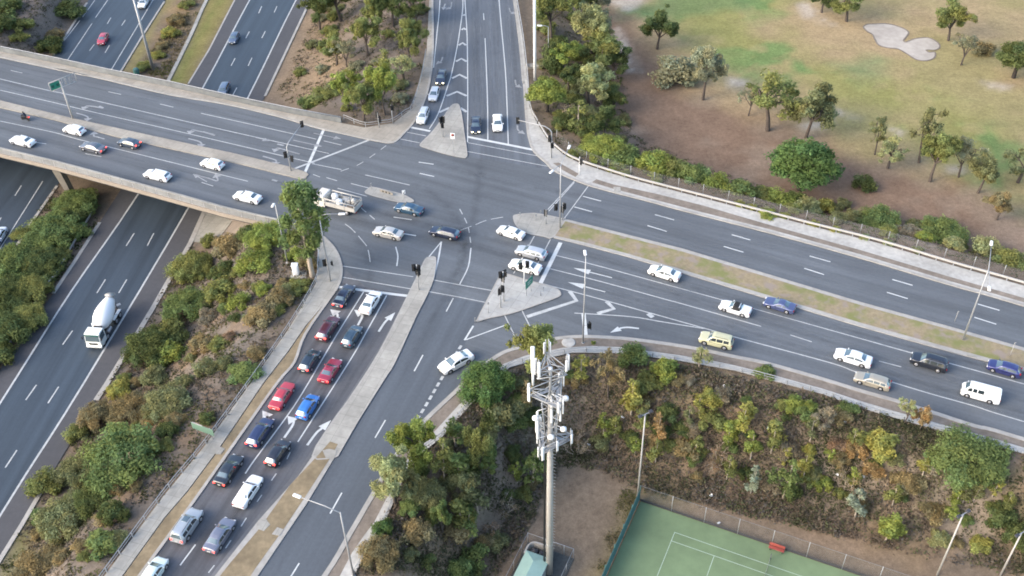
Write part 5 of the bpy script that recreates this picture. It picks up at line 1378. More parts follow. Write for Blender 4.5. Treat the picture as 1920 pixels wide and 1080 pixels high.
# ---- trucks (axis +x forward)
def frame_thing(px, py, z, zc, front, name, label, cat, group=None):
    c = W(px, py, z + zc); a = W(px - front[0], py - front[1], z); b_ = W(px + front[0], py + front[1], z)
    return thing(name, label, cat, (c[0], c[1], z + .01), math.atan2(b_[1] - a[1], b_[0] - a[0]), group)
def wheels(o, xs, y, r, dual=False):
    ty, rm = wheel_meshes(r)
    for x in xs:
        for s in (1, -1):
            w = link('wheel', ty, o, (x, s * y, r), (0, 0, 0), (1, 1.4, 1)); link('rim', rm, w, (0, s * .095, 0), (0, 0, PI if s > 0 else 0))
def cab(o, x0, x1, w, h, z0, col, lights):
    """forward-control cab: profile in the side view, swept across"""
    pr = [(x0, z0), (x1 - .02, z0), (x1, z0 + .55), (x1 - .05, z0 + .95), (x1 - .28, h - .1), (x1 - .45, h), (x0 + .1, h), (x0, h - .1)]
    mb = MB(); n = len(pr); v = []
    for y, k in ((-w / 2, .97), (-w / 2 + .08, 1), (w / 2 - .08, 1), (w / 2, .97)):
        v += [(x0 + (x - x0) * (k if x > x0 else 1), y, z0 + (z - z0) * k) for x, z in pr]
    f = [(i * n + k, i * n + (k + 1) % n, (i + 1) * n + (k + 1) % n, (i + 1) * n + k) for i in range(3) for k in range(n)]
    f += [tuple(range(n))[::-1], tuple(3 * n + k for k in range(n))]
    mb.add(v, f, 0); mb.rbox((x1 - .02, 0, z0 + .02), (.25, w, .32), .06); mb.box((x1 + .005, 0, z0 + .55), (.04, w * .6, .3), 1)
    b_ = mb.build('cab', [M['paint'], M['black']], o, color=col)
    g = MB(); dx = .02
    g.add([(x1 - .06 + dx, -w / 2 + .12, z0 + 1.0), (x1 - .06 + dx, w / 2 - .12, z0 + 1.0), (x1 - .27 + dx, w / 2 - .2, h - .16), (x1 - .27 + dx, -w / 2 + .2, h - .16)], [(0, 1, 2, 3)])
    g.build('windscreen', M['glass'], b_)
    for s in (1, -1):
        MB().add([(x0 + .25, s * (w / 2 + .008), z0 + 1.0), (x1 - .18, s * (w / 2 + .008), z0 + 1.0), (x1 - .4, s * (w / 2 + .004), h - .18), (x0 + .25, s * (w / 2 + .004), h - .18)], [(0, 1, 2, 3) if s < 0 else (3, 2, 1, 0)]).build('side_window', M['glass'], b_)
        MB().rbox((0, 0, 0), (.1, .36, .26), .06).build('headlight', M['head_on' if lights else 'head'], b_, loc=(x1 + .03, s * (w / 2 - .3), z0 + .32))
        MB().tube([(0, 0, .2), (.12, s * .28, .25), (.12, s * .28, -.3)], .025, 6).rbox((.12, s * .28, -.1), (.08, .18, .45), .03).build('mirror', M['black'], b_, loc=(x1 - .2, s * w / 2, h - .6))
    return b_
o = frame_thing(195, 607, ZF, 1.4, (-2.9, 5), 'mixer_truck', 'white concrete mixer truck with lit headlights on the freeway', 'truck')
cab(o, 2.25, 4.15, 2.4, 2.85, .55, (.72, .74, .70), True)
MB().rbox((3.98, 0, 2.62), (.2, 2.3, .12), .05).build('sun_visor', M['greendk'], o)
MB().box((-.6, 0, .85), (7.2, .85, .28)).box((-.6, .42, .95), (7.2, .1, .2)).box((-.6, -.42, .95), (7.2, .1, .2)).build('chassis', M['darkgrey'], o)
dr = MB().lathe([(.25, -3.3), (.62, -3.05), (.85, -2.5), (1.2, -1.3), (1.32, -.5), (1.3, .3), (1.1, 1.1), (.75, 1.6), (.3, 1.75)], 24)
dr.build('drum', M['white'], o, loc=(-.35, 0, 2.45), rot=(0, math.radians(103), 0), scale=(1.1, 1.1, 1.1))
MB().lathe([(.30, 0), (.75, .7), (.8, .75)], 14).build('hopper', M['offwhite'], o, loc=(-3.75, 0, 3.1), rot=(0, -.3, 0))
MB().box((-3.7, .5, 1.9), (.12, .12, 2.0)).box((-3.7, -.5, 1.9), (.12, .12, 2.0)).box((1.65, 0, 1.7), (.2, 1.3, 1.5)).build('drum_cradle', M['darkgrey'], o)
MB().ribbon([np.array((-3.7, .1)), np.array((-4.4, .9))], .5, 1.5, 1.6).build('chute', M['galv'], o)
for s in (1, -1):
    for x in (-1.7, -3.0): MB().rbox((0, 0, 0), (1.2, .5, .08), .03).build('mudguard', M['white'], o, loc=(x, s * .95, 1.18))
    MB().lathe([(.28, -.55), (.3, -.5), (.3, .5), (.28, .55)], 14, M=Matrix.Rotation(PI / 2, 3, 'Y')).build('fuel_tank', M['rim'], o, loc=(.6, s * .9, .8))
MB().tube([(1.3, -.9, 1.0), (1.3, -.9, 2.6)], .22, 12).build('water_tank', M['white'], o)
wheels(o, (3.15, 1.75, -1.65, -3.0), .98, .5)

o = frame_thing(634, 380, 0, 1.2, (-5, -1.25), 'service_truck', 'white service truck with round tanks in a railed tray beside the tall gum', 'truck')
o.scale = (1.12, 1.12, 1.12)
cab(o, 1.7, 3.4, 2.1, 2.3, .5, (.66, .61, .53), False)
MB().box((-.7, 0, .72), (5.6, .8, .25)).build('chassis', M['darkgrey'], o)
MB().box((-.9, 0, .95), (4.9, 2.2, .12)).build('tray', M['offwhite'], o)
tr = MB()
for s in (1, -1): tr.box((-.9, s * 1.1, 1.3), (4.9, .06, .6)); tr.tube([(-3.3, s * 1.1, 2.1), (1.5, s * 1.1, 2.1)], .09, 8)
for x in (-3.3, -1.7, -.1, 1.5):
    for s in (1, -1): tr.tube([(x, s * 1.1, 1), (x, s * 1.1, 2.1)], .06, 6)
    tr.tube([(x, -1.1, 2.1), (x, 1.1, 2.1)], .05, 6)
tr.box((-3.33, 0, 1.35), (.06, 2.2, .7)); tr.build('tray_rail', M['offwhite'], o)
for x, y, r in ((.75, -.5, .5), (-.5, .45, .5), (-2.4, -.45, .4)):
    t = MB().lathe([(r * .85, 0), (r, .12), (r, .85), (r * .8, 1.0), (r * .25, 1.06)], 16).lathe([(.14, 1.04), (.14, 1.12)], 10); t.build('tank', M['offwhite' if x < -1 else 'white'], o, loc=(x, y, 1.0))
MB().rbox((-1.2, -.5, 1.35), (1.3, .7, .65), .06).tube([(-1.6, -.5, 1.7), (-1.6, -.5, 2.0)], .05, 6).build('pump', M['offwhite'], o)
MB().rbox((-2.4, .5, 1.3), (.9, .6, .5), .05).build('tool_box', M['verge'], o)
for s in (1, -1): MB().rbox((0, 0, 0), (.08, .3, .14), .03).build('tail_light', M['tail'], o, loc=(-3.4, s * .85, .8))
wheels(o, (2.5, -1.9), .88, .4)

# ---- motorcycle and its rider
mo = frame_thing(47, 221, 0, .5, Wd_, 'motorcycle', 'dark motorcycle with a red tail ridden along the bridge median', 'motorcycle')
ty, rm = wheel_meshes(.31)
for x in (.72, -.68):
    w = link('wheel', ty, mo, (x, 0, .31), (0, 0, 0), (1, .75, 1)); link('rim', rm, w, (0, .06, 0))
MB().rbox((.18, 0, .78), (.6, .34, .28), .1).rbox((.02, 0, .45), (.55, .34, .35), .06).tube([(.72, .09, .31), (.48, .09, 1.0)], .03, 6).tube([(.72, -.09, .31), (.48, -.09, 1.0)], .03, 6).tube([(-.68, .1, .31), (-.1, .12, .45)], .03, 6).rbox((.55, 0, .95), (.25, .3, .3), .08).build('frame', M['black'], mo)
MB().rbox((-.38, 0, .80), (.75, .28, .12), .05).build('seat', M['black'], mo)
MB().rbox((-.85, 0, .85), (.4, .32, .24), .07).build('tail_fairing', M['red'], mo)
MB().rbox((-1.06, 0, .86), (.05, .2, .1), .02).build('tail_light', M['tail_on'], mo)
MB().tube([(.42, -.36, 1.02), (.5, 0, 1.05), (.42, .36, 1.02)], .02, 6).build('handlebar', M['black'], mo)
MB().lathe([(.09, 0), (.07, .05), (.01, .07)], 12, M=Matrix.Rotation(PI / 2, 3, 'Y')).build('headlight', M['head_on'], mo, loc=(.66, 0, .92))
MB().tube([(.1, -.22, .3), (-.8, -.26, .45)], .055, 8).build('exhaust', M['rim'], mo)

def person_mesh():
    J = dict(pel=(-.3, 0, .92), wai=(-.24, 0, 1.12), che=(-.12, 0, 1.34), nk=(-.02, 0, 1.50), hd=(.02, 0, 1.56))
    V = []; Ed_ = []; Rr = []
    def v(p, r): V.append(p); Rr.append(r); return len(V) - 1
    pel = v(J['pel'], (.17, .15)); wai = v(J['wai'], (.16, .13)); che = v(J['che'], (.19, .14)); nk = v(J['nk'], (.07, .07)); hd = v(J['hd'], (.075, .075))
    for a, b_ in ((pel, wai), (wai, che), (che, nk), (nk, hd)): Ed_.append((a, b_))
    for s in (1, -1):
        sh = v((-.08, s * .2, 1.42), (.075, .075)); el = v((.16, s * .30, 1.2), (.055, .055)); wr = v((.38, s * .33, 1.06), (.042, .042)); pm = v((.45, s * .33, 1.05), (.05, .03))
        Ed_.extend([(che, sh), (sh, el), (el, wr), (wr, pm)])
        hp = v((-.26, s * .12, .86), (.1, .1)); kn = v((.16, s * .24, .74), (.075, .075)); an = v((-.02, s * .22, .36), (.05, .05)); to = v((.16, s * .22, .3), (.05, .035))
        Ed_.extend([(pel, hp), (hp, kn), (kn, an), (an, to)])
    me = bpy.data.meshes.new('person'); me.from_pydata(V, Ed_, []); me.materials.append(M['jacket'])
    return me, Rr
pm_, Rr = person_mesh()
po = link('person', pm_, None, tuple(mo.location), tuple(mo.rotation_euler))
tag(po, 'motorcycle rider in dark jacket and helmet leaning to the handlebar', 'person')
sk = po.modifiers.new('skin', 'SKIN')
for dv_, r in zip(pm_.skin_vertices[0].data if len(pm_.skin_vertices) else [], Rr): dv_.radius = r
sub = po.modifiers.new('sub', 'SUBSURF'); sub.levels = 2; sub.render_levels = 2
MB().lathe([(.07, -.13), (.125, -.08), (.15, 0), (.14, .08), (.09, .14), (.01, .16)], 16).rbox((.1, 0, -.05), (.12, .18, .12), .05).build('helmet', M['black'], po, loc=(.03, 0, 1.68))
MB().rbox((0, 0, 0), (.03, .2, .1), .02).build('visor', M['glass'], po, loc=(.165, 0, 1.70))
for s in (1, -1):
    g = MB()
    g.rbox((0, 0, 0), (.1, .085, .05), .02)
    for k, ln in enumerate((.075, .085, .08, .06)): g.tube([(.05, -.033 + k * .022, .01), (.05 + ln * .5, -.033 + k * .022, .0), (.05 + ln * .55, -.033 + k * .022, -.04)], .011, 6)
    g.tube([(.0, -s * .045, 0), (.04, -s * .065, -.02), (.06, -s * .06, -.045)], .012, 6)
    g.build('glove', M['black'], po, loc=(.44, s * .335, 1.07))
# ------------------------------------------------------------------ plants: many small leaf faces round limbs
def leaf_mesh(name, pos, nrm, size, tint, mat_):
    """rhombic leaf sprays at pos facing nrm"""
    n = len(pos)
    up = rng.normal(size=(n, 3))
    a = np.cross(nrm, up); a /= np.linalg.norm(a, axis=1)[:, None] + 1e-9
    b = np.cross(nrm, a)
    sz = size[:, None]
    v = np.stack([pos + a * sz * .95, pos + b * sz * .5, pos - a * sz * .95, pos - b * sz * .5], 1).reshape(-1, 3)
    me = bpy.data.meshes.new(name)
    me.vertices.add(4 * n); me.vertices.foreach_set('co', v.ravel())
    me.loops.add(4 * n); me.loops.foreach_set('vertex_index', np.arange(4 * n))
    me.polygons.add(n); me.polygons.foreach_set('loop_start', np.arange(0, 4 * n, 4)); me.polygons.foreach_set('loop_total', np.full(n, 4))
    me.update(calc_edges=True)
    at_ = me.color_attributes.new('tint', 'FLOAT_COLOR', 'POINT')
    t = np.repeat(np.column_stack([tint, np.ones(n)]), 4, axis=0)
    at_.data.foreach_set('color', t.ravel()); me.materials.append(mat_)
    return me

def cloud(clumps, dens, leaf, droop=0.0, bias=.6):
    """clumps: (centre, radii). leaves fill each clump, thicker toward its outside"""
    P, Nn, T, Sz = [], [], [], []
    for c, r in clumps:
        r = np.array(r); k = max(10, int(dens * (r[0] * r[1] * r[2]) ** (2 / 3)))
        d = rng.normal(size=(k, 3)); d /= np.linalg.norm(d, axis=1)[:, None]
        rad = rng.random(k) ** .42 * rng.uniform(.86, 1.16, k)
        rad = bias * (.55 + .45 * rad) + (1 - bias) * rad
        wob = 1 + .34 * np.sin(d[:, 0] * 5 + c[0] * 3) * np.cos(d[:, 1] * 4 + c[1] * 2)
        p = np.array(c) + d * r * (rad * wob)[:, None]
        n = d + rng.normal(size=(k, 3)) * .65 + np.array([0, 0, .35 - droop]); n /= np.linalg.norm(n, axis=1)[:, None]
        ct = rng.uniform(.74, 1.28); hue = rng.uniform(-.10, .12)
        t = (ct * rng.uniform(.75, 1.28, k))[:, None] * np.array([1 + hue, 1.0, 1 - hue])[None]
        P.append(p); Nn.append(n); T.append(t); Sz.append(leaf * np.clip(rng.lognormal(-.08, .38, k), .4, 2.1))
    return np.concatenate(P), np.concatenate(Nn), np.concatenate(Sz), np.concatenate(T)

# each kind: reference width 6, height 8 (bushes: width 4, height 3)
def limb_mesh(segs, m):
    mb = MB()
    for pts, rad in segs: mb.tube(pts, rad, 6, caps=False)
    return mb.mesh('trunk', m)
def bend(a, b, k=.12):
    a, b = np.array(a, float), np.array(b, float); mid = (a + b) / 2 + rng.normal(size=3) * np.linalg.norm(b - a) * k
    return [tuple(a), tuple(mid), tuple(b)]
def mk_gum(seed, open_=1.0):
    global rng; rng = np.random.default_rng(seed)
    H, Wd = 8.0, 6.0; cl = []; sg = []
    lean = rng.normal(size=2) * .25
    fork = np.array([lean[0], lean[1], H * rng.uniform(.30, .42)])
    sg.append(([(0, 0, -.3), (lean[0] * .6, lean[1] * .4, fork[2] * .55), tuple(fork)], [.24, .19, .16]))
    nl = rng.integers(4, 6); a0 = rng.random() * 6.28
    for k in range(nl):
        a = a0 + k * 2 * PI / nl + rng.normal() * .25; rr = Wd * rng.uniform(.16, .33)
        tip = np.array([math.cos(a) * rr, math.sin(a) * rr, H * rng.uniform(.6, .86)])
        pts = bend(fork, tip, .08); sg.append((pts, [.13, .085, .045]))
        for j in range(6):
            q = tip + np.array([math.cos(a) * rng.uniform(-.5, 1.0), math.sin(a) * rng.uniform(-.5, 1.0), rng.uniform(-1.7, .8)]) + rng.normal(size=3) * .5
            q[2] = min(q[2], H * .9)
            sg.append((bend(pts[1] if j % 3 == 2 else tip, q, .06), [.05, .03, .015]))
            r = rng.uniform(.42, .98) / open_ ** .3
            cl.append((q, (r, r, r * .82)))
    top = np.array([lean[0], lean[1], H * .9]); sg.append((bend(fork, top, .06), [.12, .07, .03])); cl.append((top, (1.0, 1.0, .8)))
    cl.append((top - np.array([.3, .2, 1.3]), (1.1, 1.1, .9)))
    p, n, s_, t = cloud(cl, 880 / open_, .135, .2, .4)
    return leaf_mesh('crown', p, n, s_, t, M['leaf']), limb_mesh(sg, M['bark'])
def mk_dense(seed):
    global rng; rng = np.random.default_rng(seed)
    H, Wd = 8.0, 6.0; cl = []; sg = [([(0, 0, -.3), (0, 0, H * .25), (0, 0, H * .5)], [.3, .24, .15])]
    for k in range(26):
        a = k * 2.39996; u = (k + .5) / 26; z = 1 - u * 1.25; r = math.sqrt(max(0, 1 - min(1, z * z)))
        q = np.array([math.cos(a) * r * Wd * .36, math.sin(a) * r * Wd * .36, H * (.56 + z * .32)]) + rng.normal(size=3) * .18
        rr = rng.uniform(.7, 1.0); cl.append((q, (rr, rr, rr * .85)))
        if k % 3 == 0: sg.append((bend((0, 0, H * .35), q, .05), [.12, .07, .03]))
    cl.append(((0, 0, H * .52), (1.5, 1.5, 1.6)))
    p, n, s_, t = cloud(cl, 760, .13, 0, .6)
    return leaf_mesh('crown', p, n, s_, t, M['leaf']), limb_mesh(sg, M['bark_dark'])
def mk_bush(seed, dens=720, leaf=.11):
    global rng; rng = np.random.default_rng(seed)
    cl = []; sg = []
    nb = rng.integers(8, 12)
    for k in range(nb):
        a = k * 2.39996 + rng.normal() * .3; r = 1.35 * math.sqrt((k + .4) / nb)
        q = np.array([math.cos(a) * r, math.sin(a) * r, rng.uniform(.7, 1.25) + (1 - r / 1.5) * 1.05])
        rr = rng.uniform(.5, .85); cl.append((q, (rr, rr, rr * rng.uniform(.75, 1.1)))); sg.append((bend((q[0] * .15, q[1] * .15, -.2), q, .08), [.06, .04, .02]))
        if r > .8: cl.append((q * np.array([1.02, 1.02, .42]), (rr * .8, rr * .8, .45)))
    p, n, s_, t = cloud(cl, dens, leaf, .05, .55)
    return leaf_mesh('crown', p, n, s_, t, M['leaf']), limb_mesh(sg, M['bark'])
def mk_big(seed):
    global rng; rng = np.random.default_rng(seed)
    cl = []; sg = []
    for k in range(30):
        a = k * 2.39996 + rng.normal() * .2; r = 2.9 * math.sqrt((k + .3) / 30)
        q = np.array([math.cos(a) * r, math.sin(a) * r, 1.3 + 2.6 * math.sqrt(max(0, 1 - (r / 3.2) ** 2)) * rng.uniform(.75, 1.1)])
        rr = rng.uniform(.55, 1.15); cl.append((q, (rr, rr, rr * rng.uniform(.7, 1.0))))
        if k % 3 == 0: sg.append((bend((q[0] * .1, q[1] * .1, -.2), q, .08), [.12, .08, .03]))
        if r > 1.7: cl.append((q * np.array([1.0, 1.0, .45]), (rr * .9, rr * .9, .7)))
    p, n, s_, t = cloud(cl, 560, .115, .05, .5)
    return leaf_mesh('crown', p, n, s_, t, M['leaf']), limb_mesh(sg, M['bark'])
def mk_sapling(seed, dens=420):
    global rng; rng = np.random.default_rng(seed)
    H = 6.0; cl = []; lean = rng.normal(size=2) * .25
    sg = [([(0, 0, -.2), (lean[0] * .5, lean[1] * .5, H * .5), (lean[0], lean[1], H * .93)], [.09, .06, .02])]
    for k in range(9):
        u = k / 8; z = H * (.28 + .66 * u); w_ = (1.0 - abs(u - .35) * .95) * .75
        q = np.array([lean[0] * z / H, lean[1] * z / H, z]) + np.array([rng.normal() * w_ * .55, rng.normal() * w_ * .55, rng.normal() * .12])
        rr = max(.3, w_ * rng.uniform(.6, .95)); cl.append((q, (rr, rr, rr * 1.15))); sg.append((bend((q[0] * .3, q[1] * .3, z - .5), q, .05), [.03, .02, .01]))
    p, n, s_, t = cloud(cl, dens * 1.2, .13, .2, .4)
    return leaf_mesh('crown', p, n, s_, t, M['leaf']), limb_mesh(sg, M['bark_pale'])
def mk_tall(seed):
    global rng; rng = np.random.default_rng(seed)
    H = 14.0; cl = []; sg = [([(0, 0, -.4), (.1, 0, H * .3), (.25, 0, H * .62), (.1, 0, H * .95)], [.3, .24, .16, .05])]
    for k in range(19):
        u = k / 18; z = H * (.36 + .58 * u); a = k * 2.4; w_ = (.75 + 1.25 * math.sin(PI * min(1, .18 + .82 * u)) ) * (1.0 if u < .85 else .7)
        q = np.array([math.cos(a) * w_ * .85 + .15, math.sin(a) * w_ * .95, z]) + rng.normal(size=3) * .3
        rr = rng.uniform(.6, 1.12) * (.8 if u < .3 else 1); cl.append((q, (rr, rr, rr * 1.05))); sg.append((bend((.15, 0, z - 1.6), q, .05), [.08, .05, .02]))
    p, n, s_, t = cloud(cl, 700, .155, .2, .45)
    return leaf_mesh('crown', p, n, s_, t, M['leaf']), limb_mesh(sg, M['bark_pale'])
def mk_twiggy(seed):
    global rng; rng = np.random.default_rng(seed)
    sg = []; cl = []
    for k in range(11):
        a = rng.random() * 6.28; r = rng.uniform(.4, 1.7); q = np.array([math.cos(a) * r, math.sin(a) * r, rng.uniform(1.2, 2.9)])
        sg.append((bend((q[0] * .08, q[1] * .08, -.2), q, .1), [.05, .035, .015]))
        for j in range(3):
            q2 = q + rng.normal(size=3) * .5; sg.append((bend(q * .75, q2, .08), [.025, .018, .008]))
        cl.append((q, (.55, .55, .5)))
    p, n, s_, t = cloud(cl, 150, .10, .1, .3)
    return leaf_mesh('crown', p, n, s_, t, M['leaf']), limb_mesh(sg, M['bark_pale'])
KIND = {
 'tall': ([mk_tall(71)], 5.0, 14.0, .95),
 'gum': ([mk_gum(s) for s in (11, 12, 13, 14, 15)], 6.0, 8.0, .95), 'thin': ([mk_gum(s, 2.1) for s in (21, 22, 23)], 6.0, 8.0, .95),
 'dense': ([mk_dense(s) for s in (31, 32)], 6.0, 8.0, .90), 'bush': ([mk_bush(s) for s in (41, 42, 43, 44, 45)], 4.1, 2.9, .78),
 'bigbush': ([mk_big(s) for s in (46, 47, 48)], 7, 4.6, .78), 'sapling': ([mk_sapling(s) for s in (51, 52, 53, 54)], 2.3, 6.0, .93), 'twiggy': ([mk_twiggy(s) for s in (61, 62, 63)], 3.9, 3.0, .80),
}
for k_ in KIND:
    vs_l, w_, h_, f_ = KIND[k_]; out = []
    for cm, tm in vs_l:
        co = np.empty(len(cm.vertices) * 3); cm.vertices.foreach_get('co', co); co = co.reshape(-1, 3)
        ww = (np.ptp(co[:, 0]) + np.ptp(co[:, 1])) / 2 * .93; out.append((cm, tm, ww, co[:, 2].max()))
    KIND[k_] = (out, f_)
rng = np.random.default_rng(99); _cnt = {}
CLR = dict(olive=(.102,.118,.044), green=(.080,.110,.042), bright=(.118,.148,.042), dark=(.056,.074,.030), pine=(.058,.098,.036), grey=(.135,.145,.095), pale=(.155,.172,.085),
           yellow=(.148,.155,.048), brown=(.128,.112,.060), orange=(.165,.122,.06), dull=(.10,.112,.056), red=(.135,.10,.068), dry=(.125,.115,.082), blue=(.13,.16,.12))
def plant(kind, bx, by, ty, wpx, colr, label, cat='tree', group=None, z=None, name=None):
    p = WT(bx, by) if z is None else np.array([*W(bx, by, z), z])
    vs_l, f_ = KIND[kind]; i = _cnt.get(kind, 0); _cnt[kind] = i + 1
    cm, tm, wr, hr = vs_l[i % len(vs_l)]
    h = max(.5, height_over(p[0], p[1], p[2], bx, ty) * f_); wd = 1.12 * wpx / scale_at(p[0], p[1], p[2] + h * .6)
    nm = name or {'gum': 'gum_tree', 'tall': 'gum_tree', 'thin': 'gum_tree', 'dense': 'round_tree', 'bush': 'shrub', 'bigbush': 'shrub', 'sapling': 'sapling', 'twiggy': 'dry_shrub'}[kind]
    o = thing(nm, label, cat, tuple(p), float(rng.random() * 6.28), group)
    sc = (wd / wr, wd / wr, h / hr)
    c = np.array(CLR[colr]) * np.array([1.05, 1.0, .98]) * rng.uniform(1.85, 2.25)
    link('crown', cm, o, scale=sc, color=c)
    tw = (sc[0] * sc[2]) ** .5
    link('trunk', tm, o, scale=sc)
    return o
def bush(cx, cy, wpx, hpx, colr, label, cat='shrub', group=None, kind='bush', z=None, name=None):
    if kind == 'bush' and wpx > 66: kind = 'bigbush'
    return plant(kind, cx, cy + .14 * hpx, cy - .5 * hpx, wpx, colr, label, cat, group, z, name)

GT = 'trees scattered over the golf course'
for k, bx, by, ty, w_, c, lab in (
 ('gum',1318,187,76,66,'grey','grey-green gum with a forked trunk beside the pale sandy patch'), ('bush',1265,152,88,80,'grey','broad grey bushy tree touching the grey-green forked gum'),
 ('gum',1232,92,16,66,'dark','dark gum alone at the edge of the green fairway near the sandy track'), ('thin',1440,245,122,92,'olive','tall see-through gum with a long bare trunk on the brown ground'),
 ('thin',1403,217,158,40,'grey','small wispy gum beside the tall see-through one'), ('gum',1510,258,150,88,'dull','full olive gum with foliage down to the ground above the round pine'),
 ('dense',1500,356,262,122,'pine','big round bright green pine like a ball behind the fence shrubs'), ('thin',1640,290,210,40,'dull','slim dark-trunked gum beside a leaning one in the middle of the course'),
 ('thin',1664,316,250,48,'pale','leaning pale gum with a black trunk in the middle of the course'), ('thin',1723,305,194,64,'dull','tall gum standing behind a fuller one near the fairway edge'),
 ('gum',1743,341,240,66,'olive','full-crowned gum with a thin black trunk in front of a taller one'), ('thin',1797,332,246,54,'grey','faint almost leafless gum with a pale trunk on sandy soil'),
 ('gum',1833,362,284,60,'dull','rounded gum with leaning trunk near the edge of the picture'), ('thin',1908,342,258,64,'dull','wide drooping gum cut by the picture edge over brown ground'),
 ('gum',1868,412,352,50,'brown','small brownish gum on bare ground behind the fence shrubs'), ('bush',1618,352,320,42,'dark','little dark bush alone on the bare brown ground'),
 ('gum',1778,76,-4,66,'olive','tall olive gum above the kidney-shaped bunker'), ('thin',1802,122,58,48,'grey','grey gum beside the bunker with a shrub next to it'),
 ('bush',1842,100,70,40,'brown','brownish rounded shrub between the grey gum and the dark tree'), ('dense',1900,146,70,76,'dark','large dark dense tree at the picture edge beside pale sand'),
 ('gum',1540,24,-32,52,'dark','dark tree at the top edge beside the curving sand track'), ('gum',1587,40,-34,66,'olive','spreading olive tree at the top edge right of the sand track')):
    plant(k, bx, by, ty, w_, c, lab, group=GT, z=ZG, name='shrub' if k == 'bush' else None, cat='shrub' if k == 'bush' else 'tree')

GFc = 'shrubs along the golf course fence'
for cx, cy, w_, h_, c, lab in (
 (1127,281,84,54,'bright','spreading bright green shrub at the start of the wire fence'), (1172,293,56,50,'green','blue-green shrub tucked behind the spreading bright one'), (1156,308,40,24,'bright','low yellow-green shrub pressed against the fence start'),
 (1224,308,66,58,'bright','tall lime green shrub near the fence with a peaked top'), (1264,318,52,54,'olive','olive shrub between the lime peaked shrub and a green one'), (1299,329,58,46,'green','soft green shrub over the fence above the pit cover'),
 (1345,345,52,38,'bright','first of two yellow-green mounds below the bare slope'), (1388,356,56,38,'green','second, darker mound behind the fence left of the round pine'), (1424,366,46,34,'olive','olive mound in front of the foot of the round pine'),
 (1458,376,64,40,'bright','wide bright shrub just in front of the round pine'), (1489,374,40,38,'green','deep green shrub touching the wide bright one'), (1511,390,52,44,'pale','pale sage shrub on the fence in front of the pine'),
 (1547,388,36,46,'yellow','upright yellow-green shrub beside the sage one'), (1648,417,78,56,'green','big rounded green shrub on its own behind the fence'), (1764,440,88,56,'green','broad two-toned shrub right of the big rounded one'),
 (1786,460,40,38,'pale','pale grass-green shrub at the fence in front of the two-toned one'), (1841,466,52,66,'pale','feathery pale shrub beside the twin-arm lamp head'), (1893,490,62,48,'olive','olive shrub at the picture edge behind the fence'), (1580,384,26,36,'dull','thin dull shrub between the yellow shrub and the big rounded one'),
 (1700,436,52,30,'dry','dry grey shrub between two large green ones'), (1440,402,34,20,'bright','low bright tuft against the fence in front of the pine')):
    bush(cx, cy, w_, h_, c, lab, group=GFc)
GTu = 'pale tussocks along the wire fence'
for cx, cy in ((1386,383),(1410,389),(1440,396),(1470,404),(1526,419),(1566,431),(1620,446),(1664,455),(1720,468),(1150,318),(1172,325),(1232,339)):
    bush(cx, cy, 22, 12, 'yellow' if cx % 4 else 'pale', 'pale yellow grass tussock between the guard rail and the wire fence', 'tussock', GTu, name='tussock')

GN = 'trees beside the upper ramp'
for k, bx, by, ty, w_, c, lab in (
 ('dense',1026,209,140,68,'bright','round yellow-green tree hugging the ramp guard rail'), ('gum',1057,140,78,56,'bright','fresh green tree behind the round yellow-green one'), ('gum',1104,196,116,72,'pale','pale olive tree with soft foliage in the middle of the ramp trees'),
 ('sapling',1084,250,188,40,'olive','narrow olive tree with a visible stem above the spreading fence shrub'), ('gum',1152,214,164,46,'dark','dark tree on the golf side of the ramp trees'), ('gum',1134,262,202,66,'dark','dark green tree low on the slope near the fence corner'),
 ('gum',1034,80,-30,70,'olive','tall olive tree beside the thick white mast'), ('gum',1107,112,2,72,'pale','tall pale tree near the top of the ramp trees'), ('thin',1132,92,10,48,'grey','grey wispy tree next to the sandy track'),
 ('gum',1126,136,52,88,'olive','largest olive tree of the ramp group with a broad crown'), ('gum',1150,150,84,60,'dark','dark spreading tree beside the largest olive one'), ('bush',1041,134,56,44,'dark','dark low shrub at the foot of the fresh green tree'),
 ('gum',1088,40,-60,70,'olive','olive tree reaching out of the top of the picture'), ('gum',1122,38,-40,50,'grey','greyish tree at the top edge near the sandy corner'), ('bush',1050,242,224,22,'olive','tiny shrub on bare soil behind the curved footpath'), ('bush',1075,292,276,24,'olive','tiny shrub by the fence end behind the twin-arm lamp'),
 ('gum',1068,176,122,48,'dark','dark tree filling the gap between the round and the pale olive trees'), ('twiggy',1063,226,192,34,'dry','dry bare shrub between the round tree and the narrow olive one')):
    plant(k, bx, by, ty, w_, c, lab, 'shrub' if k in ('bush', 'twiggy') else 'tree', GN)
GM = 'trees between the freeway and the upper ramp'
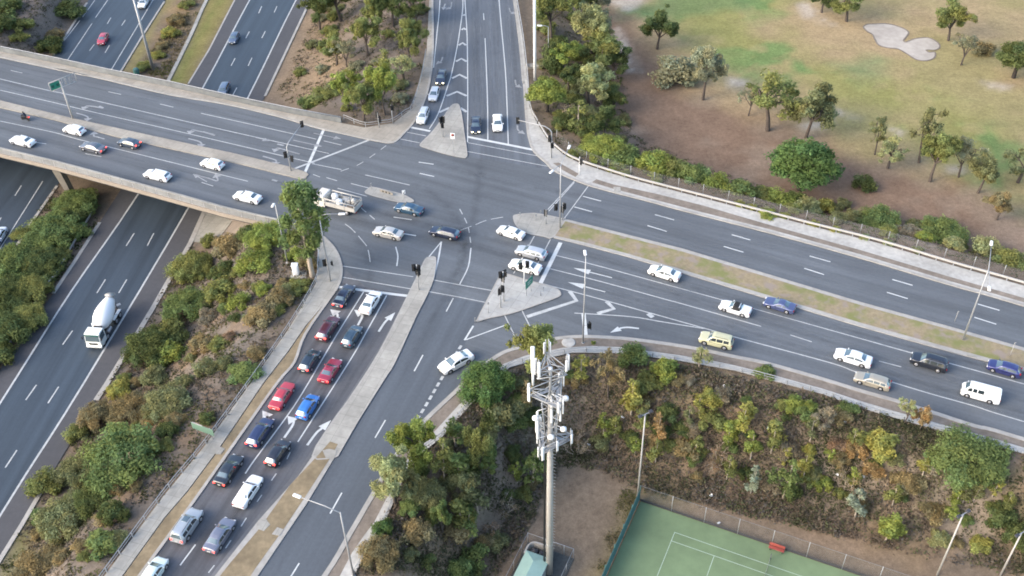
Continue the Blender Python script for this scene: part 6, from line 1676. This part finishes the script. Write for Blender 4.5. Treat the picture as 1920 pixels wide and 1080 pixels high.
for k, bx, by, ty, w_, c, lab in (
 ('gum',770,118,28,58,'olive','tall olive tree near the kerb of the upper ramp'), ('gum',690,104,28,60,'olive','olive tree with a pale trunk beside it, midway to the freeway'), ('gum',737,50,-40,66,'dark','dark tree with a tall bare trunk at the top edge'), ('gum',782,46,-30,50,'dark','dark tree at the top edge beside the ramp kerb'),
 ('gum',640,40,-50,80,'dark','large dark tree at the top edge above the freeway verge'), ('gum',632,122,54,52,'olive','rounded olive tree standing on the freeway verge'), ('gum',600,56,-20,56,'dark','dark tree nearest the freeway at the top edge'),
 ('gum',655,205,124,56,'bright','bright green tree above the bridge parapet, left of two others'), ('gum',683,228,150,52,'olive','olive tree rising directly behind the corner railing'), ('gum',722,216,118,56,'bright','bright slender-topped tree behind the corner traffic signals'),
 ('thin',757,150,98,52,'pale','pale thin tree on bare ground by the ramp'), ('sapling',722,142,92,30,'olive','narrow olive tree in the middle of the bare slope'), ('bush',604,186,164,62,'olive','low olive bushes beside the parapet at the freeway verge'), ('bush',580,202,178,40,'green','small green shrub right behind the bridge handrail'),
 ('thin',651,128,72,46,'grey','grey thin tree behind the bright green one'), ('twiggy',700,196,160,40,'dry','dry twiggy shrub on the slope between bright trees'), ('bush',630,170,146,44,'dull','dull shrub half hidden by the bright green tree'), ('gum',700,56,-10,46,'olive','olive tree near the top edge between two dark ones'), ('bush',752,190,170,32,'grey','small grey shrub beside the ramp kerb railing')):
    plant(k, bx, by, ty, w_, c, lab, 'shrub' if k in ('bush', 'twiggy') else 'tree', GM)
GW = 'shrubs west of the freeway'
for cx, cy, w_, h_, c, lab in ((94,86,52,44,'dark','dark green shrub at the freeway edge just behind the bridge parapet'), (44,50,44,44,'olive','yellow-olive shrub on the bare slope west of the freeway'), (4,46,52,54,'dark','dark shrub on the picture edge west of the freeway'), (126,20,66,44,'dark','wide dark shrub beside the far freeway carriageway at the top'),
        (14,14,60,52,'dark','dark shrub in the top corner of the picture'), (106,66,34,34,'brown','brownish shrub behind the dark one at the freeway edge'), (36,70,34,26,'olive','small olive shrub near the bridge west of the freeway')):
    bush(cx, cy, w_, h_, c, lab, group=GW)
GD = 'shrubs in the freeway median'
for cx, cy, w_, h_, c, lab in ((272,124,32,26,'olive','green shrub at the foot of the thick freeway mast'), (296,104,26,20,'yellow','yellowish tuft behind the freeway mast foot'), (318,62,36,30,'yellow','tan grassy tuft in the middle of the freeway median'), (330,38,36,28,'brown','brown grassy tuft in the upper freeway median'), (352,10,30,22,'olive','olive tuft in the freeway median at the top edge'), (304,86,26,22,'brown','brown tuft between the mast foot and the tan tuft')):
    bush(cx, cy, w_, h_, c, lab, group=GD, z=ZF)
GU = 'dense shrubs in the lower freeway median'
for cx, cy, w_, h_, c, lab in ((146,384,84,56,'green','green shrub closest to the leaning bridge pier'), (104,438,104,68,'green','big green shrub in the lower freeway median below the pier'), (128,410,70,50,'dark','dark shrub behind the big green median one'), (30,490,92,64,'green','green shrub near the pale cut-off car'), (84,492,76,56,'dark','dark shrub next to the guard rail start in the lower median'),
       (16,556,92,72,'dark','dark broad shrub on the picture edge below the cut-off car'), (62,548,78,60,'olive','olive shrub halfway down the lower median guard rail'), (14,622,92,72,'dark','lower dark shrub on the picture edge beside the guard rail'), (56,596,70,60,'olive','olive-brown shrub pressing over the guard rail'), (44,440,40,34,'olive','small olive shrub at the edge strip by the cut-off car'), (112,476,44,38,'olive','small olive shrub against the start of the guard rail'), (2,672,60,46,'dark','lowest dark shrub of the median row')):
    bush(cx, cy, w_, h_, c, lab, group=GU, z=ZF)
GS = 'shrubs on the slope below the footpath'
for cx, cy, w_, h_, c, lab in (
 (363,502,78,60,'olive','olive shrub at the freeway edge below the slope paving'), (394,452,32,34,'olive','little olive shrub growing out of the slope paving'), (434,464,66,58,'brown','brown-olive shrub at the top corner of the slope paving'), (500,446,70,58,'bright','bright green shrub under the bridge end beside the grey lamp'),
 (480,494,66,56,'bright','bright green shrub below the lamp, lower down the slope'), (421,506,44,44,'dark','dark shrub between the olive and the bright green ones'), (418,546,58,58,'olive','rounded olive shrub in the middle of the upper slope'), (452,568,44,46,'bright','small yellow-green shrub right of the rounded olive one'),
 (491,592,60,48,'brown','straw-brown shrub above the bare dry patch'), (527,562,46,56,'brown','upright olive-brown shrub near the footpath edge'), (494,542,34,26,'bright','small bright shrub between the brown ones and the cabinet'), (562,538,44,28,'olive','low olive shrub beside the cabinet pad'), (558,480,40,38,'bright','bright shrub at the trunk of the tall gum'), (580,494,32,50,'brown','brownish upright shrub between the gum and the footpath railing'),
 (352,576,84,66,'green','big green shrub halfway down the freeway side of the slope'), (322,628,66,60,'olive','olive shrub below the big green one'), (284,654,96,80,'dark','large dark shrub leaning over the freeway edge'), (322,664,58,52,'bright','yellow-green shrub in front of the large dark one'), (384,648,50,44,'brown','brown round shrub at the bare dry patch'), (388,690,46,42,'dull','dull green shrub below the brown round one'),
 (459,700,62,28,'green','low spreading shrub beside the footpath railing'), (394,594,42,30,'dry','purple-grey dry shrub near the dry patch'), (470,438,44,40,'dark','dark shrub close to the bridge end'), (224,734,46,42,'yellow','yellow-green shrub standing above the brown trees'), (186,782,68,62,'brown','brown-olive shrub at the freeway edge of the lower slope'),
 (250,772,78,62,'brown','tawny shrub between the yellow-green and grey-green ones'), (318,760,90,70,'dull','large grey-green shrub on the lower slope'), (143,812,42,40,'olive','small olive shrub overhanging the freeway kerb'), (240,862,146,112,'green','biggest rounded green tree of the lower slope'), (318,808,36,44,'dark','narrow dark shrub between the biggest green tree and the sign'),
 (88,908,62,58,'olive','olive shrub reaching over the freeway edge line'), (150,886,76,70,'dull','dull green shrub left of the biggest rounded tree'), (180,940,70,70,'dark','dark shrub below the biggest rounded tree'), (130,980,106,92,'dull','large dull green shrub near the bottom corner'), (196,1020,66,44,'green','low green shrub beside the railing at the bottom'), (214,964,54,54,'dark','dark narrow shrub right of the large dull one'), (80,1068,100,50,'brown','brown-green shrub cut by the bottom edge'),
 (430,632,26,20,'red','purplish low tuft on the bare dry patch'), (350,716,34,30,'dull','little dull shrub under the brown round one'), (292,706,50,44,'dull','dull shrub at the foot of the large dark one')):
    bush(cx, cy, w_, h_, c, lab, group=GS)
# the tall gum at the bridge end
plant('tall', 586, 518, 322, 84, 'green', 'tall slender gum with a pale trunk at the end of the bridge parapet')

GE = 'trees and shrubs of the bushland by the mast'
for cx, cy, w_, h_, c, lab in (
 (912,722,96,84,'pine','large rich green shrub beside the slip road bend'), (937,782,66,54,'dull','dull shrub below the large rich green one'), (713,1040,72,60,'brown','brown shrub beside the railing at the bottom edge'), (719,994,38,40,'pine','small vivid green shrub hanging over the railing'), (893,1048,54,50,'green','green shrub left of the equipment shed'), (858,1072,50,40,'green','low green shrub at the bottom edge near the shed'),
 (1185,670,58,46,'green','green shrub pressed against the railing right of the mast top'), (1247,694,50,60,'bright','bright two-headed shrub by the gravel path right of the mast'), (1330,748,44,46,'yellow','yellow-green round shrub in the upper bushland'), (1333,792,54,50,'olive','olive shrub below the yellow-green round one'), (1487,760,38,34,'bright','bright shrub near the path railing, left of a twin'), (1516,764,30,28,'bright','bright small shrub near the path railing, right of its twin'),
 (1650,832,66,64,'yellow','bright yellow-green shrub in the middle of the bushland'), (1606,844,46,42,'orange','olive-orange shrub joined to the bright yellow-green one'), (1635,882,38,44,'orange','orange-brown dying shrub below the yellow-green one'), (1812,862,136,88,'green','very wide soft green shrub near the picture edge'), (1836,1022,42,42,'yellow','round yellow-green shrub near the floodlight poles'), (1568,834,36,28,'red','red-brown dead shrub in the middle bushland'),
 (1518,844,26,32,'yellow','narrow yellow-green shrub below its larger twins'), (1542,908,38,40,'bright','fresh green shrub with a pale stem in the lower bushland'), (1668,988,44,52,'bright','light green shrub above the court fence corner'), (1900,1000,60,70,'dark','dark scrub mound behind the outer floodlight pole'), (1870,960,56,50,'dark','dark scrub between the two floodlight poles'), (960,850,40,36,'dark','dark shrub just left of the mast head'), (880,872,52,44,'dark','dark shrub among the tall trees left of the mast'),
 (800,930,70,54,'dull','dull thicket right of the double-crowned roadside trees'), (850,1000,60,42,'brown','tan thicket in the lower bushland'), (780,1000,60,44,'brown','brown thicket between the railing and the shed'), (1000,905,30,28,'brown','brown tuft beside the mast shaft'), (1290,842,56,40,'brown','tan shrub left of the court floodlight'), (1475,842,46,34,'dry','grey dry thicket in the middle bushland'), (1590,770,40,28,'green','green tuft hugging the path railing near the gold-grey wagon'), (1700,905,60,44,'brown','brown thicket right of the orange dying shrub'), (1750,960,56,40,'brown','dark brown thicket above the far windbreak'), (1435,700,40,24,'green','low green shrub at the gravel path kink'), (1760,1010,40,34,'pale','grey-green tuft beside the far windbreak'), (1125,830,40,34,'dull','dull shrub right of the mast collar'), (1250,776,44,40,'dark','dark shrub beside the court floodlight head'), (1215,720,52,40,'olive','olive shrub under the two-headed bright one')):
    bush(cx, cy, w_, h_, c, lab, group=GE)
for k, bx, by, ty, w_, c, lab in (
 ('gum',1003,712,604,80,'olive','olive gum behind the mast top, overlapping the slip road'), ('gum',783,884,786,84,'bright','yellow-green roadside tree overhanging the lane kerb, upper of two'), ('gum',742,944,854,76,'pale','pale lime roadside tree overhanging the path, lower of two'), ('gum',902,905,796,52,'olive','narrow olive tree left of the mast head'), ('sapling',833,900,816,46,'olive','slim olive tree between the roadside trees and the narrow one'), ('sapling',854,838,780,38,'green','slim green tree beside the path railing'),
 ('sapling',896,962,886,48,'dull','slim dull tree in the lower thicket'), ('sapling',868,994,928,46,'olive','olive sapling left of the shed'), ('sapling',970,905,862,24,'bright','short bright sapling close to the mast shaft'), ('sapling',1020,880,842,20,'bright','tiny bright sapling against the mast shaft'), ('sapling',1090,715,668,34,'yellow','yellowish sapling right of the mast top'), ('thin',1140,745,652,58,'brown','brown-leaved tree with a forked pale trunk by the railing'), ('sapling',1183,780,716,40,'yellow','yellow sapling below the green railing shrub'),
 ('sapling',987,760,712,34,'brown','tan sapling behind the mast antennas'), ('sapling',1388,808,752,38,'yellow','yellow-tipped sapling in the upper bushland'), ('sapling',1407,862,800,32,'bright','bright sapling with a thin stem in the middle bushland'), ('sapling',1446,848,772,38,'olive','pointed olive sapling right of the bright thin-stemmed one'), ('sapling',1468,935,852,52,'green','soft green sapling with a pale stem near the court fence'), ('sapling',1407,925,866,28,'blue','grey-blue sapling above the court fence'), ('sapling',1603,970,914,36,'blue','pale grey sapling in the lower bushland'),
 ('thin',1540,812,756,40,'dry','bare grey tree between the wagon and the bright twins'), ('thin',1694,795,742,40,'pale','pale thin tree growing through the gravel path'), ('gum',1725,806,756,34,'orange','orange-brown tree with a dark trunk at the roadside'), ('sapling',1660,1015,960,36,'bright','bright sapling close to the court fence corner'), ('sapling',1310,690,648,32,'pale','pale sapling leaning over the kerb near the pale yellow car'), ('sapling',1230,830,770,30,'orange','rusty sapling beside the court floodlight'), ('twiggy',1345,870,832,54,'red','reddish dry shrub in the middle of the bushland'), ('twiggy',1750,880,846,56,'dry','grey dry shrub under the roadside orange tree'), ('twiggy',1590,905,866,50,'brown','tawny dry shrub beside the orange dying one'), ('twiggy',950,960,930,40,'dry','dry grey shrub beside the lawn of the mast'), ('twiggy',925,1010,985,34,'red','pinkish dry shrub left of the compound fence'), ('twiggy',1080,850,815,50,'dry','dry grey shrub behind the mast collar')):
    plant(k, bx, by, ty, w_, c, lab, 'shrub' if k == 'twiggy' else 'tree', GE)
# scrub that fills in between, each bush its own
def fill(px, n, size, cols, label, group, seed, z=None, kinds=('bush',), cat='shrub'):
    r = np.random.default_rng(seed); poly = np.array(px, float); lo, hi = poly.min(0), poly.max(0); done = 0; Q = []
    for _ in range(4000):
        if done >= n: break
        p = r.random(2) * (hi - lo) + lo
        _, ins = seg_dist(p[None], poly)
        if not ins[0] or any(np.hypot(*((p - q) * (1, 1.3))) < size[0] * .8 for q in Q): continue
        Q.append(p); w_ = r.uniform(*size); c = cols[r.integers(len(cols))]; k = kinds[r.integers(len(kinds))]
        if k == 'bush': bush(p[0], p[1], w_, w_ * r.uniform(.65, .95), c, label, cat, group)
        else: plant(k, p[0], p[1], p[1] - w_ * r.uniform(1.2, 1.9), w_, c, label, cat, group)
        done += 1
fill([(668,1085),(767,890),(882,785),(960,715),(1020,700),(1020,990),(960,1010),(920,1090)], 28, (26, 48), ['olive','dark','dull','green','brown'], 'low scrub bush in the dense thicket left of the mast', 'scrub in the thicket left of the mast', 3)
fill([(720,960),(800,860),(900,800),(1000,760),(1015,960),(960,1000),(860,1060),(740,1060)], 8, (34, 50), ['olive','dull','green'], 'leafy young tree in the dense thicket left of the mast', 'young trees in the thicket left of the mast', 4, kinds=('sapling', 'gum'), cat='tree')
fill([(1060,690),(1280,700),(1540,762),(1918,870),(1990,905),(1990,1040),(1760,1020),(1400,925),(1220,890),(1060,845)], 50, (22, 42), ['olive','brown','dull','dark','dry','green','brown','dark'], 'low scrub bush on the bank right of the mast', 'scrub on the bank right of the mast', 5)
fill([(1075,735),(1500,795),(1900,900),(1900,1000),(1500,930),(1200,870),(1080,830)], 30, (20, 32), ['olive','bright','dull','yellow'], 'small upright young tree on the bank right of the mast', 'young trees on the bank right of the mast', 6, kinds=('sapling',), cat='tree')
fill([(400,470),(350,500),(285,600),(205,740),(120,880),(60,1000),(110,1100),(200,1050),(310,900),(460,712),(530,625),(585,540),(540,450)], 44, (22, 40), ['olive','dull','green','brown','dark'], 'low scrub bush between the freeway and the footpath', 'scrub between the freeway and the footpath', 7)
fill([(600,20),(540,150),(600,190),(683,228),(735,220),(765,190),(790,90),(795,0),(640,-10)], 24, (20, 36), ['olive','dull','dark','grey'], 'low scrub bush between the freeway and the upper ramp', 'scrub between the freeway and the upper ramp', 8)
fill([(1015,20),(1012,200),(1045,262),(1095,290),(1180,270),(1165,150),(1130,30)], 24, (26, 44), ['olive','dark','dull','dark'], 'dark undergrowth bush beneath the ramp trees', 'undergrowth beneath the ramp trees', 9)
fill([(1110,296),(1330,352),(1500,396),(1700,446),(1920,510),(1930,480),(1700,420),(1500,372),(1330,326),(1130,270)], 22, (26, 44), ['olive','dull','green','bright'], 'low leafy bush filling the row along the wire fence', 'bushes filling the fence row', 10)
fill([(150,365),(100,400),(60,430),(-10,560),(-40,690),(20,660),(95,520),(180,400)], 14, (40, 64), ['dark','green','olive'], 'dark bush filling the lower freeway median', 'bushes filling the lower freeway median', 11)
bush(1113, 644, 10, 8, 'bright', 'tiny bright weed in the verge near the slip road lamp', 'weed', name='weed')

# ------------------------------------------------------------------ undergrowth too many to count
def undergrowth(px, n, cols, seed, z=None, leaf=(.10, .26), hmax=.7, clump=True, name='undergrowth'):
    r = np.random.default_rng(seed)
    poly = np.array([WT(x, y)[:2] if z is None else W(x, y, z) for x, y in px])
    lo, hi = poly.min(0), poly.max(0)
    P = r.random((n * 3, 2)) * (hi - lo) + lo
    _, ins = seg_dist(P, poly); P = P[ins][:n]
    den = fbm(P, 5, seed, 3); P = P[den + r.normal(size=len(P)) * .12 > .42]
    k = 7
    ctr = np.repeat(P, k, 0); q = ctr + r.normal(size=ctr.shape) * .28
    h = hfun(q); hh_ = np.repeat(r.random(len(P)) ** 1.6, k) * hmax
    pos = np.column_stack([q, h + r.random(len(q)) * hh_ + .02])
    nr = r.normal(size=(len(q), 3)) * .8 + np.array([0, 0, .6]); nr /= np.linalg.norm(nr, axis=1)[:, None]
    ca = np.array(cols); zone_ = fbm(P, 7, seed + 5, 3) + r.normal(size=len(P)) * .08
    rk = zone_.argsort().argsort() / max(1, len(P)); ci = np.clip((rk * len(ca)).astype(int), 0, len(ca) - 1)
    t = np.repeat(ca[ci], k, 0) * r.uniform(.78, 1.2, len(q))[:, None]
    me = leaf_mesh(name, pos, nr, r.uniform(*leaf, len(q)), t, M['ug'])
    return struct(name, me, 'stuff')
UG = [(.09,.096,.052), (.125,.125,.07), (.165,.14,.10), (.20,.16,.115), (.17,.152,.13), (.13,.138,.072), (.18,.142,.108)]
undergrowth([(668,1085),(767,878),(882,764),(960,694),(1075,668),(1280,684),(1540,746),(1918,858),(2050,900),(2050,1100),(1760,1050),(1195,918),(1120,880),(1050,872),(985,1000),(920,1090)], 14500, UG, 5, hmax=.9)
undergrowth([(450,464),(357,462),(287,580),(200,724),(60,955),(0,1070),(120,1150),(197,1080),(313,926),(470,724),(540,625),(590,538),(592,470),(545,432),(500,452)], 5200, [(.075,.08,.04), (.15,.14,.115), (.13,.115,.10), (.18,.14,.09), (.11,.115,.05)], 6, hmax=.5)
undergrowth([(600,10),(520,176),(600,198),(683,236),(737,228),(773,200),(800,97),(803,-20),(640,-20)], 2600, [(.085,.09,.04), (.15,.13,.105), (.19,.15,.10), (.11,.115,.05)], 7, hmax=.5)
undergrowth([(1012,80),(1000,200),(1034,264),(1090,298),(1330,362),(1500,408),(1700,458),(1930,525),(1930,500),(1500,375),(1330,315),(1190,255),(1165,130),(1130,20),(1020,0)], 3600, [(.085,.095,.04), (.15,.14,.10), (.19,.165,.10), (.10,.12,.045)], 8, hmax=.55)
undergrowth([(130,370),(105,352),(50,425),(-30,560),(-60,760),(0,690),(95,545),(185,415)], 1700, [(.05,.065,.025), (.07,.085,.03), (.12,.10,.08)], 9, z=ZF, hmax=.6)
undergrowth([(345,0),(385,0),(350,70),(312,150),(262,130),(300,70)], 900, [(.20,.16,.09), (.22,.18,.10), (.11,.10,.06), (.13,.13,.05)], 10, z=ZF, hmax=.6)
undergrowth([(-20,-20),(165,-20),(150,10),(95,100),(-20,78)], 700, [(.07,.075,.035), (.13,.115,.10), (.10,.10,.05)], 11, hmax=.5)
undergrowth([(1170,915),(1196,930),(1140,1062),(1118,1070)], 700, [(.13,.14,.05), (.16,.145,.07), (.19,.16,.09)], 12, hmax=.25, leaf=(.06, .14), name='grass_edge')
# litter caught in the bushland
GL = 'scraps of litter in the bushland'
for k, (lx, ly) in enumerate(((1347,735),(1358,728),(1168,785),(1584,793),(1669,872),(1569,892),(1333,932),(1695,940),(1104,836),(1347,983),(1862,917),(1617,896),(1440,806))):
    p = WT(lx, ly)
    MBx = MB().rbox((0, 0, .06), (.42, .26, .03), .012, M=Matrix.Rotation(.35, 3, 'X')).rbox((.1, .12, .13), (.26, .2, .02), .01, M=Matrix.Rotation(-.7, 3, 'Y'))
    o = MBx.build('litter', M['white'], loc=(p[0], p[1], p[2] + .25), rot=(0, 0, k * 1.1), scale=(1, 1, 1))
    tag(o, 'scrap of white litter caught in the scrub of the bushland', 'litter', GL)
# ------------------------------------------------------------------ daylight
w = bpy.data.worlds.new('World'); S.world = w; w.use_nodes = True
nt = w.node_tree; bg = nt.nodes['Background']
sky = nt.nodes.new('ShaderNodeTexSky'); sky.sky_type = 'NISHITA'; sky.sun_disc = False
EL, AZ = math.radians(30), math.radians(246)      # compass bearing of the sun: behind the camera, well to its left
sky.sun_elevation = EL; sky.sun_rotation = AZ
sky.air_density = 1.0; sky.dust_density = 2.7; sky.ozone_density = 0.8; sky.altitude = 50
nt.links.new(sky.outputs[0], bg.inputs['Color']); bg.inputs['Strength'].default_value = .15
sl = bpy.data.lights.new('sun', 'SUN'); sl.energy = .58; sl.angle = math.radians(38); sl.color = (1, .90, .79)
so = bpy.data.objects.new('sun', sl); COL.objects.link(so)
dirv = Vector((math.sin(AZ) * math.cos(EL), math.cos(AZ) * math.cos(EL), math.sin(EL)))
so.rotation_euler = dirv.to_track_quat('Z', 'Y').to_euler(); so.location = dirv * 300
vs_ = S.view_settings
vs_.view_transform = 'Standard'; vs_.look = 'None'; vs_.exposure = 1.64; vs_.gamma = 1
S.render.engine = 'CYCLES'
S.cycles.max_bounces = 6; S.cycles.transparent_max_bounces = 8
S.cycles.use_denoising = True
S.cycles.pixel_filter_type = 'BLACKMAN_HARRIS'; S.cycles.filter_width = 1.8
